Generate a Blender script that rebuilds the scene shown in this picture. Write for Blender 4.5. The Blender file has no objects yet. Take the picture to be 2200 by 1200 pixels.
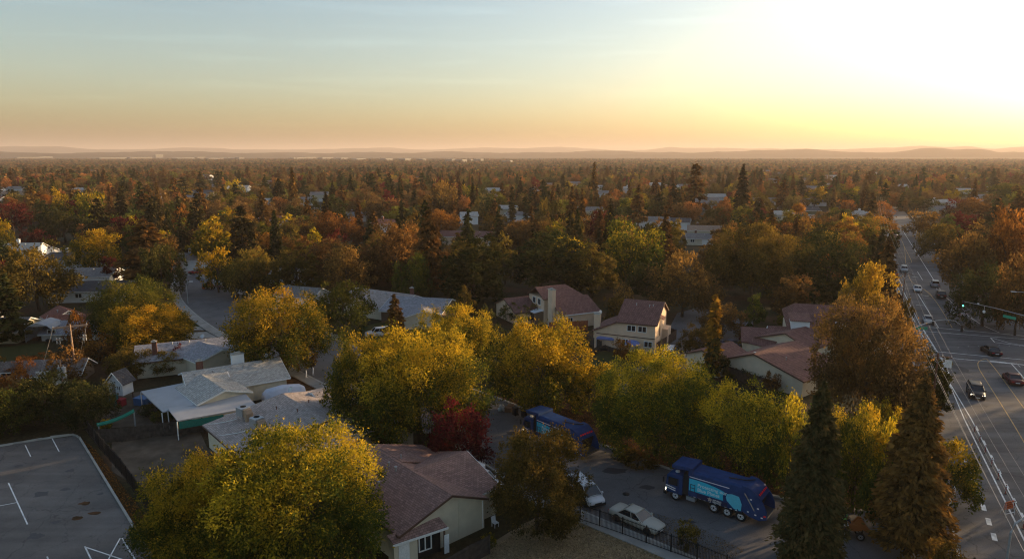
import bpy, math, random
import numpy as np
from mathutils import Vector, Matrix

S = bpy.context.scene
COL = S.collection
R = math.radians
rnd = random.Random(11)

# ------------------------------------------------------------------ camera
EYE = 34.5
FPX = 1467.0
PITCH = math.atan(270 / FPX)
cam_data = bpy.data.cameras.new("camera")
cam = bpy.data.objects.new("camera", cam_data)
COL.objects.link(cam)
cam.location = (0, 0, EYE)
cam.rotation_euler = (R(90) - PITCH, 0, 0)
cam_data.sensor_width = 36.0
cam_data.lens = 36.0 * FPX / 2200.0
cam_data.clip_start = 0.5
cam_data.clip_end = 90000
S.camera = cam

# ------------------------------------------------------------------ sky, sun, exposure
SUN_EL, SUN_AZ = 7.4, 61.0           # azimuth clockwise from the view direction
world = bpy.data.worlds.new("World")
S.world = world
world.use_nodes = True
wn, wl = world.node_tree.nodes, world.node_tree.links
wn.clear()
w_out = wn.new("ShaderNodeOutputWorld")
w_bg = wn.new("ShaderNodeBackground")
w_sky = wn.new("ShaderNodeTexSky")
w_sky.sky_type = 'NISHITA'
w_sky.sun_disc = False
w_sky.sun_elevation = R(SUN_EL)
w_sky.sun_rotation = R(SUN_AZ)
w_sky.altitude = 50
w_sky.air_density = 1.0
w_sky.dust_density = 2.4
w_sky.ozone_density = 1.45
w_bg.inputs['Strength'].default_value = 0.142
# thin streaks of high cirrus
w_tc = wn.new("ShaderNodeTexCoord")
w_map = wn.new("ShaderNodeMapping")
w_map.inputs['Scale'].default_value = (2.2, 2.2, 34)
w_map.inputs['Rotation'].default_value = (0, R(3), 0)
w_noise = wn.new("ShaderNodeTexNoise")
w_noise.inputs['Scale'].default_value = 1.7
w_noise.inputs['Detail'].default_value = 6
w_noise.inputs['Distortion'].default_value = 0.4
w_ramp = wn.new("ShaderNodeMapRange")
w_ramp.inputs["From Min"].default_value = 0.54
w_ramp.inputs['From Max'].default_value = 0.85
w_ramp.inputs['To Min'].default_value = 1.0
w_ramp.inputs["To Max"].default_value = 1.13
w_mul = wn.new("ShaderNodeVectorMath"); w_mul.operation = 'SCALE'
wl.new(w_tc.outputs['Generated'], w_map.inputs['Vector'])
wl.new(w_map.outputs[0], w_noise.inputs['Vector'])
wl.new(w_noise.outputs['Fac'], w_ramp.inputs['Value'])
wl.new(w_sky.outputs[0], w_mul.inputs[0])
wl.new(w_ramp.outputs[0], w_mul.inputs['Scale'])
wl.new(w_mul.outputs[0], w_bg.inputs['Color'])
wl.new(w_bg.outputs[0], w_out.inputs['Surface'])

sun_data = bpy.data.lights.new("sun", 'SUN')
sun_data.energy = 5.0
sun_data.angle = R(0.7)
sun_data.color = (1.0, 0.68, 0.36)
sun = bpy.data.objects.new("sun", sun_data)
COL.objects.link(sun)
_sd = Vector((math.sin(R(SUN_AZ)) * math.cos(R(SUN_EL)), math.cos(R(SUN_AZ)) * math.cos(R(SUN_EL)), math.sin(R(SUN_EL))))
sun.rotation_euler = (-_sd).to_track_quat('-Z', 'Y').to_euler()

S.view_settings.view_transform = 'Standard'
S.view_settings.look = 'None'
S.view_settings.gamma = 1.0
S.view_settings.use_curve_mapping = False
S.view_settings.exposure = 1.02
S.cycles.max_bounces = 5
S.cycles.diffuse_bounces = 2
S.cycles.glossy_bounces = 2
S.cycles.transmission_bounces = 3
S.cycles.volume_bounces = 1
S.cycles.transparent_max_bounces = 6
S.cycles.caustics_reflective = False
S.cycles.caustics_refractive = False
S.cycles.use_denoising = True
S.cycles.filter_width = 1.15
S.cycles.pixel_filter_type = 'BLACKMAN_HARRIS'
S.cycles.sample_clamp_indirect = 4.0

# ------------------------------------------------------------------ helpers
_c, _s = math.cos(PITCH), math.sin(PITCH)
def G(px, py, z=0.0):
    """where the line of sight through a point of the photograph meets height z"""
    dx, dy = (px - 1100) / FPX, (600 - py) / FPX
    d = (dx, _c + dy * _s, -_s + dy * _c)
    t = (z - EYE) / d[2]
    return Vector((d[0] * t, d[1] * t, z))
def PX(x, y, z=0.0):
    v = (x, y, z - EYE)
    f = v[1] * _c - v[2] * _s
    u = v[1] * _s + v[2] * _c
    if f < 0.1: return (-9999, -9999)
    return (1100 + FPX * v[0] / f, 600 - FPX * u / f)
def height_at(px, base_y, top_y):
    g = G(px, base_y)
    dy = (600 - top_y) / FPX
    # horizontal distance y known -> height on that vertical
    a = _c + dy * _s
    return EYE + (-_s + dy * _c) / a * g.y
def slant(p):
    return p[1] * _c + (EYE - p[2]) * _s

def lin(c):
    if isinstance(c, str):
        c = [int(c[i:i + 2], 16) / 255 for i in (0, 2, 4)]
        c = [x / 12.92 if x < 0.04045 else ((x + 0.055) / 1.055) ** 2.4 for x in c]
    return (c[0], c[1], c[2], 1.0)

MATS = {}
def mat(name, col, rough=0.8, metal=0.0, spec=0.3, vary=0.12, scale=6.0, bump=0.0, bscale=40.0, emit=None, estr=0.0, col2=None, objvary=0.0, coord='Object', coat=0.0):
    if name in MATS: return MATS[name]
    m = bpy.data.materials.new(name); m.use_nodes = True
    n, l = m.node_tree.nodes, m.node_tree.links
    b = n['Principled BSDF']
    b.inputs['Roughness'].default_value = rough
    b.inputs['Metallic'].default_value = metal
    b.inputs['Specular IOR Level'].default_value = spec
    b.inputs['Coat Weight'].default_value = coat
    tc = n.new('ShaderNodeTexCoord')
    nz = n.new('ShaderNodeTexNoise'); nz.inputs['Scale'].default_value = scale; nz.inputs['Detail'].default_value = 5
    l.new(tc.outputs[coord], nz.inputs['Vector'])
    mx = n.new('ShaderNodeMix'); mx.data_type = 'RGBA'
    c = lin(col)
    if col2 is None:
        a = tuple(x * (1 - vary) for x in c[:3]) + (1,)
        d = tuple(min(1, x * (1 + vary)) for x in c[:3]) + (1,)
    else:
        a, d = c, lin(col2)
    mx.inputs['A'].default_value = a; mx.inputs['B'].default_value = d
    mr = n.new('ShaderNodeMapRange'); mr.inputs['From Min'].default_value = 0.3; mr.inputs['From Max'].default_value = 0.7
    l.new(nz.outputs['Fac'], mr.inputs['Value']); l.new(mr.outputs[0], mx.inputs['Factor'])
    out = mx.outputs['Result']
    if objvary:
        oi = n.new('ShaderNodeObjectInfo'); hs = n.new('ShaderNodeHueSaturation')
        m2 = n.new('ShaderNodeMapRange'); m2.inputs['To Min'].default_value = 1 - objvary; m2.inputs['To Max'].default_value = 1 + objvary
        l.new(oi.outputs['Random'], m2.inputs['Value']); l.new(m2.outputs[0], hs.inputs['Value']); l.new(out, hs.inputs['Color'])
        out = hs.outputs['Color']
    l.new(out, b.inputs['Base Color'])
    if bump:
        bn = n.new('ShaderNodeTexNoise'); bn.inputs['Scale'].default_value = bscale; bn.inputs['Detail'].default_value = 3
        l.new(tc.outputs[coord], bn.inputs['Vector'])
        bp = n.new('ShaderNodeBump'); bp.inputs['Strength'].default_value = bump; bp.inputs['Distance'].default_value = 0.02
        l.new(bn.outputs['Fac'], bp.inputs['Height']); l.new(bp.outputs[0], b.inputs['Normal'])
    if emit:
        b.inputs['Emission Color'].default_value = lin(emit); b.inputs['Emission Strength'].default_value = estr
    MATS[name] = m
    return m

def add(name, data, parent=None, label=None, cat=None, group=None, kind=None, loc=None, rot=None):
    o = bpy.data.objects.new(name, data)
    COL.objects.link(o)
    if parent is not None: o.parent = parent
    if label: o['label'] = label
    if cat: o['category'] = cat
    if group: o['group'] = group
    if kind: o['kind'] = kind
    if loc is not None: o.location = loc
    if rot is not None: o.rotation_euler = (0, 0, rot)
    return o
def empty(name, label, cat, loc=(0, 0, 0), rot=0.0, group=None):
    return add(name, None, None, label, cat, group, None, loc, rot)

class MB:
    """collects simple shapes into one mesh"""
    def __init__(s): s.v = []; s.f = []
    def poly(s, pts):
        b = len(s.v); s.v += [tuple(p) for p in pts]; s.f.append(tuple(range(b, b + len(pts)))); return s
    def prism(s, pts, h):
        """pts: polygon (3D list), extruded by vector h"""
        h = Vector(h); n = len(pts); b = len(s.v)
        p = [Vector(q) for q in pts]
        s.v += [tuple(q) for q in p] + [tuple(q + h) for q in p]
        s.f.append(tuple(range(b + n - 1, b - 1, -1))); s.f.append(tuple(range(b + n, b + 2 * n)))
        for i in range(n):
            j = (i + 1) % n
            s.f.append((b + i, b + j, b + n + j, b + n + i))
        return s
    def box(s, x0, x1, y0, y1, z0, z1):
        return s.prism([(x0, y0, z0), (x1, y0, z0), (x1, y1, z0), (x0, y1, z0)], (0, 0, z1 - z0))
    def slab(s, pts, th):
        """top face pts with vertical thickness downward"""
        return s.prism([(p[0], p[1], p[2] - th) for p in pts], (0, 0, th))
    def tube(s, path, r, n=6, r2=None):
        path = [Vector(p) for p in path]; b = len(s.v); m = len(path)
        for i, p in enumerate(path):
            d = (path[min(i + 1, m - 1)] - path[max(i - 1, 0)])
            d = d.normalized() if d.length > 1e-9 else Vector((0, 0, 1))
            a = d.cross(Vector((0, 0, 1)) if abs(d.z) < 0.9 else Vector((1, 0, 0))).normalized(); c = d.cross(a)
            rr = r if r2 is None else r + (r2 - r) * i / (m - 1)
            for k in range(n):
                t = 2 * math.pi * k / n
                s.v.append(tuple(p + a * rr * math.cos(t) + c * rr * math.sin(t)))
        for i in range(m - 1):
            for k in range(n):
                k2 = (k + 1) % n
                s.f.append((b + i * n + k, b + i * n + k2, b + (i + 1) * n + k2, b + (i + 1) * n + k))
        s.f.append(tuple(b + k for k in range(n - 1, -1, -1))); s.f.append(tuple(b + (m - 1) * n + k for k in range(n)))
        return s
    def cyl(s, c, axis, r, h, n=16):
        a = Vector(axis).normalized() * h / 2; c = Vector(c)
        return s.tube([c - a, c + a], r, n)
    def mesh(s, name, m, smooth=False):
        me = bpy.data.meshes.new(name)
        me.from_pydata(s.v, [], s.f); me.materials.append(m)
        if smooth:
            me.shade_smooth() if hasattr(me, 'shade_smooth') else None
        return me
    def build(s, name, m, parent=None, smooth=False, **k):
        return add(name, s.mesh(name, m, smooth), parent, **k)
def bevel(o, w=0.02, seg=2):
    b = o.modifiers.new("bevel", 'BEVEL'); b.width = w; b.segments = seg; b.limit_method = 'ANGLE'; b.angle_limit = R(35)
    return o

# ------------------------------------------------------------------ ground, hills, air
def ground_material():
    m = bpy.data.materials.new("yard_and_field_ground"); m.use_nodes = True
    n, l = m.node_tree.nodes, m.node_tree.links
    b = n['Principled BSDF']; b.inputs['Roughness'].default_value = 0.95; b.inputs['Specular IOR Level'].default_value = 0.1
    g = n.new('ShaderNodeNewGeometry')
    n1 = n.new('ShaderNodeTexNoise'); n1.inputs['Scale'].default_value = 0.09; n1.inputs['Detail'].default_value = 6
    n2 = n.new('ShaderNodeTexNoise'); n2.inputs['Scale'].default_value = 2.2; n2.inputs['Detail'].default_value = 8; n2.inputs['Roughness'].default_value = 0.75
    n3 = n.new('ShaderNodeTexNoise'); n3.inputs['Scale'].default_value = 0.004; n3.inputs['Detail'].default_value = 8; n3.inputs['Roughness'].default_value = 0.7
    for q in (n1, n2, n3): l.new(g.outputs['Position'], q.inputs['Vector'])
    r1 = n.new('ShaderNodeValToRGB'); e = r1.color_ramp.elements
    e[0].position = 0.35; e[0].color = (0.022, 0.024, 0.010, 1); e[1].position = 0.62; e[1].color = (0.075, 0.042, 0.022, 1)
    r1.color_ramp.elements.new(0.5).color = (0.045, 0.034, 0.016, 1)
    r2 = n.new('ShaderNodeMapRange'); r2.inputs['From Min'].default_value = 0.3; r2.inputs['From Max'].default_value = 0.7; r2.inputs['To Min'].default_value = 0.45; r2.inputs['To Max'].default_value = 1.7
    l.new(n1.outputs['Fac'], r1.inputs[0]); l.new(n2.outputs['Fac'], r2.inputs['Value'])
    mu = n.new('ShaderNodeVectorMath'); mu.operation = 'SCALE'
    l.new(r1.outputs[0], mu.inputs[0]); l.new(r2.outputs[0], mu.inputs['Scale'])
    r3 = n.new('ShaderNodeMapRange'); r3.inputs['From Min'].default_value = 0.3; r3.inputs['From Max'].default_value = 0.7; r3.inputs['To Min'].default_value = 0.6; r3.inputs['To Max'].default_value = 1.6
    l.new(n3.outputs['Fac'], r3.inputs['Value'])
    m2 = n.new('ShaderNodeVectorMath'); m2.operation = 'SCALE'
    l.new(mu.outputs[0], m2.inputs[0]); l.new(r3.outputs[0], m2.inputs['Scale'])
    l.new(m2.outputs[0], b.inputs['Base Color'])
    return m

def build_ground():
    xs = [0]; 
    d = 20.0
    while xs[-1] < 24000: xs.append(xs[-1] + d); d *= 1.22
    xs[-1] = 24000
    X = np.array([-x for x in xs[:0:-1]] + xs, float)
    ys = [0]; d = 20.0
    while ys[-1] < 29000: ys.append(ys[-1] + d); d *= 1.22
    ys[-1] = 29000
    Y = np.array([-900, -300, -80] + ys, float)
    v = [(x, y, -0.08) for y in Y for x in X]; nx = len(X)
    f = [(j * nx + i, j * nx + i + 1, (j + 1) * nx + i + 1, (j + 1) * nx + i) for j in range(len(Y) - 1) for i in range(nx - 1)]
    me = bpy.data.meshes.new("ground"); me.from_pydata(v, [], f); me.materials.append(ground_material())
    add("ground", me, kind='structure')
build_ground()

def noise1(x, seed):
    r = np.random.RandomState(seed); y = np.zeros_like(x)
    a = 1.0
    for o in range(6):
        k = 2.0 ** o
        for q in range(2):
            y += a * np.sin(x * k * (0.8 + 0.4 * r.rand()) + r.rand() * 6.28)
        a *= 0.55
    return y
def hills(name, dist, depth, prof, seed, amp, col, a0=-44, a1=44, n=260):
    az = np.radians(np.linspace(a0, a1, n))
    pxs = 1100 + FPX * np.tan(az)
    crest_px = np.interp(pxs, [p[0] for p in prof], [p[1] for p in prof])
    rows = []
    rr = np.random.RandomState(seed)
    for k, t in enumerate(np.linspace(-1, 1, 9)):
        d = (dist + t * depth)
        h = EYE + (330 - crest_px) / FPX * dist * np.cos(az) ** 0
        shape = max(0.0, 1 - abs(t)) ** 0.8
        h = h * shape + noise1(az * 30 + k * 0.7, seed + k) * amp * (0.35 + 0.65 * shape) * (1 if abs(t) < 1 else 0)
        h = np.maximum(h, -0.5) if abs(t) < 1 else np.full_like(h, -3)
        rows.append(np.stack([np.sin(az) * d, np.cos(az) * d, h], 1))
    v = np.concatenate(rows); m = len(rows)
    f = [(j * n + i, j * n + i + 1, (j + 1) * n + i + 1, (j + 1) * n + i) for j in range(m - 1) for i in range(n - 1)]
    me = bpy.data.meshes.new(name); me.from_pydata([tuple(q) for q in v], [], f)
    me.materials.append(mat(name + "_scrub", col, rough=1, spec=0.0, vary=0.4, scale=0.004)); me.shade_smooth()
    add(name, me, kind='structure')
hills("hills", 8600, 1500, [(-300, 328), (300, 327), (700, 328), (1100, 327), (1500, 326), (1640, 326), (1720, 322), (1800, 325), (1900, 326), (1990, 321), (2040, 324), (2085, 323), (2130, 328), (2160, 327), (2250, 333), (2500, 330)], 5, 7, (0.035, 0.03, 0.022))
hills("mountains", 16500, 2600, [(-300, 320), (0, 319), (140, 317), (230, 322), (460, 320), (560, 322), (815, 319), (900, 322), (1060, 316), (1110, 320), (1200, 317), (1250, 320), (1380, 322), (1430, 317), (1520, 320), (1600, 321), (1720, 319), (1800, 322), (1900, 320), (1960, 317), (2020, 320), (2060, 318), (2120, 321), (2180, 317), (2240, 315), (2500, 320)], 8, 9, (0.05, 0.045, 0.035))
HAZE_DENSITY = 0.92e-4
hz = MB().box(-24600, 24600, -1100, 29600, -1.6, 285).mesh("haze", bpy.data.materials.new("pale_haze"))
hm = hz.materials[0]; hm.use_nodes = True; hm.node_tree.nodes.clear()
ho = hm.node_tree.nodes.new('ShaderNodeOutputMaterial'); hv = hm.node_tree.nodes.new('ShaderNodeVolumePrincipled')
hv.inputs['Color'].default_value = (0.76, 0.66, 0.61, 1); hv.inputs['Density'].default_value = HAZE_DENSITY; hv.inputs['Anisotropy'].default_value = 0.2
hm.node_tree.links.new(hv.outputs[0], ho.inputs['Volume'])
add("haze", hz, kind='stuff')
# ------------------------------------------------------------------ foliage
def leaf_material(name, colors, trans=0.38, objvary=0.16):
    m = bpy.data.materials.new(name); m.use_nodes = True
    n, l = m.node_tree.nodes, m.node_tree.links
    n.clear()
    out = n.new('ShaderNodeOutputMaterial')
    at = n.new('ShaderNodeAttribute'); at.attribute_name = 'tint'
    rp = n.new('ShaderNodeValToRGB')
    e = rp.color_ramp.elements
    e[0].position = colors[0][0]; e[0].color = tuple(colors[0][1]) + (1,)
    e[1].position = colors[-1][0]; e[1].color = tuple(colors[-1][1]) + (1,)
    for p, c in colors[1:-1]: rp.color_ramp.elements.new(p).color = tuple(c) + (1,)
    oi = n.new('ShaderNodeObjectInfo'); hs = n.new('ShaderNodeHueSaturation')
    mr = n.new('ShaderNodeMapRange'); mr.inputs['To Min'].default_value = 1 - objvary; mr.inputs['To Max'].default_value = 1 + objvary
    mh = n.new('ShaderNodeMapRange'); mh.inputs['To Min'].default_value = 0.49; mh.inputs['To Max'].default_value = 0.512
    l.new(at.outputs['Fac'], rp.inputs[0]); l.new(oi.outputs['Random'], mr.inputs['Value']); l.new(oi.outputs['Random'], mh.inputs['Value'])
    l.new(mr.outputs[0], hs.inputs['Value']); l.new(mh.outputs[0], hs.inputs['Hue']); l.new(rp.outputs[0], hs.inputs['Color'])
    d = n.new('ShaderNodeBsdfDiffuse'); t = n.new('ShaderNodeBsdfTranslucent'); mx = n.new('ShaderNodeMixShader')
    mx.inputs[0].default_value = trans
    l.new(hs.outputs[0], d.inputs['Color']); l.new(hs.outputs[0], t.inputs['Color'])
    l.new(d.outputs[0], mx.inputs[1]); l.new(t.outputs[0], mx.inputs[2]); l.new(mx.outputs[0], out.inputs['Surface'])
    return m
LEAF = {  # brighter ramp ends also paint sunlit crown tips
    'goldtop': leaf_material("green_gold_leaves_painted_sun", [(0.0, (0.030, 0.048, 0.012)), (0.42, (0.078, 0.094, 0.016)), (0.72, (0.48, 0.32, 0.024)), (1.0, (0.74, 0.45, 0.03))], 0.38),  # green low, gold high: yellow leaves with sun and shade painted in
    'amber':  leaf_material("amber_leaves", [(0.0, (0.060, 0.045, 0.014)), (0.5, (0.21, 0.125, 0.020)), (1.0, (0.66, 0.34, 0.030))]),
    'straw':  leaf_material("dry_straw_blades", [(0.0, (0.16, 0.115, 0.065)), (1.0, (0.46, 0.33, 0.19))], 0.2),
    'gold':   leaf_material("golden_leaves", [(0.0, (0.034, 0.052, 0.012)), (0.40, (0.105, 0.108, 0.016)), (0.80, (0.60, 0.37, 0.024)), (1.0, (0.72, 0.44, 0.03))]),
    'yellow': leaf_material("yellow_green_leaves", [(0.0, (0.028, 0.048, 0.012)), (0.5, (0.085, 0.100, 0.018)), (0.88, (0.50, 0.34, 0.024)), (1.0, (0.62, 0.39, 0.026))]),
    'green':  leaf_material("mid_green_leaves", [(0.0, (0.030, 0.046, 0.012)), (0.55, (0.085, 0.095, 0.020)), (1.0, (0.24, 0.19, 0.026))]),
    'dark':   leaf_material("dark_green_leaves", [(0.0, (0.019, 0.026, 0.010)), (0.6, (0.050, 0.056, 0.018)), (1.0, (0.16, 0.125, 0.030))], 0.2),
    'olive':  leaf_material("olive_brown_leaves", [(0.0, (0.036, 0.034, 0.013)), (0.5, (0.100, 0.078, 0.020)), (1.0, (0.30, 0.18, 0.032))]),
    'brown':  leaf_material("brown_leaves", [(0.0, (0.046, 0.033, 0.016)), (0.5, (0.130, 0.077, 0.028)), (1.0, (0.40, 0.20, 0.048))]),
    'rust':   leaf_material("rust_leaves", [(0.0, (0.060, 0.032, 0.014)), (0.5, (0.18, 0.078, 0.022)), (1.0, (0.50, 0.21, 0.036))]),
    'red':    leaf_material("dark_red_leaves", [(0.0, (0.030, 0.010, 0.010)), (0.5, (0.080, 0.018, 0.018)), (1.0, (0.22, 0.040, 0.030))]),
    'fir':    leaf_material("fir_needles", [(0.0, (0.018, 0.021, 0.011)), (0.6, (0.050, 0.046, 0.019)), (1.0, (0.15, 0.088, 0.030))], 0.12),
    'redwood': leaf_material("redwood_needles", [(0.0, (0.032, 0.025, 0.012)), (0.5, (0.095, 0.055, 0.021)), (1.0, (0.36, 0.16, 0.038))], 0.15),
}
BARK = mat("bark", (0.060, 0.045, 0.034), rough=0.95, vary=0.35, scale=3, bump=0.6, bscale=9)

def quads_mesh(name, P, A, B, tint, material):
    """rhombic leaves: centre P, half axes A (long) and B (across)"""
    n = len(P)
    V = np.empty((n, 4, 3)); V[:, 0] = P + A; V[:, 1] = P + B; V[:, 2] = P - A * 0.8; V[:, 3] = P - B
    me = bpy.data.meshes.new(name)
    me.vertices.add(n * 4); me.vertices.foreach_set('co', V.astype(np.float32).ravel())
    me.loops.add(n * 4); me.loops.foreach_set('vertex_index', np.arange(n * 4, dtype=np.int32))
    me.polygons.add(n); me.polygons.foreach_set('loop_start', np.arange(0, n * 4, 4, dtype=np.int32))
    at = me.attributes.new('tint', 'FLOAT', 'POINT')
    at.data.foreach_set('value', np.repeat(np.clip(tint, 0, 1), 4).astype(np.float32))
    me.materials.append(material)
    me.update(calc_edges=True)
    return me
def unit(v): return v / np.maximum(np.linalg.norm(v, axis=1, keepdims=True), 1e-9)

def broad_crown(name, seed, W, H, n_clump, n_leaf, leaf, base=0.16, shape='dome', ragged=0.0, tips=True):
    """crown W wide, top at H; leaves sit on many overlapping clumps so gaps and hollows stay open"""
    r = np.random.RandomState(seed)
    u = r.rand(n_clump); az = r.rand(n_clump) * 2 * np.pi
    zt_ = np.clip(1 - 1.75 * u ** 0.95, -0.75, 1)  # direction height, mostly upper half
    rad = r.uniform(0.55, 1.0, n_clump); rad[: n_clump // 5] *= 0.6
    cz0 = H * (base + (1 - base) * 0.40)
    rz_up, rz_dn, rx = H - cz0, cz0 - H * base, W / 2
    ph = r.rand(6) * 6.28
    lobes = 1 + 0.13 * np.sin(az * 3 + ph[0]) + 0.09 * np.sin(az * 5 + ph[1] + zt_ * 3)
    rh = np.sqrt(np.maximum(0, 1 - zt_ ** 2)) * lobes
    rh = np.where(zt_ < 0, np.maximum(rh, 0.80 * lobes), rh)
    topv = 1 + 0.10 * np.sin(az * 2 + ph[2]) + 0.07 * np.sin(az * 4 + ph[3])
    C = np.stack([np.cos(az) * rh * rx * rad, np.sin(az) * rh * rx * rad, cz0 + np.where(zt_ > 0, zt_ * rz_up * topv, zt_ * rz_dn) * rad], 1)
    if shape == 'cone':
        k = np.clip(1.15 - (C[:, 2] - H * base) / (H * (1 - base)), 0.12, 1); C[:, 0] *= k * 1.15; C[:, 1] *= k * 1.15
    cr = r.uniform(0.075, 0.150, n_clump) * W * (60.0 / n_clump) ** 0.18
    if shape == 'cone': cr *= 0.8
    over = C[:, 2] + cr * 0.9 - H
    C[:, 2] -= np.maximum(0, over)
    wgt = cr ** 2; k = r.choice(n_clump, n_leaf, p=wgt / wgt.sum())
    d = unit(r.normal(size=(n_leaf, 3)))
    outw = unit(C[k] - np.array([0, 0, cz0 * 0.8]))
    flip = ((d * outw).sum(1) < -0.25); d[flip] *= -1
    t = r.rand(n_leaf)
    rr = 0.35 + 0.75 * t ** 0.6
    if tips:                                        # single shoots that stick out
        s = r.rand(n_leaf) < 0.07; rr[s] += r.rand(s.sum()) * (0.45 + ragged)
    sq = np.array([1, 1, 0.85])
    lump = 1 + 0.18 * np.sin(d[:, 0] * 7 + k) * np.sin(d[:, 1] * 6 + k * 2.3) + 0.12 * np.sin(d[:, 2] * 11 + k)
    P = C[k] + d * (cr[k] * rr * lump)[:, None] * sq
    # a thin fill of inner leaves keeps the crown from being hollow
    q = r.rand(n_leaf) < 0.10
    P[q] = np.array([0, 0, cz0]) + (P[q] - np.array([0, 0, cz0])) * r.uniform(0.45, 0.9, (q.sum(), 1))
    # thin leafy shoots break the outline
    q = r.rand(n_leaf) < (0.16 + 0.12 * ragged)
    ns = n_clump * 5; sc = r.randint(0, n_clump, ns); sd = unit(unit(C[sc] - np.array([0, 0, cz0 * 0.6])) + r.normal(size=(ns, 3)) * 0.45 + np.array([0, 0, 0.35])); sl = r.uniform(0.9, 1.75, ns) * cr[sc]
    w = r.randint(0, ns, n_leaf)[q]; tt = r.rand(q.sum()) ** 0.8
    P[q] = C[sc[w]] + sd[w] * (sl[w] * (0.3 + 0.7 * tt))[:, None] + r.normal(size=(q.sum(), 3)) * (cr[sc[w]] * 0.10)[:, None]
    # sprays hang and point outwards
    axis = unit(outw * 0.7 + d * 0.5 + r.normal(size=(n_leaf, 3)) * 0.6 + np.array([0, 0, -0.25]))
    b = unit(np.cross(axis, unit(d * 0.7 + r.normal(size=(n_leaf, 3)) * 0.8 + np.array([0, 0, 0.5]))))
    sz = leaf * r.uniform(0.6, 1.4, n_leaf)
    ct = r.uniform(0.0, 0.46, n_clump) + 0.42 * np.clip((C[:, 2] - cz0) / max(rz_up, 0.1), -1, 1)  # higher clumps go golder: autumn colour plus sunlight painted into the tops
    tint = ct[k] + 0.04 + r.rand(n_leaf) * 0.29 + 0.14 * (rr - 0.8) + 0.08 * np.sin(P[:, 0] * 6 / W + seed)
    P[:, 2] = np.maximum(P[:, 2], H * 0.02)
    return P, axis * (sz * 0.70)[:, None], b * (sz * 0.30)[:, None], tint

def conifer_crown(seed, W, H, n_branch, n_leaf, leaf, base=0.06, power=0.85, droop=0.25, flat=True, rough=0.25):
    r = np.random.RandomState(seed)
    t = np.sort(r.rand(n_branch) ** 0.85)            # height 0..1
    az = np.arange(n_branch) * 2.39996 + r.rand(n_branch) * 0.7
    L = (W / 2) * np.maximum(0.05, (1 - t) ** power) * r.uniform(1 - rough, 1 + rough * 0.5, n_branch)
    L *= np.minimum(1, 0.65 + t * 3)
    k = r.choice(n_branch, n_leaf, p=(L ** 1.35) / (L ** 1.35).sum())
    s = r.rand(n_leaf) ** 0.62
    dirx, diry = np.cos(az), np.sin(az)
    z0 = H * (base + (1 - base) * t * 0.985)
    w = r.normal(size=n_leaf) * 0.15 * L[k] * (0.35 + s * 0.8)
    P = np.stack([dirx[k] * s * L[k] - diry[k] * w, diry[k] * s * L[k] + dirx[k] * w, z0[k] - droop * L[k] * s ** 1.5 + 0.05 * L[k] + r.normal(size=n_leaf) * 0.05 * L[k] - np.abs(w) * 0.35], 1)
    out = np.stack([dirx[k], diry[k], -0.30 + 0 * s], 1)
    a = unit(out + r.normal(size=(n_leaf, 3)) * 0.45)
    nrm = unit(np.array([0, 0, 1.0]) + r.normal(size=(n_leaf, 3)) * 0.55 + out * 0.3)
    b = unit(np.cross(nrm, a))
    sz = leaf * r.uniform(0.6, 1.4, n_leaf)
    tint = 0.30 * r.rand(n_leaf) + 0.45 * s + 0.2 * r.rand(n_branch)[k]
    return P, a * (sz * 0.75)[:, None], b * (sz * 0.30)[:, None], tint

def trunk_mesh(name, W, H, seed, r0, limbs=6, straight=False):
    r = random.Random(seed); m = MB()
    top = H * (0.96 if straight else 0.55)
    pts = [Vector((0, 0, -0.1))]
    for i in range(1, 6):
        pts.append(Vector((r.uniform(-1, 1) * 0.02 * H * (0 if straight else 1), r.uniform(-1, 1) * 0.02 * H * (0 if straight else 1), top * i / 5)))
    m.tube(pts, r0, 8, r0 * (0.12 if straight else 0.35))
    for i in range(limbs):
        a = i * 2.4 + r.random(); z = top * r.uniform(0.35, 0.95); q = W * r.uniform(0.22, 0.40)
        e = Vector((math.cos(a) * q, math.sin(a) * q, z + H * r.uniform(0.12, 0.32)))
        if straight: e = Vector((math.cos(a) * q * 0.6 * (1 - z / H), math.sin(a) * q * 0.6 * (1 - z / H), z - 0.02 * H))
        s0 = Vector((0, 0, z)); mid = s0.lerp(e, 0.5) + Vector((0, 0, 0.03 * H))
        m.tube([s0, mid, e], r0 * 0.38, 6, r0 * 0.08)
    return m.mesh(name, BARK, True)

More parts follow.
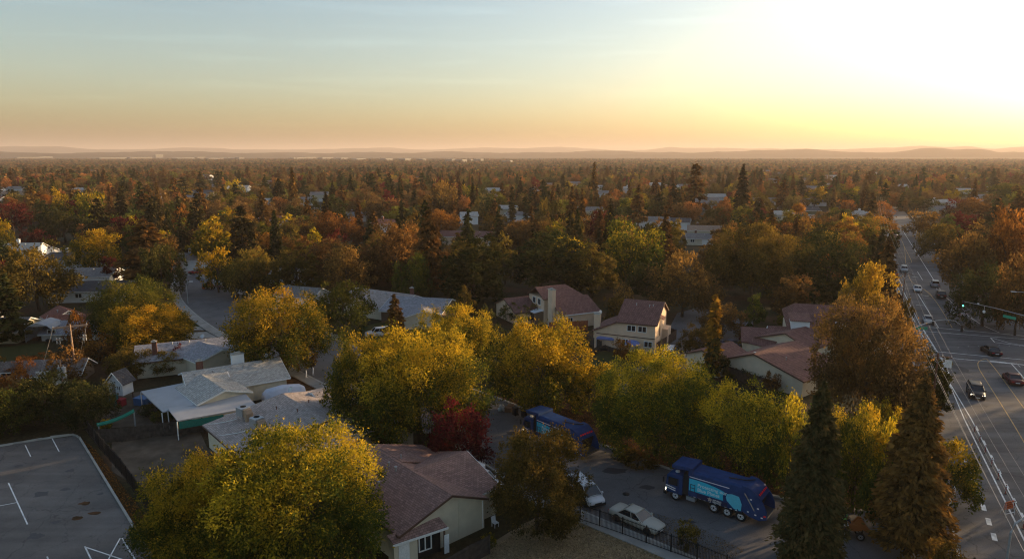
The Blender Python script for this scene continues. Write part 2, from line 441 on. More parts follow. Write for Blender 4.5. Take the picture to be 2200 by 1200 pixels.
# unit sizes; scaled per tree
CROWNS, TRUNKS = {}, {}
def make_crown(kind, lod, v):
    key = (kind, lod, v)
    if key in CROWNS: return CROWNS[key]
    seed = hash((len(kind) * 7 + ord(kind[0]), lod, v)) % 99991
    nl = {0: 98000, 1: 44000, 2: 9500, 3: 2700, 4: 420}[lod]
    if kind in ('dome', 'loose', 'tall'):
        W, H = {'dome': (13.0, 11.0), 'loose': (12.0, 12.0), 'tall': (8.0, 14.0)}[kind]
        leaf = {0: 0.17, 1: 0.225, 2: 0.40, 3: 0.62, 4: 1.35}[lod]
        ncl = {0: 300, 1: 190, 2: 110, 3: 64, 4: 26}[lod]
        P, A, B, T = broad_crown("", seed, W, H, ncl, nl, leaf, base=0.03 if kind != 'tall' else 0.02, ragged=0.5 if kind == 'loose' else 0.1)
    elif kind == 'cone':
        W, H = 7.0, 11.0
        leaf = {0: 0.2, 1: 0.24, 2: 0.36, 3: 0.55, 4: 1.1}[lod]
        P, A, B, T = broad_crown("", seed, W, H, 70, int(nl * 0.7), leaf, base=0.06, shape='cone')
    elif kind == 'fir':
        W, H = 8.0, 20.0
        leaf = {0: 0.30, 1: 0.42, 2: 0.72, 3: 1.15, 4: 2.4}[lod]
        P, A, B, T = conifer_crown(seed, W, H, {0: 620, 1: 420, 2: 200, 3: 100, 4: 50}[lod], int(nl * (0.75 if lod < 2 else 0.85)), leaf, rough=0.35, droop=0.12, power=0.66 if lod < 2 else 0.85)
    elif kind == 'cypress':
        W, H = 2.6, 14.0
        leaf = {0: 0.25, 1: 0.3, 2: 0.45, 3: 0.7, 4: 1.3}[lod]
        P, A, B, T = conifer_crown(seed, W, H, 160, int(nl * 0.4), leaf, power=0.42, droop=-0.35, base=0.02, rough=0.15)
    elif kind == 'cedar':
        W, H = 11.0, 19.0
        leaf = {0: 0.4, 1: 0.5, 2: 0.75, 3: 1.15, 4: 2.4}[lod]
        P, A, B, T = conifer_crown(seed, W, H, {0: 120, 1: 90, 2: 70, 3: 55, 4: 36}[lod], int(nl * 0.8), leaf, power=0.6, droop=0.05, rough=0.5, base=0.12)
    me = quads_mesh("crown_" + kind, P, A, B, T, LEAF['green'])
    CROWNS[key] = (me, W, H)
    return CROWNS[key]
def make_trunk(kind, v):
    key = (kind, v)
    if key not in TRUNKS:
        W, H = {'dome': (13.0, 11.0), 'loose': (12.0, 12.0), 'tall': (8.0, 14.0), 'cone': (7, 11), 'fir': (8, 20), 'cypress': (2.6, 14), 'cedar': (11, 19)}[kind]
        TRUNKS[key] = trunk_mesh("trunk_" + kind, W, H, v + 5, {'dome': .34, 'loose': .30, 'tall': .26, 'cone': .16, 'fir': .35, 'cypress': .14, 'cedar': .4}[kind], 7, kind in ('fir', 'cypress', 'cedar', 'cone'))
    return TRUNKS[key]

TREES = []       # (root, kind, colour, label or None)
SPOTS = []       # (x, y, radius) taken ground
NAMES = {'dome': 'broadleaf_tree', 'loose': 'broadleaf_tree', 'tall': 'broadleaf_tree', 'cone': 'pyramidal_tree', 'fir': 'conifer_tree', 'cedar': 'cedar_tree', 'cypress': 'cypress_tree'}
def tree_at(x, y, W, H, kind, colour, label=None, lod=None, v=None, rot=None, group=None, name=None, cat='tree'):
    d = math.hypot(x, y)
    if lod is None:
        wpx = W * FPX / max(d, 30) * 0.465
        lod = 0 if wpx > 120 else 1 if wpx > 70 else 2 if wpx > 34 else 3 if wpx > 8 else 4
    if v is None: v = rnd.randrange(4 if lod >= 2 else 3)
    me, w0, h0 = make_crown(kind, lod, v)
    root = empty(name or NAMES[kind], label, cat, (x, y, 0), rnd.random() * 6.28 if rot is None else rot, group)
    c = add("crown", me, root); c.scale = (W / w0, W / w0 * rnd.uniform(0.93, 1.05), H / h0)
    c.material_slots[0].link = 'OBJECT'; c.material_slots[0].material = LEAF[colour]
    t = add("trunk", make_trunk(kind, v), root); t.scale = (W / w0, W / w0, H / h0)
    TREES.append((root, kind, colour, label, W, H)); SPOTS.append((x, y, W * 0.36))
    return root
def tree(px, base, top, hw, kind, colour, label=None, **k):
    """a tree read off the photograph: foot at (px, base), top at top, half width hw"""
    p = G(px, base)
    h = height_at(px, base, top)
    w = 2 * hw * slant((p.x, p.y, h * 0.5)) / FPX
    return tree_at(p.x, p.y, w, h, kind, colour, label, **k)
# ------------------------------------------------------------------ asphalt, kerbs, lawns, paint
def asphalt_material(name, base, streak=0.0, ang=0.0):
    m = bpy.data.materials.new(name); m.use_nodes = True
    n, l = m.node_tree.nodes, m.node_tree.links
    b = n['Principled BSDF']; b.inputs['Roughness'].default_value = 0.85; b.inputs['Specular IOR Level'].default_value = 0.25
    g = n.new('ShaderNodeNewGeometry')
    mp = n.new('ShaderNodeMapping'); mp.inputs['Rotation'].default_value = (0, 0, ang); mp.inputs['Scale'].default_value = (0.05, 0.7, 1)
    a = n.new('ShaderNodeTexNoise'); a.inputs['Scale'].default_value = 0.16; a.inputs['Detail'].default_value = 7; a.inputs['Roughness'].default_value = 0.65
    c = n.new('ShaderNodeTexNoise'); c.inputs['Scale'].default_value = 9; c.inputs['Detail'].default_value = 6; c.inputs['Roughness'].default_value = 0.8
    s = n.new('ShaderNodeTexNoise'); s.inputs['Scale'].default_value = 1.0; s.inputs['Detail'].default_value = 3
    v = n.new('ShaderNodeTexVoronoi'); v.feature = 'DISTANCE_TO_EDGE'; v.inputs['Scale'].default_value = 0.22
    w = n.new('ShaderNodeTexNoise'); w.inputs['Scale'].default_value = 0.8; w.inputs['Detail'].default_value = 4
    for q in (a, c): l.new(g.outputs['Position'], q.inputs['Vector'])
    l.new(g.outputs['Position'], mp.inputs['Vector']); l.new(mp.outputs[0], s.inputs['Vector'])
    l.new(g.outputs['Position'], w.inputs['Vector'])
    wm = n.new('ShaderNodeVectorMath'); wm.operation = 'MULTIPLY_ADD'; wm.inputs[1].default_value = (2.2, 2.2, 0)
    l.new(w.outputs['Color'], wm.inputs[0]); l.new(g.outputs['Position'], wm.inputs[2]); l.new(wm.outputs[0], v.inputs['Vector'])
    cr = n.new('ShaderNodeMapRange'); cr.inputs['From Max'].default_value = 0.012; cr.inputs['To Min'].default_value = 0.62; cr.inputs['To Max'].default_value = 1.0
    l.new(v.outputs['Distance'], cr.inputs['Value'])
    def rng(src, lo, hi, a0=0.3, a1=0.7):
        r = n.new('ShaderNodeMapRange'); r.inputs['From Min'].default_value = a0; r.inputs['From Max'].default_value = a1
        r.inputs['To Min'].default_value = lo; r.inputs['To Max'].default_value = hi; l.new(src, r.inputs['Value']); return r.outputs[0]
    def mul(x, y_):
        r = n.new('ShaderNodeMath'); r.operation = 'MULTIPLY'; l.new(x, r.inputs[0]); l.new(y_, r.inputs[1]); return r.outputs[0]
    k = mul(rng(a.outputs['Fac'], 0.74, 1.28), rng(c.outputs['Fac'], 0.72, 1.3))
    k = mul(k, cr.outputs[0])
    if streak: k = mul(k, rng(s.outputs['Fac'], 1 - streak, 1 + streak))
    sc = n.new('ShaderNodeVectorMath'); sc.operation = 'SCALE'; sc.inputs[0].default_value = base
    l.new(k, sc.inputs['Scale']); l.new(sc.outputs[0], b.inputs['Base Color'])
    bp = n.new('ShaderNodeBump'); bp.inputs['Strength'].default_value = 0.5; bp.inputs['Distance'].default_value = 0.01
    l.new(c.outputs['Fac'], bp.inputs['Height']); l.new(bp.outputs[0], b.inputs['Normal'])
    return m
ASPH = asphalt_material("street_asphalt", (0.125, 0.118, 0.117))
ASPH2 = asphalt_material("avenue_asphalt", (0.118, 0.111, 0.110), 0.26, R(-63))
ASPH3 = asphalt_material("old_lot_asphalt", (0.138, 0.124, 0.115), 0.16, R(-38))
CONC = mat("kerb_concrete", (0.34, 0.33, 0.30), rough=0.9, vary=0.25, scale=0.8, bump=0.4, bscale=25)
WALKM = mat("pavement_concrete", (0.27, 0.26, 0.24), rough=0.9, vary=0.22, scale=0.5, bump=0.3, bscale=30)
PAINT_W = mat("white_road_paint", (0.72, 0.72, 0.70), rough=0.7, vary=0.3, scale=1.3)
PAINT_Y = mat("yellow_road_paint", (0.46, 0.30, 0.11), rough=0.7, vary=0.3, scale=1.3)
LITTER = mat("leaf_littered_earth", (0.14, 0.07, 0.034), rough=1, spec=0.05, col2=(0.035, 0.024, 0.012), scale=1.1, bump=1.0, bscale=14)
DRYGRASS = mat("dry_grass_field", (0.42, 0.30, 0.19), rough=1, spec=0.05, col2=(0.25, 0.18, 0.11), scale=0.55, bump=1.0, bscale=16)
LAWN = mat("dull_green_lawn", (0.045, 0.055, 0.018), rough=1, spec=0.05, col2=(0.07, 0.066, 0.026), scale=0.9, bump=0.8, bscale=20)
DIRT = mat("bare_yard_dirt", (0.15, 0.115, 0.085), rough=1, spec=0.05, col2=(0.07, 0.055, 0.04), scale=0.5, bump=0.8, bscale=12)

def sheet(name, pts, z, m, kind='structure', **k):
    from mathutils.geometry import tessellate_polygon
    P3 = [Vector((p[0], p[1], z)) for p in pts]
    f = [tuple(t) for t in tessellate_polygon([P3])]
    f = [t if (P3[t[1]] - P3[t[0]]).cross(P3[t[2]] - P3[t[0]]).z > 0 else t[::-1] for t in f]
    me = bpy.data.meshes.new(name); me.from_pydata([tuple(p) for p in P3], [], f); me.materials.append(m)
    return add(name, me, kind=kind, **k)
def gp(pts): return [tuple(G(*p)[:2]) for p in pts]
def smooth_line(pts, step=1.5):
    """Catmull-Rom through the points"""
    P = [Vector(p[:2]) for p in pts]; out = []
    for i in range(len(P) - 1):
        p0, p1, p2, p3 = P[max(i - 1, 0)], P[i], P[i + 1], P[min(i + 2, len(P) - 1)]
        n = max(2, int((p2 - p1).length / step))
        for k in range(n):
            t = k / n
            out.append(0.5 * ((2 * p1) + (-p0 + p2) * t + (2 * p0 - 5 * p1 + 4 * p2 - p3) * t * t + (-p0 + 3 * p1 - 3 * p2 + p3) * t ** 3))
    out.append(P[-1]); return out
def strip(name, pts, w, z, h, m, parent=None, kind='structure', off=0.0, mb=None):
    """band of width w along a line; h > 0 makes a raised kerb"""
    P = [Vector(p[:2]) for p in pts]; L, Rr = [], []
    for i, p in enumerate(P):
        d = (P[min(i + 1, len(P) - 1)] - P[max(i - 1, 0)]).normalized(); nn = Vector((-d.y, d.x))
        L.append(p + nn * (off + w / 2)); Rr.append(p + nn * (off - w / 2))
    own = mb is None; mb = mb or MB(); b = len(mb.v); n = len(P)
    if h <= 0:
        for q in L + Rr: mb.v.append((q.x, q.y, z))
        for i in range(n - 1): mb.f.append((b + n + i, b + n + i + 1, b + i + 1, b + i))
    else:
        for q, zz in ((L, z - 0.1), (L, z + h), (Rr, z + h), (Rr, z - 0.1)):
            for t in q: mb.v.append((t.x, t.y, zz))
        for i in range(n - 1):
            mb.f.append((b + i, b + n + i, b + n + i + 1, b + i + 1))
            mb.f.append((b + 2 * n + i, b + 2 * n + i + 1, b + n + i + 1, b + n + i))
            mb.f.append((b + 2 * n + i, b + 3 * n + i, b + 3 * n + i + 1, b + 2 * n + i + 1))
        mb.f.append((b, b + 3 * n, b + 2 * n, b + n)); e = n - 1
        mb.f.append((b + e, b + n + e, b + 2 * n + e, b + 3 * n + e))
    if own: return mb.build(name, m, parent, kind=kind)

# --- yards and verges, each sheet a little above the last
sheet("leafy_verge", gp([(1040, 850), (1110, 835), (1240, 850), (1500, 900), (1760, 960), (2040, 1010), (2060, 1100), (1900, 1130), (1500, 1060), (1240, 985), (1110, 905)]), -0.05, LITTER)
sheet("field", gp([(1010, 1260), (1040, 1175), (1120, 1125), (1205, 1085), (1240, 1108), (1420, 1168), (1560, 1230), (1700, 1290), (1000, 1400)]), -0.03, DRYGRASS)
sheet("back_yard", gp([(240, 1010), (240, 945), (330, 925), (425, 915), (445, 960), (540, 1010), (380, 1100)]), -0.05, DIRT)
sheet("back_yard", gp([(210, 920), (235, 850), (300, 840), (380, 900), (430, 905)]), -0.045, DIRT)
sheet("lawn", gp([(-120, 790), (0, 745), (95, 735), (130, 790), (60, 830), (-100, 850)]), -0.045, LAWN)
sheet("lawn", gp([(620, 775), (690, 770), (735, 845), (600, 850)]), -0.045, LITTER)
sheet("front_lawn", gp([(700, 725), (820, 690), (900, 690), (880, 740), (780, 760)]), -0.048, LAWN)
sheet("back_yard", gp([(1270, 770), (1300, 745), (1400, 770), (1430, 790), (1330, 830), (1270, 810)]), -0.045, LAWN)
sheet("leafy_bank", gp([(2040, 600), (2075, 625), (2200, 700), (2330, 760), (2400, 700), (2200, 610), (2080, 570), (2010, 520)]), -0.045, LITTER)
# --- streets
ST_FAR = smooth_line(gp([(402, 560), (420, 590), (478, 612), (560, 655), (650, 700), (752, 742), (880, 790), (1010, 835), (1110, 872), (1230, 930), (1345, 975), (1450, 1012), (1570, 1045), (1720, 1078), (1890, 1104), (1985, 1112), (2040, 1085), (2062, 1020)]), 2.0)
ST_NEAR = smooth_line(gp([(386, 562), (384, 600), (393, 645), (455, 700), (545, 745), (650, 800), (770, 860), (900, 920), (1010, 975), (1110, 1040), (1215, 1082), (1310, 1122), (1400, 1158), (1500, 1200), (1660, 1260), (1900, 1340), (2250, 1400)]), 2.0)
sheet("street", [tuple(p) for p in ST_FAR] + gp([(2100, 1010), (2200, 1130), (2330, 1400)]) + [tuple(p) for p in ST_NEAR[::-1]], -0.02, ASPH)
M0 = G(1965, 780).xy; MD = (G(1885, 440).xy - M0).normalized(); MN = Vector((MD.y, -MD.x))
def ML(s, t): q = M0 + MD * s + MN * t; return (q.x, q.y)
sheet("avenue", [ML(-90, 0), ML(-90, 30), ML(8, 30), ML(10, 70), ML(30, 75), ML(33, 27), ML(48, 17.5), ML(120, 17), ML(300, 14.5), ML(400, 13), ML(400, 2.5), ML(200, 0.2), ML(34, 0), ML(28, -14), ML(6, -14), ML(2, 0)], 0.0, ASPH2)
sheet("asphalt_court", gp([(1430, 775), (1440, 700), (1455, 672), (1500, 660), (1620, 690), (1600, 745), (1540, 760), (1470, 800), (1420, 845), (1330, 850), (1320, 800)]), -0.02, ASPH)
strip("kerb", ST_FAR, 0.28, -0.02, 0.15, CONC, off=0.14)
strip("kerb", ST_NEAR, 0.28, -0.02, 0.15, CONC, off=-0.14)
wk = [p for p in ST_NEAR if PX(p.x, p.y)[0] < 760]
strip("pavement", wk, 1.7, -0.02, 0.13, WALKM, off=-1.15)
wk2 = [p for p in ST_FAR if PX(p.x, p.y)[0] < 720]
strip("pavement", wk2, 1.6, -0.02, 0.13, WALKM, off=1.1)
strip("pavement", [p for p in ST_NEAR if 1100 < PX(p.x, p.y)[0] < 1900], 1.6, -0.02, 0.12, WALKM, off=-1.1)
# driveways and lawns in front of the left street houses
for i, (a, b, c, d) in enumerate([((405, 700), (478, 706), (440, 690), (400, 688)), ((398, 728), (492, 722), (470, 710), (400, 714)), ((395, 765), (505, 745), (502, 735), (395, 740))]):
    sheet("front_lawn" if i != 1 else "driveway", gp([a, b, c, d]), -0.035 + 0.006 * i, LAWN if i != 1 else WALKM)
sheet("driveway", gp([(400, 708), (474, 709), (468, 703), (402, 700)]), -0.022, WALKM)
sheet("driveway", gp([(440, 600), (470, 596), (500, 612), (478, 612)]), -0.024, WALKM)
sheet("driveway", gp([(395, 578), (412, 575), (418, 588), (404, 592)]), -0.018, WALKM)
# avenue edges
for (s0, s1, t, o) in ((-90, 2, 0, -0.14), (34, 200, 0, -0.14), (200, 470, 0.2, -0.14)):
    strip("kerb", [ML(s0, t), ML(s1, t)], 0.28, -0.02, 0.15, CONC, off=-o)
strip("kerb", smooth_line([ML(470, 15), ML(300, 15.5), ML(120, 17), ML(60, 17.5), ML(42, 21), ML(35, 28), ML(32, 40), ML(31, 74)], 3), 0.28, -0.02, 0.15, CONC, off=0.14)
strip("pavement", smooth_line([ML(75, 19.8), ML(60, 20.2), ML(46, 23.5), ML(38.5, 30), ML(35, 42), ML(34, 74)], 3), 2.2, -0.02, 0.14, WALKM)
for (px, py, w_, d_) in ((1392, 1046, 0.9, 0.5), (1320, 1010, 1.6, 0.8), (1480, 1120, 0.6, 0.35), (1110, 930, 1.4, 0.7), (2060, 790, 1.0, 2.4), (2010, 640, 0.9, 3.0)):
    c = G(px, py); r = random.Random(px)
    sheet("asphalt_patch", [(c.x + math.cos(a) * w_ * r.uniform(.7, 1.2), c.y + math.sin(a) * d_ * r.uniform(.7, 1.2)) for a in [k * 0.42 for k in range(15)]], -0.012 if px < 1900 else 0.004, mat("tar_patch", (0.045, 0.043, 0.045), rough=0.7))
for i, (px, py, lb) in enumerate(((1345, 1060, "round iron manhole cover between the beige sedan and the lower lorry"), (2075, 1000, "round iron manhole cover on the wide road beside the red posts"), (560, 720, "round iron manhole cover on the left street"))):
    c = G(px, py); mh = MB().cyl((0, 0, 0.0), (0, 0, 1), 0.36, 0.03, 20).build("manhole_cover", mat("cast_iron", (0.04, 0.038, 0.036), rough=0.5, metal=0.5), None, label=lb, cat="manhole cover", loc=(c.x, c.y, 0.0))
# --- parking lot
LOT = [(168, 934), (0, 957), (-160, 985), (-420, 1400), (460, 1410), (332, 1204)]
sheet("parking_lot", gp(LOT), -0.015, ASPH3)
strip("kerb", smooth_line(gp([(-160, 985), (0, 957), (140, 935), (158, 934), (170, 940), (182, 958), (332, 1204), (460, 1410)]), 2), 0.2, -0.02, 0.14, CONC)
def wheel_stop(p0, p1, label):
    a, b = G(*p0), G(*p1)
    m = MB().prism([(-1, -0.09, 0), (-1, 0.09, 0), (-1, 0.055, 0.13), (-1, -0.055, 0.13)], (2, 0, 0)).mesh("wheel_stop", CONC)
    d = b - a
    add("wheel_stop", m, None, label, "wheel stop", "concrete wheel stops at the end of the parking bays", None, ((a.x + b.x) / 2, (a.y + b.y) / 2, 0), math.atan2(d.y, d.x))
wheel_stop((55, 948), (82, 943), "concrete wheel stop right of the first white bay line")
wheel_stop((115, 937), (142, 934), "concrete wheel stop nearest the rounded kerb corner")
wheel_stop((-10, 960), (20, 955), "concrete wheel stop at the left edge of the lot")
# oil stains where cars stand
for k, (px, py) in enumerate(((96, 985), (40, 1000), (150, 1010), (75, 1150), (120, 1120), (215, 1060), (140, 1050), (90, 1060))):
    c = G(px, py); r = random.Random(px * 7); q = r.uniform(0.3, 0.8)
    sheet("oil_stain", [(c.x + math.cos(a) * q * r.uniform(.6, 1.3), c.y + math.sin(a) * q * 0.8 * r.uniform(.6, 1.3)) for a in [j * 0.42 for j in range(15)]], -0.0105, mat("oil_stained_asphalt", (0.080, 0.076, 0.076), rough=0.75))
# dark patches and potholes
for (px, py) in ((183, 1080), (204, 1101), (166, 1112)):
    c = G(px, py); r = random.Random(px)
    sheet("pothole", [(c.x + math.cos(a) * 0.62 * r.uniform(.7, 1.2), c.y + math.sin(a) * 0.4 * r.uniform(.7, 1.2)) for a in [k * 0.52 for k in range(12)]], -0.008, LITTER)
def paint(name, lines, m, z, closed=False):
    mb = MB()
    for w, pts in lines:
        P = gp(pts) if not isinstance(pts[0], Vector) else pts
        strip(name, P, w, z, 0, m, mb=mb)
    return mb.build(name, m, kind='structure')
paint("bay_marking", [(0.11, [(54, 955), (66, 980)]), (0.11, [(112, 941), (127, 969)]), (0.12, [(18, 1036), (59, 1125)]), (0.12, [(-40, 1093), (37, 1078)]),
                      (0.12, [(182, 1172), (240, 1290)]), (0.12, [(184, 1174), (262, 1200), (330, 1225)]), (0.12, [(258, 1155), (205, 1250)]), (0.12, [(262, 1155), (330, 1265)]), (0.12, [(101, 1194), (130, 1260)])], PAINT_W, -0.004)
paint("road_marking", [
    (0.16, [(2072, 900), (2206, 1170)]), (0.14, [(2087, 900), (2206, 1128)]), (0.30, [(2020, 764), (2042, 808), (2072, 900)][0:2]),
    (0.14, [(2013, 764), (2036, 815), (2087, 900)][1:]), (0.13, [(2013, 766), (2034, 810), (2072, 900)]),
    (0.13, [(1930, 620), (1966, 692)]), (0.13, [(1938, 620), (1976, 696)]), (0.11, [(1908, 570), (1930, 620)]),
    (0.15, [(1972, 631), (2016, 703)]), (0.12, [(2012, 618), (2018, 636)]),
    (0.20, [(1996, 702.5), (2180, 719), (2230, 724)]), (0.20, [(1920, 713), (1951, 708.5), (2188, 727), (2260, 733)]),
    (0.20, [(1952, 749), (2185, 771), (2260, 777)]), (0.20, [(1970, 762), (2197, 783), (2260, 789)]),
    (0.45, [(2126, 774.5), (2194, 782.5), (2250, 789)]),
    (0.22, [(2128, 725), (2137, 735), (2200, 742.5), (2260, 749)]), (0.16, [(2130, 725), (2167, 736), (2200, 741.5)]),
    (0.16, [(2173, 781), (2192, 802), (2230, 850)]), (0.10, [(2184, 780), (2192, 788)]),
    (0.14, [(1975, 708), (1993, 741)]), (0.24, [(1984, 708), (2014, 756)]),
    (0.16, [(1902, 500), (1940, 496), (2008, 604), (2030, 636)][1:]), (0.16, [(2030, 636), (2068, 670), (2110, 698), (2147, 714)]),
    (0.14, [(1913, 499), (1922, 528), (1923, 560)]), (0.12, [(1971, 583), (1982, 601)]),
    (0.11, [(1902, 520), (1930, 598), (1942, 620)]), (0.25, [(1960, 594), (1973, 596)]), (0.25, [(1982, 634), (1996, 636)]), (0.22, [(1968, 655), (1986, 656)]),
] + [(0.10, [(1977 + k * 7.2, 712 + k * 9), (1986 + k * 7.2, 718 + k * 9)]) for k in range(5)]
  + [(0.10, [(1926 + 0, 543 + k * 9), (1941, 543 + k * 9)]) for k in range(2)]
  + [(0.09, [(2035 + k * 22, 749 - k * 3.2 + k * k * 0.35), (2038 + k * 22, 748.6 - k * 3.2 + k * k * 0.35)]) for k in range(8)]
  + [(0.14, [(2097 + k * 16.3, 914 + k * 31), (2102 + k * 16.3, 924 + k * 31)]) for k in range(7)]
  + [(0.42, [(2051 + 8.9 * k + 0.18 * k * k, 944 + 17 * k + 1.0 * k * k), (2055 + 8.9 * k + .18 * k * k, 953 + 17.5 * k + 1.05 * k * k)]) for k in range(9)],
  PAINT_W, 0.006)
paint("centre_line", [
    (0.13, smooth_line(gp([(2119, 770), (2108, 773), (2101, 779), (2103, 790), (2112, 806), (2171, 900), (2215, 975)]), 1)),
    (0.13, smooth_line(gp([(2119, 770), (2124, 775), (2146, 802), (2210, 890)]), 1)),
    (0.13, smooth_line(gp([(1984, 620), (2005, 640), (2022, 664), (2046, 704)]), 2)),
    (0.13, smooth_line(gp([(1915, 478), (1930, 504), (1942, 528), (1946, 566)]), 4)), (0.13, smooth_line(gp([(1942, 528), (1958, 560), (1956, 564), (1947, 567)]), 3)),
    (0.12, smooth_line(gp([(1948, 575), (1952, 592), (1960, 606), (1978, 616), (1998, 630), (2004, 640)]), 3))], PAINT_Y, 0.006)
# the raised letters words on the far lanes
KEEP_CLEAR = [[tuple(p) for p in ST_FAR] + [ML(-40, 4), ML(-90, 4)] + [tuple(p) for p in ST_NEAR[::-1]],
              [ML(-90, -3), ML(-90, 30), ML(8, 31), ML(10, 70), ML(38, 75), ML(40, 27), ML(48, 19.5), ML(120, 18.5), ML(230, 16), ML(300, 12), ML(395, 9), ML(395, 4), ML(300, 2), ML(200, -1), ML(34, -2)],
              gp(LOT)]
KEEP_CLEAR_PX = [[(1430, 775), (1440, 700), (1455, 665), (1500, 655), (1620, 690), (1600, 745), (1540, 760), (1470, 800), (1330, 850), (1320, 800)],
                 [(205, 1010), (205, 780), (640, 770), (900, 850), (1090, 1000), (1090, 1250), (205, 1250)],
                 [(-100, 830), (-100, 700), (200, 690), (210, 790)],
                 [(1060, 700), (1270, 695), (1480, 700), (1480, 860), (1120, 860)],
                 [(1440, 740), (1760, 700), (1780, 850), (1700, 880), (1440, 850)],
                 [(2010, 640), (2050, 590), (2330, 720), (2300, 900), (2050, 700)],
                 [(690, 770), (650, 720), (920, 690), (1000, 790), (760, 800)],
                 [(290, 790), (290, 740), (620, 740), (640, 800)],
                 [(395, 740), (395, 600), (520, 600), (700, 740), (520, 770)],
                 [(560, 850), (640, 760), (900, 860), (900, 960)]]
# ------------------------------------------------------------------ houses
def roof_material(name, col, course=0.22, tile=0.0, vary=0.22):
    """shingle or tile courses that follow the slope; colour only varies by piece"""
    m = bpy.data.materials.new(name); m.use_nodes = True
    n, l = m.node_tree.nodes, m.node_tree.links
    b = n['Principled BSDF']; b.inputs['Roughness'].default_value = 0.9; b.inputs['Specular IOR Level'].default_value = 0.2
    uv = n.new('ShaderNodeUVMap')
    br = n.new('ShaderNodeTexBrick'); br.inputs['Scale'].default_value = 1.0
    br.inputs['Brick Width'].default_value = course * (1.6 if not tile else 1.0); br.inputs['Row Height'].default_value = course
    br.inputs['Mortar Size'].default_value = 0.016 if not tile else 0.03
    c = lin(col)
    br.inputs['Color1'].default_value = tuple(x * (1 - vary) for x in c[:3]) + (1,); br.inputs['Color2'].default_value = tuple(min(1, x * (1 + vary)) for x in c[:3]) + (1,)
    br.inputs['Mortar'].default_value = tuple(x * 0.45 for x in c[:3]) + (1,)
    l.new(uv.outputs[0], br.inputs['Vector'])
    nz = n.new('ShaderNodeTexNoise'); nz.inputs['Scale'].default_value = 0.55; nz.inputs['Detail'].default_value = 7; nz.inputs['Roughness'].default_value = 0.7
    l.new(uv.outputs[0], nz.inputs['Vector'])
    mr = n.new('ShaderNodeMapRange'); mr.inputs['From Min'].default_value = 0.3; mr.inputs['From Max'].default_value = 0.7; mr.inputs['To Min'].default_value = 0.88; mr.inputs['To Max'].default_value = 1.12
    l.new(nz.outputs['Fac'], mr.inputs['Value'])
    s = n.new('ShaderNodeVectorMath'); s.operation = 'SCALE'; l.new(br.outputs['Color'], s.inputs[0]); l.new(mr.outputs[0], s.inputs['Scale'])
    l.new(s.outputs[0], b.inputs['Base Color'])
    bp = n.new('ShaderNodeBump'); bp.inputs['Strength'].default_value = 0.8; bp.inputs['Distance'].default_value = 0.03; bp.invert = True
    l.new(br.outputs['Fac'], bp.inputs['Height']); l.new(bp.outputs[0], b.inputs['Normal'])
    return m
RF = {
    'brown': roof_material("brown_shingles", (0.262, 0.162, 0.140)),
    'gravel': roof_material("grey_brown_shingles", (0.400, 0.335, 0.305)),
    'pale': roof_material("pale_grey_shingles", (0.443, 0.423, 0.391)),
    'blue': roof_material("blue_grey_shingles", (0.320, 0.315, 0.340)),
    'tile': roof_material("terracotta_tiles", (0.199, 0.099, 0.086), 0.33, 1),
    'dark': roof_material("charcoal_shingles", (0.094, 0.089, 0.094)),
    'grey': roof_material("grey_shingles", (0.217, 0.201, 0.194)),
    'brick': roof_material("brick_red_shingles", (0.282, 0.117, 0.086)),
    'tan': roof_material("tan_shingles", (0.320, 0.224, 0.166)),
}
def wallm(name, c, **k): return mat(name, c, rough=0.9, vary=0.07, scale=1.2, bump=0.25, bscale=30, **k)
WL = {'cream': wallm("cream_stucco", (0.594, 0.525, 0.393)), 'tan': wallm("tan_stucco", (0.683, 0.503, 0.352)), 'white': wallm("white_siding", (0.720, 0.720, 0.720)),
      'beige': wallm("beige_siding", (0.624, 0.546, 0.408)), 'grey': wallm("grey_siding", (0.446, 0.437, 0.421)), 'green': wallm("green_siding", (0.105, 0.131, 0.084)), 'brown': wallm("brown_siding", (0.178, 0.124, 0.084))}
TRIM_W = mat("white_trim", (0.72, 0.72, 0.70), rough=0.6)
TRIM_B = mat("brown_trim", (0.10, 0.055, 0.04), rough=0.7)
GLASS = mat("window_glass", (0.02, 0.024, 0.028), rough=0.08, spec=0.6)
METAL = mat("galvanised_metal", (0.42, 0.43, 0.45), rough=0.45, metal=0.6)
BRICK = mat("red_brick", (0.16, 0.07, 0.05), rough=0.9, vary=0.4, scale=9, bump=0.5)
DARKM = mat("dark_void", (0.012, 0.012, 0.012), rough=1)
WHITEM = mat("white_painted_metal", (0.66, 0.67, 0.70), rough=0.55)

HOUSE_SPOTS = []
def uv_roof(me):
    """roof UVs in metres: u along the eave, v up the slope"""
    uvl = me.uv_layers.new(name="UVMap")
    for p in me.polygons:
        nn = p.normal
        h = Vector((-nn.y, nn.x, 0))
        h = h.normalized() if h.length > 1e-3 else Vector((1, 0, 0))
        s = nn.cross(h).normalized()
        for li in p.loop_indices:
            co = me.vertices[me.loops[li].vertex_index].co
            uvl.data[li].uv = (co.dot(h), co.dot(s))
def roof_obj(mb, name, rm, parent, **k):
    me = mb.mesh(name, rm); uv_roof(me); return add(name, me, parent, **k)

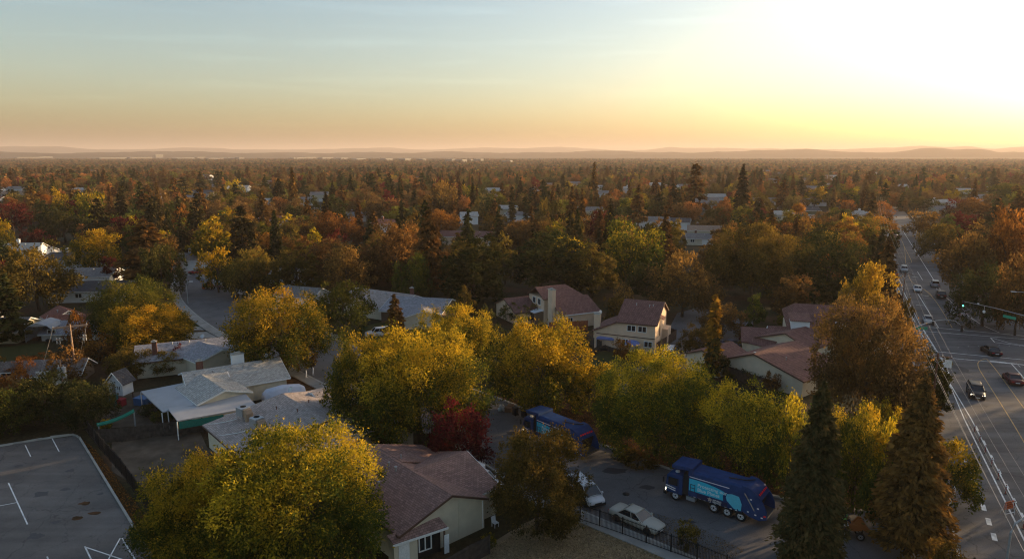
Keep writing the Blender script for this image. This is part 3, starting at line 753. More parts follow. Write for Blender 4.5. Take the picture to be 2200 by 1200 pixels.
def gable(house, start, ang, L, wl, wr, zr, zl, zr2, roof, wall, over=0.45, hip0=0.0, hip1=0.0, trim=None, th=0.16, roof_label=None, no_wall=False, end_over=None, gapfill=True):
    """ridge from start along ang; wl, zl half width and eave height to the left, wr, zr2 to the right.
    Walls stand under the eaves; returns the placement helper"""
    a = R(ang); u = Vector((math.cos(a), math.sin(a), 0)); v = Vector((-u.y, u.x, 0)); o = Vector((start[0], start[1], 0))
    def Q(s, t, z): return o + u * s + v * t + Vector((0, 0, z))
    eo = over if end_over is None else end_over
    sl, sr = (zr - zl) / wl, (zr - zr2) / wr
    mb = MB(); e0, e1 = -eo, L + eo
    h0, h1 = e0 + hip0, e1 - hip1
    A, B = Q(h0, 0, zr), Q(h1, 0, zr)
    lo, ro = zl, zr2
    L0, L1, R0, R1 = Q(e0, wl, lo), Q(e1, wl, lo), Q(e0, -wr, ro), Q(e1, -wr, ro)
    dn = Vector((0, 0, -th))
    tops = [[A, B, L1, L0], [B, A, R0, R1]]
    if hip0: tops.append([A, L0, R0])
    if hip1: tops.append([B, R1, L1])
    for t in tops:
        nrm = (t[1] - t[0]).cross(t[2] - t[0])
        if nrm.z < 0: t = t[::-1]
        mb.prism([p + dn for p in t], -dn)
    r = roof_obj(mb, "roof", RF[roof], house, label=roof_label)
    w = r
    if not no_wall:
        mw = MB(); q = over
        x0, x1 = (0.0, L)
        yl, yr = wl - q, wr - q
        zyl, zyr = zr - sl * yl - th - 0.02, zr - sr * yr - th - 0.02
        zt = zr - th - 0.02
        def prof(x, ztop): 
            return [Q(x, yl, -0.15), Q(x, -yr, -0.15), Q(x, -yr, zyr), Q(x, 0, ztop), Q(x, yl, zyl)]
        if hip0 or hip1:
            zz = min(zyl, zyr)
            mw.prism([Q(x0, yl, -0.15), Q(x0, -yr, -0.15), Q(x1, -yr, -0.15), Q(x1, yl, -0.15)], (0, 0, zz + 0.15))
        else:
            mw.prism(prof(x0, zt), u * (x1 - x0))
        w = mw.build("wall", WL[wall], house)
    tm = TRIM_W if trim == 'w' else TRIM_B
    if trim:
        mt = MB(); g = 0.07
        mt.prism([Q(e0, wl + 0.005, lo - 0.05), Q(e1, wl + 0.005, lo - 0.05), Q(e1, wl + g, lo - 0.05), Q(e0, wl + g, lo - 0.05)], (0, 0, -0.17))
        mt.prism([Q(e0, -wr - 0.005, ro - 0.05), Q(e1, -wr - 0.005, ro - 0.05), Q(e1, -wr - g, ro - 0.05), Q(e0, -wr - g, ro - 0.05)], (0, 0, -0.17))
        for (x, hp, sg) in ((e0, hip0, -1), (e1, hip1, 1)):
            if hp: continue
            for (yy, zz) in ((wl, lo), (-wr, ro)):
                p, q2 = Q(x + sg * 0.005, 0, zr - 0.02), Q(x + sg * 0.005, yy, zz - 0.02)
                mt.prism([p, q2, q2 + Vector((0, 0, -0.2)), p + Vector((0, 0, -0.2))], u * (0.06 * sg))
        mt.build("fascia", tm, house)
    HOUSE_SPOTS.append((o.x + u.x * L / 2, o.y + u.y * L / 2, max(L, wl + wr) * 0.5 + 0.8))
    return Q, u, v, w
def face_panel(parent, Q, s0, s1, t, z0, z1, side, kind='window', cols=2, frame=TRIM_W, glass=GLASS, label=None, rows=1):
    """a window or door set on the wall plane t (side -1: right wall, +1: left wall), along s"""
    sg = -1 if side < 0 else 1
    d = 0.05 * sg
    def bxs(m, a0, a1, b0, b1, off, thick):
        m.prism([Q(a0, t + off * sg, b0), Q(a1, t + off * sg, b0), Q(a1, t + off * sg, b1), Q(a0, t + off * sg, b1)], (Q(0, thick * sg, 0) - Q(0, 0, 0)))
    return _panel(parent, bxs, s0, s1, z0, z1, kind, cols, frame, glass, label, rows)
def end_panel(parent, Q, t0, t1, s, z0, z1, side, kind='window', cols=2, frame=TRIM_W, glass=GLASS, label=None, rows=1):
    """the same on a gable end wall at s (side +1 far end, -1 start end), along t"""
    sg = -1 if side < 0 else 1
    def bxs(m, a0, a1, b0, b1, off, thick):
        m.prism([Q(s + off * sg, a0, b0), Q(s + off * sg, a1, b0), Q(s + off * sg, a1, b1), Q(s + off * sg, a0, b1)], (Q(thick * sg, 0, 0) - Q(0, 0, 0)))
    return _panel(parent, bxs, t0, t1, z0, z1, kind, cols, frame, glass, label, rows)
def _panel(parent, bxs, s0, s1, z0, z1, kind, cols, frame, glass, label, rows):
    f = 0.11
    if kind == 'window':
        m = MB()
        bxs(m, s0, s1, z1 - f, z1, 0.0, 0.06); bxs(m, s0, s1, z0, z0 + f, 0.0, 0.06); bxs(m, s0, s0 + f, z0 + f, z1 - f, 0.0, 0.06); bxs(m, s1 - f, s1, z0 + f, z1 - f, 0.0, 0.06)
        for c in range(1, cols):
            x = s0 + (s1 - s0) * c / cols; bxs(m, x - 0.05, x + 0.05, z0 + f, z1 - f, 0.0, 0.055)
        w = m.build("window", frame, parent, label=label)
        for c in range(cols):
            a, b = s0 + (s1 - s0) * c / cols, s0 + (s1 - s0) * (c + 1) / cols
            p = MB(); bxs(p, a + f * 0.6, b - f * 0.6, z0 + f * 0.9, z1 - f * 0.9, 0.0, 0.02); p.build("pane", glass, w)
        return w
    m = MB(); bxs(m, s0, s1, z0, z1, 0.0, 0.05)
    dr = m.build("garage_door" if kind == 'garage' else "door", frame, parent, label=label)
    if kind == 'garage':
        for k in range(4):
            p = MB(); zz = z0 + (z1 - z0) * k / 4
            bxs(p, s0 + 0.06, s1 - 0.06, zz + 0.05, zz + (z1 - z0) / 4 - 0.03, 0.05, 0.02); p.build("door_panel", frame, dr)
    return dr
def chimney(parent, x, y, w, d, rot, z0, z1, m, cap=True):
    c = MB().box(-w / 2, w / 2, -d / 2, d / 2, z0, z1).build("chimney", m, parent, loc=(x, y, 0), rot=rot)
    if cap:
        MB().box(-w / 2 - .08, w / 2 + .08, -d / 2 - .08, d / 2 + .08, z1, z1 + 0.10).box(-w / 4, w / 4, -d / 4, d / 4, z1 + 0.1, z1 + 0.3).build("cap", CONC, c)
    return c
def vent(parent, x, y, z, r=0.07, h=0.45, m=METAL, name="roof_vent"):
    MB().cyl((x, y, z + h / 2), (0, 0, 1), r, h, 8).cyl((x, y, z + h), (0, 0, 1), r * 1.7, 0.08, 8).build(name, m, parent)
def dish(parent, x, y, z, r=0.38, ang=0.0, m=METAL):
    b = MB()
    a = Vector((math.cos(ang), math.sin(ang), 0.55)).normalized(); uu = a.cross(Vector((0, 0, 1))).normalized(); vv = a.cross(uu)
    c = Vector((x, y, z + 0.55)); n = 14; base = len(b.v)
    for k, rr in enumerate((0.02, r * 0.6, r)):
        for i in range(n):
            t = 2 * math.pi * i / n; b.v.append(tuple(c + (uu * math.cos(t) + vv * math.sin(t)) * rr + a * (rr * rr * 0.5)))
    for k in range(2):
        for i in range(n): b.f.append((base + k * n + i, base + k * n + (i + 1) % n, base + (k + 1) * n + (i + 1) % n, base + (k + 1) * n + i))
    b.tube([(x, y, z - 0.15), tuple(c)], 0.03, 6)
    b.build("satellite_dish", m, parent)

def pt(px, py, z): q = G(px, py, z); return (q.x, q.y)

# A: brown shingled house in front
hA = empty("house", "brown shingled single storey house with cream gable wall, nearest the bottom of the photo", "house", (0, 0, 0))
Q, u, v, w = gable(hA, pt(794, 955, 4.75), -48, 13.9, 4.2, 5.6, 4.75, 2.95, 3.0, 'brown', 'cream', over=0.3, th=0.14, trim='b')
vent(hA, *Q(5.2, -0.9, 4.5)[:3]); vent(hA, *Q(6.4, -0.9, 4.45)[:3], r=0.1); vent(hA, *Q(6.9, -3.1, 3.85)[:3]); vent(hA, *Q(4.4, 1.0, 4.35)[:3], r=0.05, h=0.5)
Q2, *_ = gable(hA, pt(893, 1008, 4.70), 42, 6.0, 5.6, 5.2, 4.70, 2.75, 2.85, 'brown', 'cream', over=0.3, trim='w')
Q3, *_ = gable(hA, Q(0.0, 0.5, 0), -48, 5.0, 6.2, 2.0, 4.62, 2.7, 3.9, 'brown', 'cream', over=0.3)
# lean-to over the porch at the near gable
pf = [Vector((*pt(831, 1149, 3.05), 3.05)), Vector((*pt(943, 1109, 3.05), 3.05)), Vector((*pt(961, 1130, 2.45), 2.45)), Vector((*pt(846, 1168, 2.45), 2.45))]
mbp = MB(); mbp.prism([p + Vector((0, 0, -.12)) for p in pf], (0, 0, .12)); roof_obj(mbp, "porch_roof", RF['brown'], hA)
du = (pf[2] - pf[3]); dl = du.length; du.normalize(); dv = Vector((-du.y, du.x, 0)).normalized()
def QP(s, t, z): return Vector((pf[3].x, pf[3].y, 0)) + Vector((du.x, du.y, 0)).normalized() * s + dv * t + Vector((0, 0, z))
MB().prism([QP(-0.1, -0.06, 2.2), QP(dl + .1, -0.06, 2.2), QP(dl + .1, -0.005, 2.2), QP(-0.1, -0.005, 2.2)], (0, 0, 0.2)).build("gutter", TRIM_W, hA)
MB().prism([QP(0.15, 0.35, -0.15), QP(dl * 0.46, 0.35, -0.15), QP(dl * 0.46, 1.6, -0.15), QP(0.15, 1.6, -0.15)], (0, 0, 2.4)).build("porch_wall", WL['cream'], hA)
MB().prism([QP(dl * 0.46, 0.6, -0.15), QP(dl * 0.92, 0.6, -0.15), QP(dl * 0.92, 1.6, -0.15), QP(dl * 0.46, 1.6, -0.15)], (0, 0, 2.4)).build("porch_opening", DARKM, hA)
face_panel(hA, QP, 0.55, 1.55, 0.35, 0.0, 2.0, -1, 'door', frame=TRIM_W, label="white back door under the porch roof")
face_panel(hA, QP, dl * 0.5, dl * 0.75, 0.6, 0.5, 1.9, -1, cols=2)
MB().prism([QP(dl * 0.93, -0.1, 0), QP(dl * 1.02, -0.1, 0), QP(dl * 1.02, -0.05, 0), QP(dl * 0.93, -0.05, 0)], (0, 0, 1.75)).build("porch_screen", TRIM_W, hA)
MB().prism([QP(dl * 0.93, 0.0, -.1), QP(dl * 0.96, 0.0, -.1), QP(dl * 0.96, 0.1, -.1), QP(dl * 0.93, 0.1, -.1)], (0, 0, 2.4)).build("post", TRIM_B, hA)
for k in range(3):
    p = Q(14.4, -1.2 + k * 2.4, 0)
MB().tube([Q(13.93, 0.9, 0), Q(13.93, 0.9, 3.8)], 0.03, 6).build("drain_pipe", WL['cream'], hA)
MB().tube([Q(13.95, 3.7, 0), Q(13.95, 3.7, 2.75)], 0.05, 6).build("downspout", TRIM_W, hA)

# B: grey brown roof with the two coolers
hB = empty("house", "low house with wide grey brown gravel roof carrying two metal coolers", "house")
Q, u, v, w = gable(hB, pt(610, 846, 4.3), -48, 11.3, 8.6, 10.0, 4.3, 2.95, 2.75, 'gravel', 'cream', over=0.45, trim='b')
QB = Q
def cooler(px, py, label):
    g = G(px, py, 3.4)
    root = empty("rooftop_cooler", label, "air conditioner", (g.x, g.y, 3.28), R(-48 + 12), "coolers on the grey brown roof")
    bevel(MB().box(-0.62, 0.62, -0.6, 0.6, 0.55, 1.55).build("housing", METAL, root), 0.03)
    MB().cyl((-0.15, 0.1, 1.56), (0, 0, 1), 0.34, 0.05, 16).build("fan_opening", DARKM, root)
    MB().box(-0.64, -0.625, -0.5, 0.5, 0.65, 1.45).build("louvre_panel", mat("dark_louvre", (0.08, 0.08, 0.085)), root)
    MB().prism([(0.62, -0.45, 0.6), (0.62, 0.45, 0.6), (0.62, 0.45, 1.4), (0.62, -0.45, 1.4)], (0.35, 0, -0.05)).prism([(0.97, -0.45, 0.1), (0.97, 0.45, 0.1), (0.97, 0.45, 1.3), (0.97, -0.45, 1.3)], (0.3, 0, -0.3)).build("duct", mat("tan_duct", (0.34, 0.24, 0.16)), root)
    for (x, y) in ((-.55, -.55), (.55, -.55), (-.55, .55), (.55, .55)):
        MB().box(x - .03, x + .03, y - .03, y + .03, -0.1, 0.56).build("leg", METAL, root)
    MB().tube([(-0.62, -0.5, 0.7), (-0.62, -0.5, 0.05), (-1.4, -1.6, -0.15), (-3.4, -3.0, -0.55)], 0.045, 6).build("pipe", TRIM_W, root)
cooler(524, 898, "farther metal cooler box on the grey brown gravel roof")
cooler(553, 921, "nearer metal cooler box on the grey brown gravel roof")
Q2, *_ = gable(hB, Q(9.5, 0.3, 0), -38, 8.0, 7.6, 4.8, 4.2, 2.85, 3.2, 'gravel', 'cream', over=0.4, trim='b')
Q3, *_ = gable(hB, Q(1.5, 3.5, 0), 38, 11.0, 3.6, 5.0, 4.1, 3.2, 2.9, 'gravel', 'cream', over=0.4, trim='w')
for (s, t, z) in ((4.5, 1.2, 4.1), (5.5, 2.2, 3.95), (6.5, -1.2, 4.1), (7.5, 2.8, 3.9), (3.5, -2.5, 3.9)):
    vent(hB, *Q(s, t, z)[:3], r=0.06, h=0.35, m=mat("rusty_pipe", (0.2, 0.1, 0.07)))
dish(hB, *Q(-0.2, 1.0, 4.1)[:3], ang=-2.2)
for k in range(2):
    end_panel(hB, Q, -7.6 + k * 2.6, -6.6 + k * 2.6, 0.0, 1.5, 2.3, -1, cols=2, frame=TRIM_B)

# C: pale grey roof with white patio roofs
hC = empty("house", "pale grey roofed house with white patio roofs and a small front gable", "house")
Q, u, v, w = gable(hC, pt(398, 798, 4.3), 33, 12.6, 4.5, 5.4, 4.3, 2.8, 2.6, 'pale', 'beige', over=0.45, trim='w')
QC = Q
face_panel(hC, Q, 8.0, 12.0, -4.95, 0.0, 2.1, -1, 'garage', frame=WL['beige'], label="cream garage door wall")
face_panel(hC, Q, 6.2, 7.3, -4.95, 1.4, 2.2, -1, cols=2)
MB().prism([Q(4.6, -3.2, 3.4), Q(5.3, -3.2, 3.4), Q(5.3, -1.9, 3.82), Q(4.6, -1.9, 3.82)], (0, 0, 0.08)).build("skylight", WHITEM, hC)
for s in (1.0, 3.4, 7.5): vent(hC, *Q(s, -1.2, 3.9)[:3], r=0.08, h=0.3)
p = pt(482, 836, 4.05)
Q2, *_ = gable(hC, p, 133, 8.5, 3.6, 3.6, 4.05, 2.95, 2.95, 'pale', 'beige', over=0.25, trim='w')
Q5, *_ = gable(hC, Q2(8.2, 0, 0), 33, 3.0, 4.0, 3.0, 4.0, 2.8, 3.0, 'pale', 'beige', over=0.25)
chimney(hC, *Q(7.2, 1.0, 0)[:2], 1.7, 1.0, R(33), 3.2, 5.5, WL['white'])
chimney(hC, *Q(2.2, 2.4, 0)[:2], 0.9, 0.7, R(33), 2.5, 4.9, BRICK)
dish(hC, *Q(11.2, 0.3, 4.25)[:3], ang=-2.2)
def patio(parent, pts, m, name="patio_roof", th=0.14, posts=True):
    P = [Vector((*pt(a, b, z), z)) for a, b, z in pts]
    mb = MB(); mb.prism([p_ + Vector((0, 0, -th)) for p_ in P], (0, 0, th))
    r = roof_obj(mb, name, m, parent)
    if posts:
        for p_ in P: MB().box(p_.x * .98 + P[0].x * .02 - .05, p_.x * .98 + P[0].x * .02 + .05, p_.y - .05, p_.y + .05, -0.1, p_.z - th).build("post", TRIM_W, parent)
    return r
PATM = mat("white_patio_sheet", (0.34, 0.35, 0.375), rough=0.6, vary=0.10, scale=0.5)
patio(hC, [(302, 840, 2.55), (350, 884, 2.5), (430, 866, 2.85), (392, 822, 3.1)], PATM)
patio(hC, [(360, 876, 2.72), (381, 903, 2.45), (553, 872, 2.45), (527, 845, 2.85), (430, 858, 2.8)], PATM)
ga, gb = G(384, 905, 2.3), G(480, 889, 2.3)
MB().prism([(ga.x, ga.y, 1.35), (gb.x, gb.y, 1.35), (gb.x, gb.y, 2.25), (ga.x, ga.y, 2.25)], (0.03, -0.05, 0)).build("green_awning", mat("teal_cloth", (0.015, 0.16, 0.12), rough=0.8), hC)
ga, gb = G(482, 889, 2.3), G(545, 878, 2.3)
MB().prism([(ga.x, ga.y, 0.8), (gb.x, gb.y, 0.8), (gb.x, gb.y, 2.25), (ga.x, ga.y, 2.25)], (0.03, -0.05, 0)).build("white_awning", WHITEM, hC)
# the small playhouse
pg = G(262, 858)
hP = empty("playhouse", "little white playhouse on stilts with steep dark roof", "playhouse", (pg.x, pg.y, 0), R(-12))
def QH(s, t, z): return Vector((s, t, z))
MB().box(-1.2, 1.2, -1.0, 1.0, 1.0, 2.9).prism([(-1.2, -1.0, 2.9), (1.2, -1.0, 2.9), (0, -1.0, 4.2)], (0, 2.0, 0)).build("wall", WL['white'], hP)
mr_ = MB()
mr_.prism([(-1.55, -1.3, 2.58), (0, -1.3, 4.30), (0, 1.3, 4.30), (-1.55, 1.3, 2.58)], (0, 0, 0.12)).prism([(0, -1.3, 4.30), (1.55, -1.3, 2.58), (1.55, 1.3, 2.58), (0, 1.3, 4.30)], (0, 0, 0.12))
roof_obj(mr_, "roof", RF['dark'], hP)
for sg in (-1, 1):
    MB().prism([(sg * 1.58, -1.33, 2.5), (0, -1.33, 4.27), (0, -1.33, 4.45), (sg * 1.58, -1.33, 2.68)], (0, -0.06, 0)).build("bargeboard", TRIM_W, hP)
MB().box(-0.55, 0.05, -1.04, -1.0, 1.05, 2.6).build("door", mat("grey_door", (0.2, 0.19, 0.19)), hP)
_panel(hP, lambda m, a0, a1, b0, b1, off, th: m.box(a0, a1, -1.0 - th, -1.0, b0, b1), 0.3, 0.95, 1.8, 2.5, 'window', 2, TRIM_W, GLASS, None, 1)
MB().box(-1.3, 1.3, -1.9, -1.0, 0.88, 1.0).build("deck", TRIM_B, hP)
rl = MB(); rl.box(-1.3, 1.3, -1.9, -1.85, 1.75, 1.82)
for k in range(14): rl.box(-1.3 + k * 0.196, -1.25 + k * 0.196, -1.9, -1.86, 1.0, 1.75)
rl.build("railing", mat("weathered_wood", (0.17, 0.13, 0.10), rough=0.9, vary=0.3), hP)
for (x, y) in ((-1.2, -1.8), (1.2, -1.8), (-1.1, .9), (1.1, .9)): MB().box(x - .06, x + .06, y - .06, y + .06, -.1, .9).build("post", TRIM_B, hP)
HOUSE_SPOTS.append((pg.x, pg.y, 2.5))

# E: blue grey roof with the brick chimney
hE = empty("house", "blue grey roofed ranch house with slim brick chimney behind the bright yellow tree", "house")
Q, u, v, w = gable(hE, pt(296, 741, 4.1), 24, 14.5, 4.0, 5.4, 4.1, 2.7, 2.6, 'blue', 'beige', over=0.45, trim='b')
Q2, *_ = gable(hE, Q(9.0, -0.5, 0), -40, 7.5, 4.2, 4.2, 3.95, 2.7, 2.7, 'blue', 'beige', over=0.4, trim='w')
chimney(hE, *Q(2.6, -3.2, 0)[:2], 0.7, 0.7, R(24), 2.6, 5.2, BRICK)
for s in (5, 7.5, 10): vent(hE, *Q(s, -0.8, 3.9)[:3], r=0.08, h=0.35)
dish(hE, *Q(9.6, -0.1, 4.0)[:3], ang=-1.8)

# F: tan two storey gable house
hF = empty("house", "tan two storey house with steep tiled roof and blue canopies in its yard", "house")
Q, u, v, w = gable(hF, pt(1347, 641, 8.3), -23.5, 6.6, 4.2, 6.3, 8.3, 5.9, 5.35, 'tile', 'tan', over=0.35, trim='b')
QF = Q
zz = 5.9
face_panel(hF, Q, 1.6, 3.2, -5.95, 3.75, 4.9, -1, cols=2, label="left upper window"); face_panel(hF, Q, 3.55, 5.1, -5.95, 3.75, 4.9, -1, cols=2, label="right upper window")
face_panel(hF, Q, 4.7, 6.2, -5.95, 1.15, 2.3, -1, cols=2, label="lower right window"); face_panel(hF, Q, 0.8, 2.0, -5.95, 1.15, 2.3, -1, cols=2, label="lower left window")
MB().prism([Q(-3.9, -5.951, 2.75), Q(6.6, -5.951, 2.75), Q(6.6, -6.03, 2.75), Q(-3.9, -6.03, 2.75)], (0, 0, 0.12)).build("belt_trim", TRIM_B, hF)
# low lean-to wing on the left
mw = MB(); mw.prism([Q(-0.001, -5.94, -0.15), Q(-4.3, -5.94, -0.15), Q(-4.3, -5.94, 3.2), Q(-0.001, -5.94, 5.15)], v * 8.0); mw.build("wing_wall", WL['tan'], hF)
mr_ = MB(); mr_.prism([Q(-0.01, -6.3, 5.25), Q(-4.75, -6.3, 3.1), Q(-4.75, 2.4, 3.1), Q(-0.01, 2.4, 5.25)], (0, 0, 0.16)); roof_obj(mr_, "wing_roof", RF['tile'], hF)
c = Q(-4.2, -4.5, 0); chimney(hF, c.x, c.y, 1.1, 0.9, R(-23.5), -0.1, 6.0, WL['tan'])
dish(hF, *Q(-3.7, -4.4, 5.9)[:3], r=0.3, ang=-1)
end_panel(hF, Q, -2.4, -1.7, 6.6, 2.5, 6.0, 1, 'door', frame=WL['brown'], label="tall narrow slot window")
mr_ = MB(); mr_.prism([Q(6.6, -3.0, 6.0), Q(7.4, -3.0, 5.6), Q(7.4, -1.0, 5.6), Q(6.6, -1.0, 6.0)], (0, 0, 0.14)); roof_obj(mr_, "window_hood", RF['tile'], hF)
mw = MB(); mw.prism([Q(6.6, 0.5, -.15), Q(7.6, 0.5, -.15), Q(7.6, 3.6, -.15), Q(6.6, 3.6, -.15)], (0, 0, 3.3)); mw.build("side_bay", WL['tan'], hF)
for s, t in ((2.2, -1.6), (4.6, -1.8), (5.2, -1.5)): vent(hF, *Q(s, t, 7.5)[:3], r=0.07, h=0.4, m=METAL)

# G: two storey house with the tall chimney
hG = empty("house", "beige two storey house with tall stucco chimney behind the orange wooden fence", "house")
Q, u, v, w = gable(hG, pt(1153, 616, 7.2), 27, 9.0, 3.6, 3.6, 7.2, 5.3, 5.3, 'tile', 'tan', over=0.35, trim='b', hip1=2.4)
for t in (-1.9, 0.3): end_panel(hG, Q, t, t + 1.4, 0.0, 3.6, 5.0, -1, cols=1, glass=mat("window_screen", (0.06, 0.06, 0.065)))
mw = MB(); mw.prism([Q(1.0, -3.3, -.15), Q(9.5, -3.3, -.15), Q(9.5, -8.6, -.15), Q(1.0, -8.6, -.15)], (0, 0, 2.7)); mw.prism([Q(1.0, -3.3, 2.5), Q(1.0, -8.6, 2.5), Q(1.0, -8.6, 2.62), Q(1.0, -3.3, 5.1)], u * 8.5); mw.build("lower_wall", WL['tan'], hG)
mr_ = MB(); mr_.prism([Q(0.7, -3.62, 5.22), Q(0.7, -9.0, 2.7), Q(10.2, -9.0, 2.7), Q(10.2, -3.62, 5.22)], (0, 0, 0.16)); roof_obj(mr_, "lower_roof", RF['tile'], hG)
MB().prism([Q(0.7, -9.02, 2.68), Q(10.2, -9.02, 2.68), Q(10.2, -9.1, 2.68), Q(0.7, -9.1, 2.68)], (0, 0, 0.17)).build("gutter", TRIM_W, hG)
face_panel(hG, Q, 1.8, 3.6, -8.6, 0.3, 2.2, -1, cols=3, label="white framed patio door")
c = Q(0.4, -5.6, 0); chimney(hG, c.x, c.y, 1.6, 0.9, R(-63), -0.1, 7.6, WL['tan'])
MB().prism([Q(-2.3, -3.2, 2.45), Q(0, -3.2, 2.75), Q(0, 3.0, 2.75), Q(-2.3, 3.0, 2.45)], (0, 0, 0.1)).build("patio_roof", WHITEM, hG)
MB().prism([Q(-2.0, -3.0, -.1), Q(0, -3.0, -.1), Q(0, 2.8, -.1), Q(-2.0, 2.8, -.1)], (0, 0, 2.5)).build("sun_room", WL['brown'], hG)
for t in (-2.6, -1.0, 0.8): end_panel(hG, Q, t, t + 1.3, -2.0, 0.7, 2.2, -1, cols=1, frame=TRIM_B)
hG2 = empty("house", "tiled garage house left of the two storey house with the tall chimney", "house")
Q, *_ = gable(hG2, pt(1085, 640, 4.6), 27, 10.5, 4.6, 5.4, 4.6, 2.7, 2.5, 'tile', 'tan', over=0.35, trim='b')

# H: the tiled cluster left of the big rust tree
def tiled(label, s, ang, L, wl, wr, zr, zl, zr2, **k):
    h = empty("house", label, "house"); return h, gable(h, s, ang, L, wl, wr, zr, zl, zr2, 'tile', 'beige', over=0.3, trim='b', **k)
hH, (Q, u, v, w) = tiled("near tiled house with long beige gable wall behind the golden tree", pt(1621, 758, 4.7), 38, 11.5, 4.6, 8.3, 4.7, 2.9, 2.5)
vent(hH, *Q(3.0, -3.5, 3.85)[:3]); vent(hH, *Q(0.1, 0.0, 4.65)[:3], r=0.12, h=0.15)
hH1, (Q, u, v, w) = tiled("small tiled gable house left of the ivy clad conifer", pt(1511, 750, 3.9), 38, 7.5, 3.4, 3.2, 3.9, 2.6, 2.6)
hH2, (Q, u, v, w) = tiled("middle tiled house with broad beige gable in the tiled cluster", pt(1689, 714, 5.1), 40, 8.0, 6.6, 4.6, 5.1, 2.9, 3.1)
Q3, *_ = gable(hH2, Q(0.2, 6.2, 0), -50, 4.5, 2.4, 2.2, 3.3, 2.6, 2.5, 'tile', 'beige', over=0.2)
hH3, (Q, u, v, w) = tiled("low tiled house with maroon bush on its roof line", pt(1596, 701, 4.2), -16, 8.5, 3.6, 4.4, 4.2, 2.8, 2.6)
hH4, (Q, u, v, w) = tiled("long tiled two storey house with white dormer wall behind the cluster", pt(1690, 650, 7.6), -16, 16.0, 4.0, 8.2, 7.6, 5.6, 4.0, hip0=1.6)
dm = [Q(0.2, -7.2, 0), Q(3.2, -7.2, 0), Q(3.2, -3.4, 0), Q(0.2, -3.4, 0)]
MB().prism(dm, (0, 0, 6.0)).build("dormer_wall", WL['white'], hH4)
MB().prism([Q(7.6, -7.0, 3), Q(9.0, -7.0, 3), Q(9.0, -4.0, 3), Q(7.6, -4.0, 3)], (0, 0, 2.6)).build("dormer_wall", WL['white'], hH4)
mr_ = MB(); mr_.prism([Q(-0.1, -7.5, 5.95), Q(3.5, -7.5, 5.95), Q(3.5, -3.2, 6.45), Q(-0.1, -3.2, 6.45)], (0, 0, 0.14)); roof_obj(mr_, "dormer_roof", RF['tile'], hH4)
Q3, *_ = gable(hH4, Q(-3.2, -5.0, 0), -16, 3.0, 2.5, 2.4, 4.3, 3.2, 2.8, 'tile', 'white', over=0.2, trim='w')

# I: long grey roofed house right of the round green tree
hI = empty("house", "long grey roofed house behind the small brown conifer", "house")
Q, *_ = gable(hI, pt(768, 617, 4.6), -30, 16, 4.5, 7.0, 4.6, 2.9, 2.6, 'gravel', 'beige', over=0.4, trim='w')
Q2, *_ = gable(hI, pt(845, 634, 4.4), -14, 13, 4.5, 6.8, 4.35, 2.8, 2.5, 'blue', 'brown', over=0.4, trim='w')
Q3, *_ = gable(hI, Q2(7.5, -3.0, 0), -78, 7, 3.6, 4.0, 3.7, 2.6, 2.6, 'blue', 'beige', over=0.3, trim='w')
chimney(hI, *Q2(3.5, 2.0, 0)[:2], 0.8, 0.8, 0, 3, 5.8, BRICK)
for s in (4, 6.5, 9.5): vent(hI, *Q(s, -1.5, 4.2)[:3], r=0.08, h=0.4)

# generic farther houses: px, py of the ridge's left end, ridge height, angle, length, half width, roof, wall, label
def simple(px, py, zr, ang, L, wd, roof, wall, label, two=False, gar=True, name="house"):
    h = empty(name, label, "house"); s = pt(px, py, zr); eave = zr - 1.75
    Q, u, v, w = gable(h, s, ang, L, wd, wd, zr, eave, eave, roof, wall, over=0.4, trim='w')
    n = max(1, int(L // 5))
    for k in range(n):
        a = 1.2 + k * (L - 2.4) / n
        z0 = 1.0 if eave < 4 else 3.6
        if gar and k == n - 1: face_panel(h, Q, a, min(a + 4.2, L - 0.5), -(wd - 0.4), 0, 2.1, -1, 'garage', frame=TRIM_W)
        else: face_panel(h, Q, a, a + 1.6, -(wd - 0.4), z0, z0 + 1.15, -1, cols=2)
    end_panel(h, Q, -0.8, 0.8, 0 if ang > -45 else L, max(1.0, eave - 1.6), max(1.0, eave - 1.6) + 1.1, -1 if ang > -45 else 1, cols=2)
    if rnd.random() < 0.5: chimney(h, *Q(L * 0.3, 1.2, 0)[:2], 0.8, 0.8, R(ang), eave - 0.5, zr + 0.9, BRICK if rnd.random() < .5 else WL['white'])
    vent(h, *Q(L * 0.6, -1.2, zr - 0.6)[:3], r=0.1, h=0.4)
    return h, Q
VIEWS = []
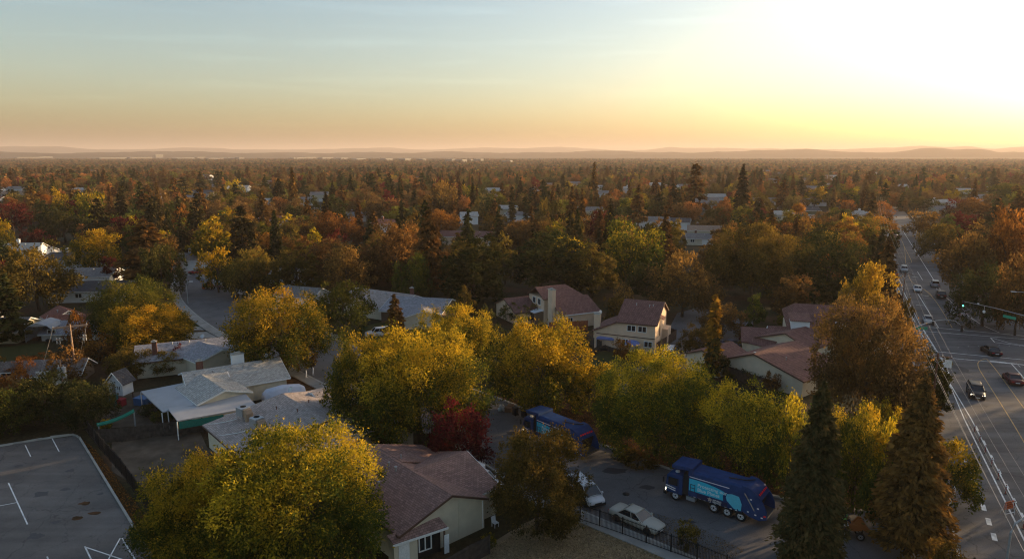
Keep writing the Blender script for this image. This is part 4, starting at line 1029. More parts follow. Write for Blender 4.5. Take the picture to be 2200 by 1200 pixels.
FARH = [
 (12, 522, 7.5, 10, 10, 4.2, 'pale', 'white', "white two storey house at the left edge"),
 (78, 527, 5.0, -20, 7, 3.5, 'brick', 'white', "small brick red roofed house right of the white two storey house"),
 (112, 541, 5.2, -5, 14, 5, 'dark', 'grey', "upper dark roofed ranch house at left"),
 (140, 575, 4.6, 5, 13, 4.6, 'grey', 'white', "grey ranch house with white window wall at left"),
 (120, 604, 4.4, 6, 17, 4.6, 'dark', 'white', "lower dark roofed ranch house with garage lamp lit"),
 (126, 656, 3.8, -42, 6, 3.4, 'brick', 'white', "small brick red roofed garage at left"),
 (108, 676, 3.4, 6, 9, 2.2, 'brick', 'white', "long narrow brick red shed at left"),
 (110, 688, 3.0, 4, 11, 4.0, 'blue', 'grey', "flat grey blue roofed outbuilding behind the wooden power pole"),
 (-40, 682, 4.0, 4, 8.5, 4.5, 'grey', 'cream', "cream walled shed cut by the left edge"),
 (0, 776, 3.2, 10, 12, 3.0, 'grey', 'brown', "low grey shed roof above the orange bush"),
 (388, 543, 4.9, 12, 8, 5, 'grey', 'white', "grey roofed house at the head of the left street"),
 (590, 575, 4.6, -5, 8, 4.5, 'pale', 'white', "pale roofed house between the wide olive tree and the brown tree"),
 (612, 612, 4.2, -20, 10, 4, 'grey', 'grey', "grey roofed house behind the broad golden topped tree"),
 (560, 463, 5, 5, 12, 5, 'brick', 'white', "long low house with white eave line left of the middle"),
 (548, 426, 6.5, 18, 10, 5, 'pale', 'white', "white double gabled house at left distance"),
 (640, 423, 6, 10, 9, 4.5, 'grey', 'white', "white gabled house with dark trim in the left distance"),
 (668, 412, 7, 8, 12, 5, 'grey', 'cream', "cream two storey house above the white gabled house"),
 (740, 455, 4.6, 0, 12, 5, 'grey', 'grey', "grey roofed house behind the rounded rust tree"),
 (805, 470, 5.5, -8, 11, 5, 'brick', 'cream', "brick red roofed house with white chimney"),
 (950, 494, 5, -12, 26, 6, 'tile', 'tan', "long tiled roof behind the very large dark tree"),
 (990, 455, 6, 12, 8, 4.5, 'pale', 'white', "small white gabled house behind the cypress trees"),
 (1065, 440, 6, -14, 12, 5, 'pale', 'cream', "pale house above the cypress trees"),
 (1090, 454, 5, 4, 13, 5, 'grey', 'white', "grey house with white window wall in the centre distance"),
 (1140, 404, 6.5, 6, 12, 5, 'grey', 'white', "grey gabled house above the thin cypress pair"),
 (1236, 444, 6.6, 2, 14, 5, 'grey', 'cream', "pale two storey house beside the small palm"),
 (1268, 409, 6, -6, 14, 5, 'grey', 'white', "white walled house high in the centre distance"),
 (1358, 464, 5.5, -10, 17, 5, 'grey', 'white', "grey roof with white gable behind the lemon crested tree"),
 (1440, 467, 5.2, -18, 9, 4.5, 'dark', 'white', "dark gable with white bargeboards right of the slim rust fir"),
 (1478, 483, 5.0, -14, 13, 5.5, 'tan', 'cream', "tan roofed house beside the parked cars"),
 (1476, 500, 4.2, -12, 11, 4, 'grey', 'cream', "long low tan house in front of the tan roofed house"),
 (1725, 444, 6.0, 4, 8, 4.5, 'dark', 'green', "dark green gabled house with white chimney"),
 (1838, 452, 4.6, 0, 9, 4, 'pale', 'white', "small pale roofed house left of the far road end"),
 (1995, 428, 5, 4, 16, 5, 'pale', 'cream', "pale roofed house among the trees on the right"),
 (2005, 442, 4.4, 2, 14, 4, 'grey', 'cream', "lower grey roof among the trees on the right"),
 (2055, 404, 5.5, 0, 14, 5, 'pale', 'white', "white walled low building near the right horizon"),
 (2095, 417, 5, 0, 14, 5, 'grey', 'white', "grey roofed building near the right horizon"),
 (415, 408, 6, 0, 18, 6, 'dark', 'grey', "dark low roofed building in the left distance"),
 (500, 398, 6, 0, 15, 6, 'pale', 'white', "pale roofed house below the orange tree in the left distance"),
 (20, 400, 6, 0, 14, 5, 'grey', 'white', "pale roofed house near the left edge in the distance"),
 (160, 403, 6, 0, 12, 5, 'pale', 'white', "pale roof glimpsed left of the big yellow green tree"),
 (310, 415, 6, 0, 14, 5, 'grey', 'white', "grey roof glimpsed right of the dark spire conifer"),
 (1340, 400, 6, 8, 12, 5, 'pale', 'white', "pale roof above the round yellow green tree"),
 (1395, 392, 6, 8, 12, 5, 'pale', 'white', "pale roof right of the round yellow green tree"),
 (880, 456, 5, -10, 10, 5, 'grey', 'cream', "grey roof right of the brick red roofed house"),
 (1660, 452, 5, 0, 10, 5, 'pale', 'cream', "pale roof left of the tall pale palm"),
]
for f in FARH:
    _h, _Q = simple(*f)
    _a = PX(*_Q(0, 0, f[2])); _b = PX(*_Q(f[4], 0, f[2]))
    VIEWS.append((min(_a[0], _b[0]), max(_a[0], _b[0]), max(_a[1], _b[1]) + 9, math.hypot(_Q(0, 0, 0).x, _Q(0, 0, 0).y), 0.1))
# far white warehouses along the foot of the hills
WARE = mat("pale_warehouse_wall", (0.13, 0.12, 0.105), rough=0.7)
wr_ = random.Random(3)
WPX = [(60, 339, 30), (98, 338, 16), (240, 341, 40), (300, 340, 34), (340, 337.5, 12), (368, 336, 7), (395, 341, 30), (428, 340, 12), (460, 342, 26), (495, 341, 20), (515, 341, 10), (640, 341, 26), (665, 340, 22), (700, 341, 24), (735, 342, 16), (770, 343, 22), (830, 344, 18), (870, 345, 16), (905, 345, 10), (968, 346, 12), (990, 347, 14), (1010, 345.5, 16), (1028, 346, 10), (985, 333.5, 6), (282, 329, 5), (1090, 348, 8)]
PLC = ["near the left edge", "left of centre", "near the middle"]
for i, (px, py, wpx) in enumerate(WPX):
    g = G(px, max(py, 334) + 1.5); d = g.length; W = wpx * 1.3 * d / FPX; H = 8 + wr_.random() * 4
    if py in (337.5, 336): H = 26
    root = empty("warehouse", None, "warehouse", (g.x, g.y, 0), R(62))
    MB().box(-W / 2, W / 2, -18, 18, -0.2, H).build("wall", WARE, root)
    MB().box(-W / 2 - .4, W / 2 + .4, -18.4, 18.4, H, H + 0.8).build("roof", WL["grey"], root)
    root['group'] = "pale warehouses along the foot of the hills"
    root['label'] = "pale far warehouse, number %s from the left, along the foot of the hills" % ['one', 'two', 'three', 'four', 'five', 'six', 'seven', 'eight', 'nine', 'ten', 'eleven', 'twelve', 'thirteen', 'fourteen', 'fifteen', 'sixteen', 'seventeen', 'eighteen', 'nineteen', 'twenty', 'twenty one', 'twenty two', 'twenty three', 'twenty four', 'twenty five', 'twenty six'][sorted(range(len(WPX)), key=lambda k: WPX[k][0]).index(i)]
# ------------------------------------------------------------------ vehicles
TYRE = mat("tyre_rubber", (0.018, 0.018, 0.018), rough=0.9)
RIM = mat("alloy_rim", (0.40, 0.41, 0.43), rough=0.35, metal=0.7)
RIMW = mat("white_steel_rim", (0.55, 0.56, 0.58), rough=0.5)
CARGL = mat("car_glass", (0.015, 0.02, 0.024), rough=0.05, spec=0.8)
CHROME = mat("bright_trim", (0.5, 0.5, 0.5), rough=0.25, metal=0.9)
BLACKP = mat("black_plastic", (0.02, 0.02, 0.022), rough=0.6)
REDL = mat("tail_light_red", (0.30, 0.01, 0.01), rough=0.3, emit='ff2010', estr=0.05)
LAMP = mat("headlight_lit", (0.8, 0.8, 0.75), rough=0.2, emit='fff0d0', estr=4.0)
LAMP0 = mat("headlight_lens", (0.5, 0.5, 0.48), rough=0.15)
def paintm(name, c): return mat(name, c, rough=0.45, spec=0.35, vary=0.04, scale=0.6, coat=0.08)
PT = {'white': paintm("white_car_paint", (0.60, 0.60, 0.62)), 'cream': paintm("beige_car_paint", (0.42, 0.40, 0.345)), 'silver': paintm("silver_car_paint", (0.36, 0.37, 0.38)),
      'black': paintm("black_car_paint", (0.018, 0.018, 0.020)), 'maroon': paintm("dark_red_car_paint", (0.09, 0.012, 0.014)), 'red': paintm("red_car_paint", (0.25, 0.02, 0.02)),
      'grey': paintm("grey_car_paint", (0.10, 0.105, 0.11)), 'blue': paintm("dark_blue_car_paint", (0.03, 0.04, 0.09))}
WHEEL_ME = {}
def wheel(parent, x, y, r, w, rimm=None, nm="wheel"):
    k = (round(r, 3), w, rimm.name if rimm else '')
    if k not in WHEEL_ME:
        t = MB(); n = 20; prof = [(r * 0.62, -w / 2), (r * 0.93, -w / 2), (r, -w * 0.36), (r, w * 0.36), (r * 0.93, w / 2), (r * 0.62, w / 2)]
        for i in range(n):
            a = 2 * math.pi * i / n
            for (rr, yy) in prof: t.v.append((math.cos(a) * rr, yy, math.sin(a) * rr))
        m = len(prof)
        for i in range(n):
            j = (i + 1) % n
            for q in range(m - 1): t.f.append((i * m + q, i * m + q + 1, j * m + q + 1, j * m + q))
        d = MB(); d.cyl((0, 0, 0), (0, 1, 0), r * 0.60, w * 0.72, 14)
        for q in range(5):
            a = q * 1.2566; d.box(-0.001, 0.001, 0, 0, 0, 0) if False else None
            c_ = (math.cos(a) * r * 0.38, 0, math.sin(a) * r * 0.38); 
        h = MB(); h.cyl((0, 0, 0), (0, 1, 0), r * 0.17, w * 0.9, 10)
        for q in range(5):
            a = q * 1.2566; h.cyl((math.cos(a) * r * 0.40, 0, math.sin(a) * r * 0.40), (0, 1, 0), r * 0.085, w * 0.735, 6)
        WHEEL_ME[k] = (t.mesh("tyre", TYRE, True), d.mesh("rim", rimm or RIM), h.mesh("hub", BLACKP))
    a, b, c = WHEEL_ME[k]
    o = add(nm, a, parent, loc=(x, y, r)); add("rim", b, o); add("hub", c, o)
    return o
def loft(sections):
    """sections: (x, [(y, z) ...]) rings of equal length, closed"""
    m = MB(); n = len(sections[0][1])
    for x, ring in sections:
        for (y, z) in ring: m.v.append((x, y, z))
    for i in range(len(sections) - 1):
        for k in range(n):
            k2 = (k + 1) % n; m.f.append((i * n + k, i * n + k2, (i + 1) * n + k2, (i + 1) * n + k))
    m.f.append(tuple(range(n - 1, -1, -1))); e = (len(sections) - 1) * n; m.f.append(tuple(range(e, e + n)))
    return m
CAR_KIND = {  # length, width, height, belt, hood x.. : stations of the cabin base and roof
    'sedan': dict(L=4.9, W=1.84, H=1.44, belt=0.92, hood=0.88, boot=0.98, cb=(-1.55, 1.15), cr=(-0.85, 0.35), r=0.33),
    'longsedan': dict(L=5.4, W=1.96, H=1.45, belt=0.93, hood=0.86, boot=0.96, cb=(-1.65, 1.15), cr=(-0.95, 0.30), r=0.34),
    'suv': dict(L=4.8, W=1.92, H=1.75, belt=1.10, hood=1.08, boot=1.15, cb=(-2.28, 1.15), cr=(-2.0, 0.45), r=0.38),
    'van': dict(L=5.0, W=1.95, H=1.76, belt=1.05, hood=1.0, boot=1.1, cb=(-2.42, 1.75), cr=(-2.2, 0.75), r=0.34),
    'pickup': dict(L=5.5, W=1.95, H=1.80, belt=1.12, hood=1.10, boot=1.12, cb=(-0.95, 1.20), cr=(-0.7, 0.45), r=0.40),
    'bigvan': dict(L=5.6, W=2.0, H=2.2, belt=1.25, hood=1.15, boot=1.2, cb=(-2.75, 1.9), cr=(-2.65, 1.2), r=0.38),
}
def car(kind, paint_, pos, ang, label, group=None, lit=False, name=None, cat="car", black_bumper=False):
    K = CAR_KIND[kind]; L, W, H = K['L'], K['W'], K['H']; hl, hw = L / 2, W / 2; r = K['r']
    root = empty(name or "car", label, cat, (pos[0], pos[1], 0.0), ang, group)
    P = PT[paint_]
    bl, hd, bt = K['belt'], K['hood'], K['boot']
    c0, c1 = K['cb']; r0, r1 = K['cr']
    def ring(w, z0, zt, crown=0.03):
        return [(-w * 0.90, z0), (w * 0.90, z0), (w, z0 + 0.16), (w, zt - 0.16), (w * 0.93, zt - 0.02), (0.35 * w, zt + crown), (-0.35 * w, zt + crown), (-w * 0.93, zt - 0.02), (-w, zt - 0.16), (-w, z0 + 0.16)]
    zf = hd * 0.80
    fx = r + 0.10
    xs = [(-hl, ring(hw * 0.84, 0.42, bt * 0.82)), (-hl + 0.10, ring(hw * 0.93, 0.30, bt * 0.95)), (-hl + 0.45, ring(hw * 0.99, 0.24, bt)), (c0, ring(hw, 0.22, (bl + bt) / 2)),
          (0, ring(hw, 0.22, bl + 0.02)), (c1, ring(hw, 0.22, (bl + hd) / 2)), (hl - 0.8, ring(hw * 0.98, 0.24, hd * 0.965)), (hl - 0.25, ring(hw * 0.92, 0.26, hd * 0.86)), (hl - 0.04, ring(hw * 0.82, 0.32, hd * 0.76)), (hl, ring(hw * 0.70, 0.40, hd * 0.66))]
    b = loft(xs).build("body", P, root, True)
    # glasshouse: base ring at the belt, roof ring above
    zb, zr = bl - 0.05, H - 0.05; bw, rw = hw * 0.93, hw * 0.74
    B = [(c1, -bw, zb), (c1, bw, zb), (c0, bw, zb), (c0, -bw, zb)]
    T_ = [(r1, -rw, zr), (r1, rw, zr), (r0, rw, zr), (r0, -rw, zr)]
    g = MB(); g.v += B + T_; g.f += [(0, 1, 5, 4), (1, 2, 6, 5), (2, 3, 7, 6), (3, 0, 4, 7), (4, 5, 6, 7)]
    g.build("glasshouse", CARGL, root)
    rf = MB(); rf.v += [(r1 + 0.06, -rw - .02, zr), (r1 + 0.06, rw + .02, zr), (r0 - 0.06, rw + .02, zr), (r0 - 0.06, -rw - .02, zr), (r1 - 0.12, -rw * 0.8, zr + 0.06), (r1 - 0.12, rw * 0.8, zr + 0.06), (r0 + 0.15, rw * 0.8, zr + 0.06), (r0 + 0.15, -rw * 0.8, zr + 0.06)]
    rf.f += [(0, 1, 5, 4), (1, 2, 6, 5), (2, 3, 7, 6), (3, 0, 4, 7), (4, 5, 6, 7), (3, 2, 1, 0)]
    rf.build("roof", P, root, True)
    pl = MB()
    for sg in (-1, 1):
        pts_ = [((c1 + 0.02, sg * (bw + .01), zb), (r1 + 0.03, sg * (rw + .01), zr), 0.045), ((c0 - 0.02, sg * (bw + .01), zb), (r0 - 0.03, sg * (rw + .01), zr), 0.06)]
        n_mid = 2 if L > 4.7 and kind != 'pickup' else 1
        for q in range(n_mid):
            f = (q + 1) / (n_mid + 1) if kind in ('suv', 'van', 'bigvan') else (0.5 if n_mid == 1 else (0.42, 0.97)[q])
            xb, xr = c1 + (c0 - c1) * f, r1 + (r0 - r1) * f
            if f > 0.9: continue
            pts_.append(((xb, sg * (bw + .012), zb), (xr, sg * (rw + .012), zr), 0.035))
        for a, c_, rr in pts_: pl.tube([a, c_], rr, 4)
    pl.build("pillar", P, root)
    fx_, rx_ = hl - 0.92, -hl + 1.05
    for x in (fx_, rx_):
        for sg in (-1, 1):
            a = MB().cyl((x, sg * (hw - 0.06), r), (0, 1, 0), r + 0.055, 0.14, 18).build("wheel_arch", BLACKP, root)
            wheel(root, x, sg * (hw - 0.09), r, 0.21)
    for sg in (-1, 1):
        MB().prism([(hl - 0.16, sg * hw * 0.50, hd * .60), (hl - 0.28, sg * hw * 0.88, hd * .62), (hl - 0.30, sg * hw * 0.88, hd * .80), (hl - 0.16, sg * hw * 0.50, hd * .76)], (0.14, 0, 0)).build("headlight", LAMP if lit else LAMP0, root)
        MB().box(-hl - 0.01, -hl + 0.12, min(sg * hw * 0.48, sg * hw * 0.86), max(sg * hw * 0.48, sg * hw * 0.86), bt * 0.72, bt * 0.80).build("tail_light", REDL, root)
        MB().box(c1 - 0.32, c1 - 0.14, min(sg * hw, sg * (hw + 0.16)), max(sg * hw, sg * (hw + 0.16)), bl - 0.02, bl + 0.12).build("mirror", P, root)
    MB().box(hl - 0.02, hl + 0.03, -0.27, 0.27, 0.38, 0.50).build("number_plate", TRIM_W, root)
    MB().box(-hl - 0.03, -hl + 0.02, -0.27, 0.27, 0.52, 0.66).build("number_plate", TRIM_W, root)
    MB().box(hl - 0.02, hl + 0.02, -hw * 0.40, hw * 0.40, hd * 0.52, hd * 0.64).build("grille", BLACKP, root)
    if black_bumper: MB().box(hl - 0.22, hl + 0.06, -hw * 0.88, hw * 0.88, 0.28, 0.52).build("bumper", BLACKP, root)
    if kind == 'pickup': MB().box(-hl + 0.15, c0 - 0.1, -hw * 0.8, hw * 0.8, bt - 0.1, bt + 0.035).build("bed", BLACKP, root)
    return root
def heading(p0, p1):
    a, b = G(*p0), G(*p1); return math.atan2(b.y - a.y, b.x - a.x)
def at(px, py): g = G(px, py); return (g.x, g.y)
AV = math.atan2(MD.y, MD.x)          # away from the camera along the avenue
def car_at(kind, paint_, px, py, ang, label, **k):
    q = at(px, py); root = car(kind, paint_, q, ang, label, **k); HOUSE_SPOTS.append((q[0], q[1], 1.0)); return root
SA = heading((1333, 1115), (1402, 1146))
car_at('longsedan', 'cream', 1368, 1124, SA, "beige four door sedan parked beside the black picket fence")
car_at('van', 'white', 1257, 1068, heading((1240, 1040), (1290, 1082)), "white minivan half hidden by the olive brown tree at the kerb", black_bumper=True)
car_at('suv', 'white', 812, 722, R(200), "white estate car parked behind the largest kerb tree")
car_at('sedan', 'red', 424, 588, R(178), "red hatchback on the driveway at the head of the left street")
car_at('van', 'grey', 432, 573, R(100), "dark van beside the garage at the head of the left street")
car_at('bigvan', 'white', 1438, 770, R(70), "white panel van between the tan gabled house and the tiled cluster")
car_at('sedan', 'blue', 1568, 745, R(118), "dark blue car parked beside the small tiled gable house")
A2 = AV + math.pi
for (k, c, x, y, a, lb, lit) in [
    ('sedan', 'white', 1922.5, 506, A2, "farthest white car coming down the wide road", True),
    ('suv', 'silver', 1942, 583, A2, "silver off roader below the painted words on the wide road", False),
    ('suv', 'silver', 2008, 615, AV, "grey estate car going away in the right lane of the wide road", False),
    ('sedan', 'white', 1970.5, 625, A2, "white saloon coming down the middle of the wide road", False),
    ('suv', 'black', 2021, 638, AV, "black off roader behind the grey estate car", False),
    ('sedan', 'white', 2056, 676, AV + 0.35, "pale saloon turning right beyond the far crosswalk", False),
    ('sedan', 'silver', 1993, 692, A2, "grey saloon waiting under the left signal arm", False),
    ('sedan', 'black', 2128, 759, AV + 0.25, "black saloon crossing the junction", False),
    ('sedan', 'maroon', 2175, 820, AV + 0.1, "dark red saloon at the right edge below the junction", False),
    ('suv', 'black', 2095, 849, A2, "black off roader with lit headlights coming towards the camera", True),
]: car_at(k, c, x, y, a, lb, lit=lit, group="cars on the wide road")
for (k, c, x, y, a, lb) in [
    ('suv', 'white', 1612, 462, 0.3, "white car parked highest in the far side street"), ('pickup', 'white', 1627, 473, 2.0, "white pickup in the far side street"),
    ('sedan', 'white', 1530, 512, 0.2, "white car in front of the tan roofed house"), ('suv', 'black', 1545, 503, 0.2, "black car in front of the tan roofed house"),
    ('sedan', 'grey', 1645, 459, 0.2, "dark car at the end of the far side street"),
    ('sedan', 'silver', 215, 628, 0.1, "silver car on the driveway of the lower dark roofed ranch house")]:
    car_at(k, c, x, y, a, lb)

# ---- refuse lorry
NAVY = mat("navy_lorry_paint", (0.016, 0.050, 0.150), rough=0.6, spec=0.12, vary=0.22, scale=1.6); NAVY2 = paintm("deep_navy_panel", (0.010, 0.018, 0.065))
CYAN = mat("cyan_vinyl", (0.030, 0.48, 0.66), rough=0.5, vary=0.06, scale=0.8); CYAN2 = mat("pale_cyan_vinyl", (0.10, 0.50, 0.64), rough=0.5, vary=0.08)
LETTER = mat("pale_lettering", (0.55, 0.72, 0.76), rough=0.6, vary=0.02); LETW = mat("white_lettering", (0.6, 0.6, 0.58), rough=0.6, vary=0.02); STARM = mat("tan_star_logo", (0.45, 0.36, 0.30), rough=0.6)
def text(parent, s, loc, size, m, side=1, name="lettering", align='LEFT'):
    cu = bpy.data.curves.new(name, 'FONT'); cu.body = s; cu.size = size; cu.extrude = 0.012; cu.offset = 0.006; cu.materials.append(m); cu.align_x = align
    tmp = bpy.data.objects.new('tmp_text', cu); COL.objects.link(tmp); bpy.context.view_layer.update()
    me = bpy.data.meshes.new_from_object(tmp.evaluated_get(bpy.context.evaluated_depsgraph_get())); bpy.data.objects.remove(tmp)
    o = add(name, me, parent); o.location = loc
    o.rotation_euler = (R(90), 0, R(180)) if side > 0 else (R(90), 0, 0)
    return o
def lorry(pos, ang, label):
    t = empty("refuse_lorry", label, "refuse lorry", (pos[0], pos[1], 0), ang, "blue refuse lorries stopped in the street")
    MB().box(-4.6, 4.9, -0.45, 0.45, 0.62, 0.92).build("chassis", BLACKP, t)
    # cab
    cb = MB().prism([(3.35, -1.2, 0.75), (5.05, -1.2, 0.75), (5.15, -1.2, 1.5), (5.02, -1.2, 2.55), (4.75, -1.2, 2.85), (3.35, -1.2, 2.85)], (0, 2.4, 0)).build("cab", NAVY, t); bevel(cb, 0.06)
    MB().prism([(5.12, -1.08, 1.62), (5.12, 1.08, 1.62), (5.035, 1.08, 2.48), (5.035, -1.08, 2.48)], (0.03, 0, 0)).build("windscreen", CARGL, cb)
    for sg in (-1, 1):
        MB().box(3.85, 4.85, min(sg * 1.2, sg * 1.22), max(sg * 1.2, sg * 1.22), 1.6, 2.4).build("side_window", CARGL, cb)
        MB().box(3.75, 3.80, min(sg * 1.2, sg * 1.215), max(sg * 1.2, sg * 1.215), 0.85, 2.45).build("door_gap", BLACKP, cb)
        for k in range(2):
            MB().prism([(4.05, sg * 1.205, 1.02 + k * .22), (5.08, sg * 1.205, 1.18 + k * .22), (5.08, sg * 1.205, 1.28 + k * .22), (4.05, sg * 1.205, 1.12 + k * .22)], (0, sg * 0.015, 0)).build("white_stripe", TRIM_W, cb)
        MB().box(5.13, 5.19, min(sg * 0.75, sg * 1.1), max(sg * 0.75, sg * 1.1), 0.85, 1.05).build("headlight", LAMP if sg > 0 else LAMP0, t)
        MB().tube([(5.0, sg * 1.2, 2.5), (5.25, sg * 1.45, 2.45), (5.25, sg * 1.45, 1.8)], 0.025, 6).box(5.2, 5.3, min(sg * 1.35, sg * 1.55), max(sg * 1.35, sg * 1.55), 1.8, 2.35).build("mirror", BLACKP, t)
    for k in range(2): MB().box(5.155, 5.175, -1.1, 1.1, 1.12 + k * 0.2, 1.22 + k * 0.2).build("front_stripe", TRIM_W, cb)
    MB().box(5.0, 5.32, -1.22, 1.22, 0.42, 0.75).build("bumper", BLACKP, t)
    MB().box(2.75, 3.30, -1.12, 1.12, 0.9, 3.15).build("pump_bay", BLACKP, t)
    MB().cyl((3.05, 1.0, 2.6), (0, 0, 1), 0.09, 2.0, 10).build("exhaust_stack", BLACKP, t)
    MB().cyl((4.1, 0.7, 2.96), (0, 0, 1), 0.22, 0.12, 10).build("roof_beacon", TRIM_W, t)
    # container
    ys = [(-1.22, 1.0), (1.22, 1.0), (1.25, 1.6), (1.25, 2.9), (1.16, 3.42), (0.95, 3.62), (-0.95, 3.62), (-1.16, 3.42), (-1.25, 2.9), (-1.25, 1.6)]
    body = loft([(-2.7, ys), (2.7, ys)]).build("container", NAVY, t, False)
    MB().prism([(2.35, -1.24, 3.64), (4.5, -1.24, 3.46), (4.5, 1.24, 3.46), (2.35, 1.24, 3.64)], (0, 0, 0.30)).prism([(2.35, -1.24, 3.1), (2.75, -1.24, 3.1), (2.75, 1.24, 3.1), (2.35, 1.24, 3.1)], (0, 0, 0.6)).build("cab_guard", NAVY, t)
    for sg in (-1, 1):
        y = sg * 1.252
        def vp(pts, m, nm, th=0.012): return MB().prism([(a, y, b) for a, b in pts], (0, sg * th, 0)).build(nm, m, t)
        vp([(2.62, 1.62), (2.62, 2.86), (1.9, 2.88), (1.0, 2.86), (0.0, 2.74), (-0.75, 2.58), (-0.95, 2.52), (-0.82, 2.1), (-0.86, 1.62)], CYAN, "side_graphic")
        vp([(-1.2, 2.42), (-1.12, 2.05), (-1.22, 1.75), (-1.6, 1.42), (-1.95, 1.15), (-2.2, 1.12), (-2.3, 1.25), (-2.42, 1.10), (-2.62, 1.14), (-2.66, 1.8), (-2.5, 2.2), (-2.35, 2.5), (-1.7, 2.55)], CYAN2, "side_graphic")
        MB().box(-1.4, 2.6, min(y, y + sg * .03), max(y, y + sg * .03), 3.03, 3.10).build("rail", WHITEM, t)
        for k in range(9):
            MB().box(1.9 - k * 0.52, 2.1 - k * 0.52, min(sg * 1.223, sg * 1.24), max(sg * 1.223, sg * 1.24), 1.0, 1.07).build("reflector", TRIM_W, t)
        vp([(1.75, 1.05), (1.75, 1.5), (-1.3, 1.5), (-1.3, 1.05)], NAVY2, "lower_panel")
        yy = sg * 1.266
        sx = -1 if sg > 0 else 1
        x0 = 1.75 if sg > 0 else -0.55
        text(t, "Protecting our", (x0, yy, 2.25), 0.50, LETTER, sg); text(t, "Blue Planet", (x0, yy, 1.78), 0.50, LETTER, sg)
        x1 = 0.15 if sg > 0 else -0.95
        text(t, "REPUBLIC\nSERVICES", (x1, sg * 1.268, 1.30), 0.20, LETW, sg)
        c = (0.45 if sg > 0 else -1.25)
        st = MB()
        for q in range(5):
            a = q * 1.2566 + 1.57; dx, dz = math.cos(a), math.sin(a)
            st.prism([(c, sg * 1.264, 1.30), (c + dx * .13 - dz * .09, sg * 1.264, 1.30 + dz * .13 + dx * .09), (c + dx * .25, sg * 1.264, 1.30 + dz * .25), (c + dx * .13 + dz * .07, sg * 1.264, 1.30 + dz * .13 - dx * .07)], (0, sg * 0.008, 0))
        st.build("star_logo", STARM, t)
        ld = MB()
        for x in (2.45, 2.0): ld.box(x - .02, x + .02, min(y + sg * .02, y + sg * .07), max(y + sg * .02, y + sg * .07), 1.55, 2.35)
        for z in (1.6, 1.95, 2.3): ld.box(2.0, 2.45, min(y + sg * .02, y + sg * .07), max(y + sg * .02, y + sg * .07), z - .02, z + .02)
        ld.build("side_ladder", NAVY2, t)
        # tailgate cheek
        ck = MB().prism([(-2.6, sg * 1.15, 3.72), (-3.3, sg * 1.15, 3.66), (-4.0, sg * 1.15, 3.25), (-4.65, sg * 1.15, 2.5), (-5.0, sg * 1.15, 1.7), (-5.05, sg * 1.15, 1.0), (-4.4, sg * 1.15, 0.72), (-3.4, sg * 1.15, 0.85), (-2.72, sg * 1.15, 1.2)], (0, sg * 0.14, 0)).build("tailgate_cheek", NAVY, t)
        MB().tube([(-2.9, sg * 1.34, 3.1), (-3.9, sg * 1.34, 1.6)], 0.06, 8).build("lift_ram", CHROME, ck)
        for (a, b) in ((-3.5, 2.6), (-4.2, 1.9), (-4.6, 1.1), (-3.3, 1.3), (-4.0, 1.2)):
            MB().box(a - .09, a + .09, min(sg * 1.29, sg * 1.31), max(sg * 1.29, sg * 1.31), b - .06, b + .06).build("reflector", TRIM_W, ck)
        MB().box(-4.95, -4.75, min(sg * 1.28, sg * 1.32), max(sg * 1.28, sg * 1.32), 1.25, 1.4).build("tail_light", REDL, ck)
        MB().box(-3.1, -2.0, min(sg * 0.9, sg * 1.2), max(sg * 0.9, sg * 1.2), 0.75, 0.95).build("mudguard", BLACKP, t)
        MB().box(2.0, 2.9, min(sg * 0.6, sg * 1.15), max(sg * 0.6, sg * 1.15), 0.45, 0.85).build("tool_box", METAL, t)
        wheel(t, 4.05, sg * 1.03, 0.52, 0.32, RIMW)
        for x in (0.05, -1.28, -2.6): wheel(t, x, sg * 0.98, 0.52, 0.52, RIMW)
    tg = MB().prism([(-2.6, -1.15, 3.72), (-3.3, -1.15, 3.66), (-4.0, -1.15, 3.25), (-4.45, -1.15, 2.72), (-4.3, -1.15, 2.6), (-2.6, -1.15, 3.2)], (0, 2.3, 0)).build("tailgate", NAVY, t)
    MB().prism([(-3.0, -1.12, 3.2), (-4.3, -1.12, 2.6), (-4.0, -1.12, 1.3), (-2.8, -1.12, 1.3)], (0, 2.24, 0)).build("hopper_void", DARKM, t)
    MB().prism([(-2.8, -1.14, 0.8), (-5.0, -1.14, 0.95), (-5.05, -1.14, 1.15), (-2.8, -1.14, 1.35)], (0, 2.28, 0)).build("hopper_floor", mat("worn_steel", (0.12, 0.11, 0.11), rough=0.5, metal=0.6), t)
    MB().tube([(-5.06, -1.2, 1.18), (-5.06, 1.2, 1.18)], 0.05, 8).build("hopper_lip", CHROME, t)
    for y in (-0.9, -0.55, -0.2, 0.2, 0.55, 0.9): MB().prism([(-4.12, y - .1, 3.18), (-4.12, y + .1, 3.18), (-4.22, y + .1, 3.05), (-4.22, y - .1, 3.05)], (-0.03, 0, 0.03)).build("marker_light", REDL, tg)
    MB().tube([(-1.0, 0.3, 3.68), (-2.6, 0.2, 3.85), (-3.2, -0.6, 3.78)], 0.06, 6).build("hydraulic_hose", BLACKP, t)
    HOUSE_SPOTS.append((pos[0], pos[1], 4.5))
    return t
a2 = heading((1600, 1110), (1450, 1062))
off = Vector((math.sin(a2), -math.cos(a2))) * 1.2
q = (G(1450, 1074).xy + Vector((math.cos(a2 + math.pi), math.sin(a2 + math.pi))) * 4.05) + off
lorry(q, a2, "blue refuse lorry with cyan side picture in full view on the street")
a1 = heading((1262, 985), (1135, 935)) - 0.05
q = G(1202, 961).xy
lorry(q, a1, "blue refuse lorry farther up the street behind the olive brown tree")

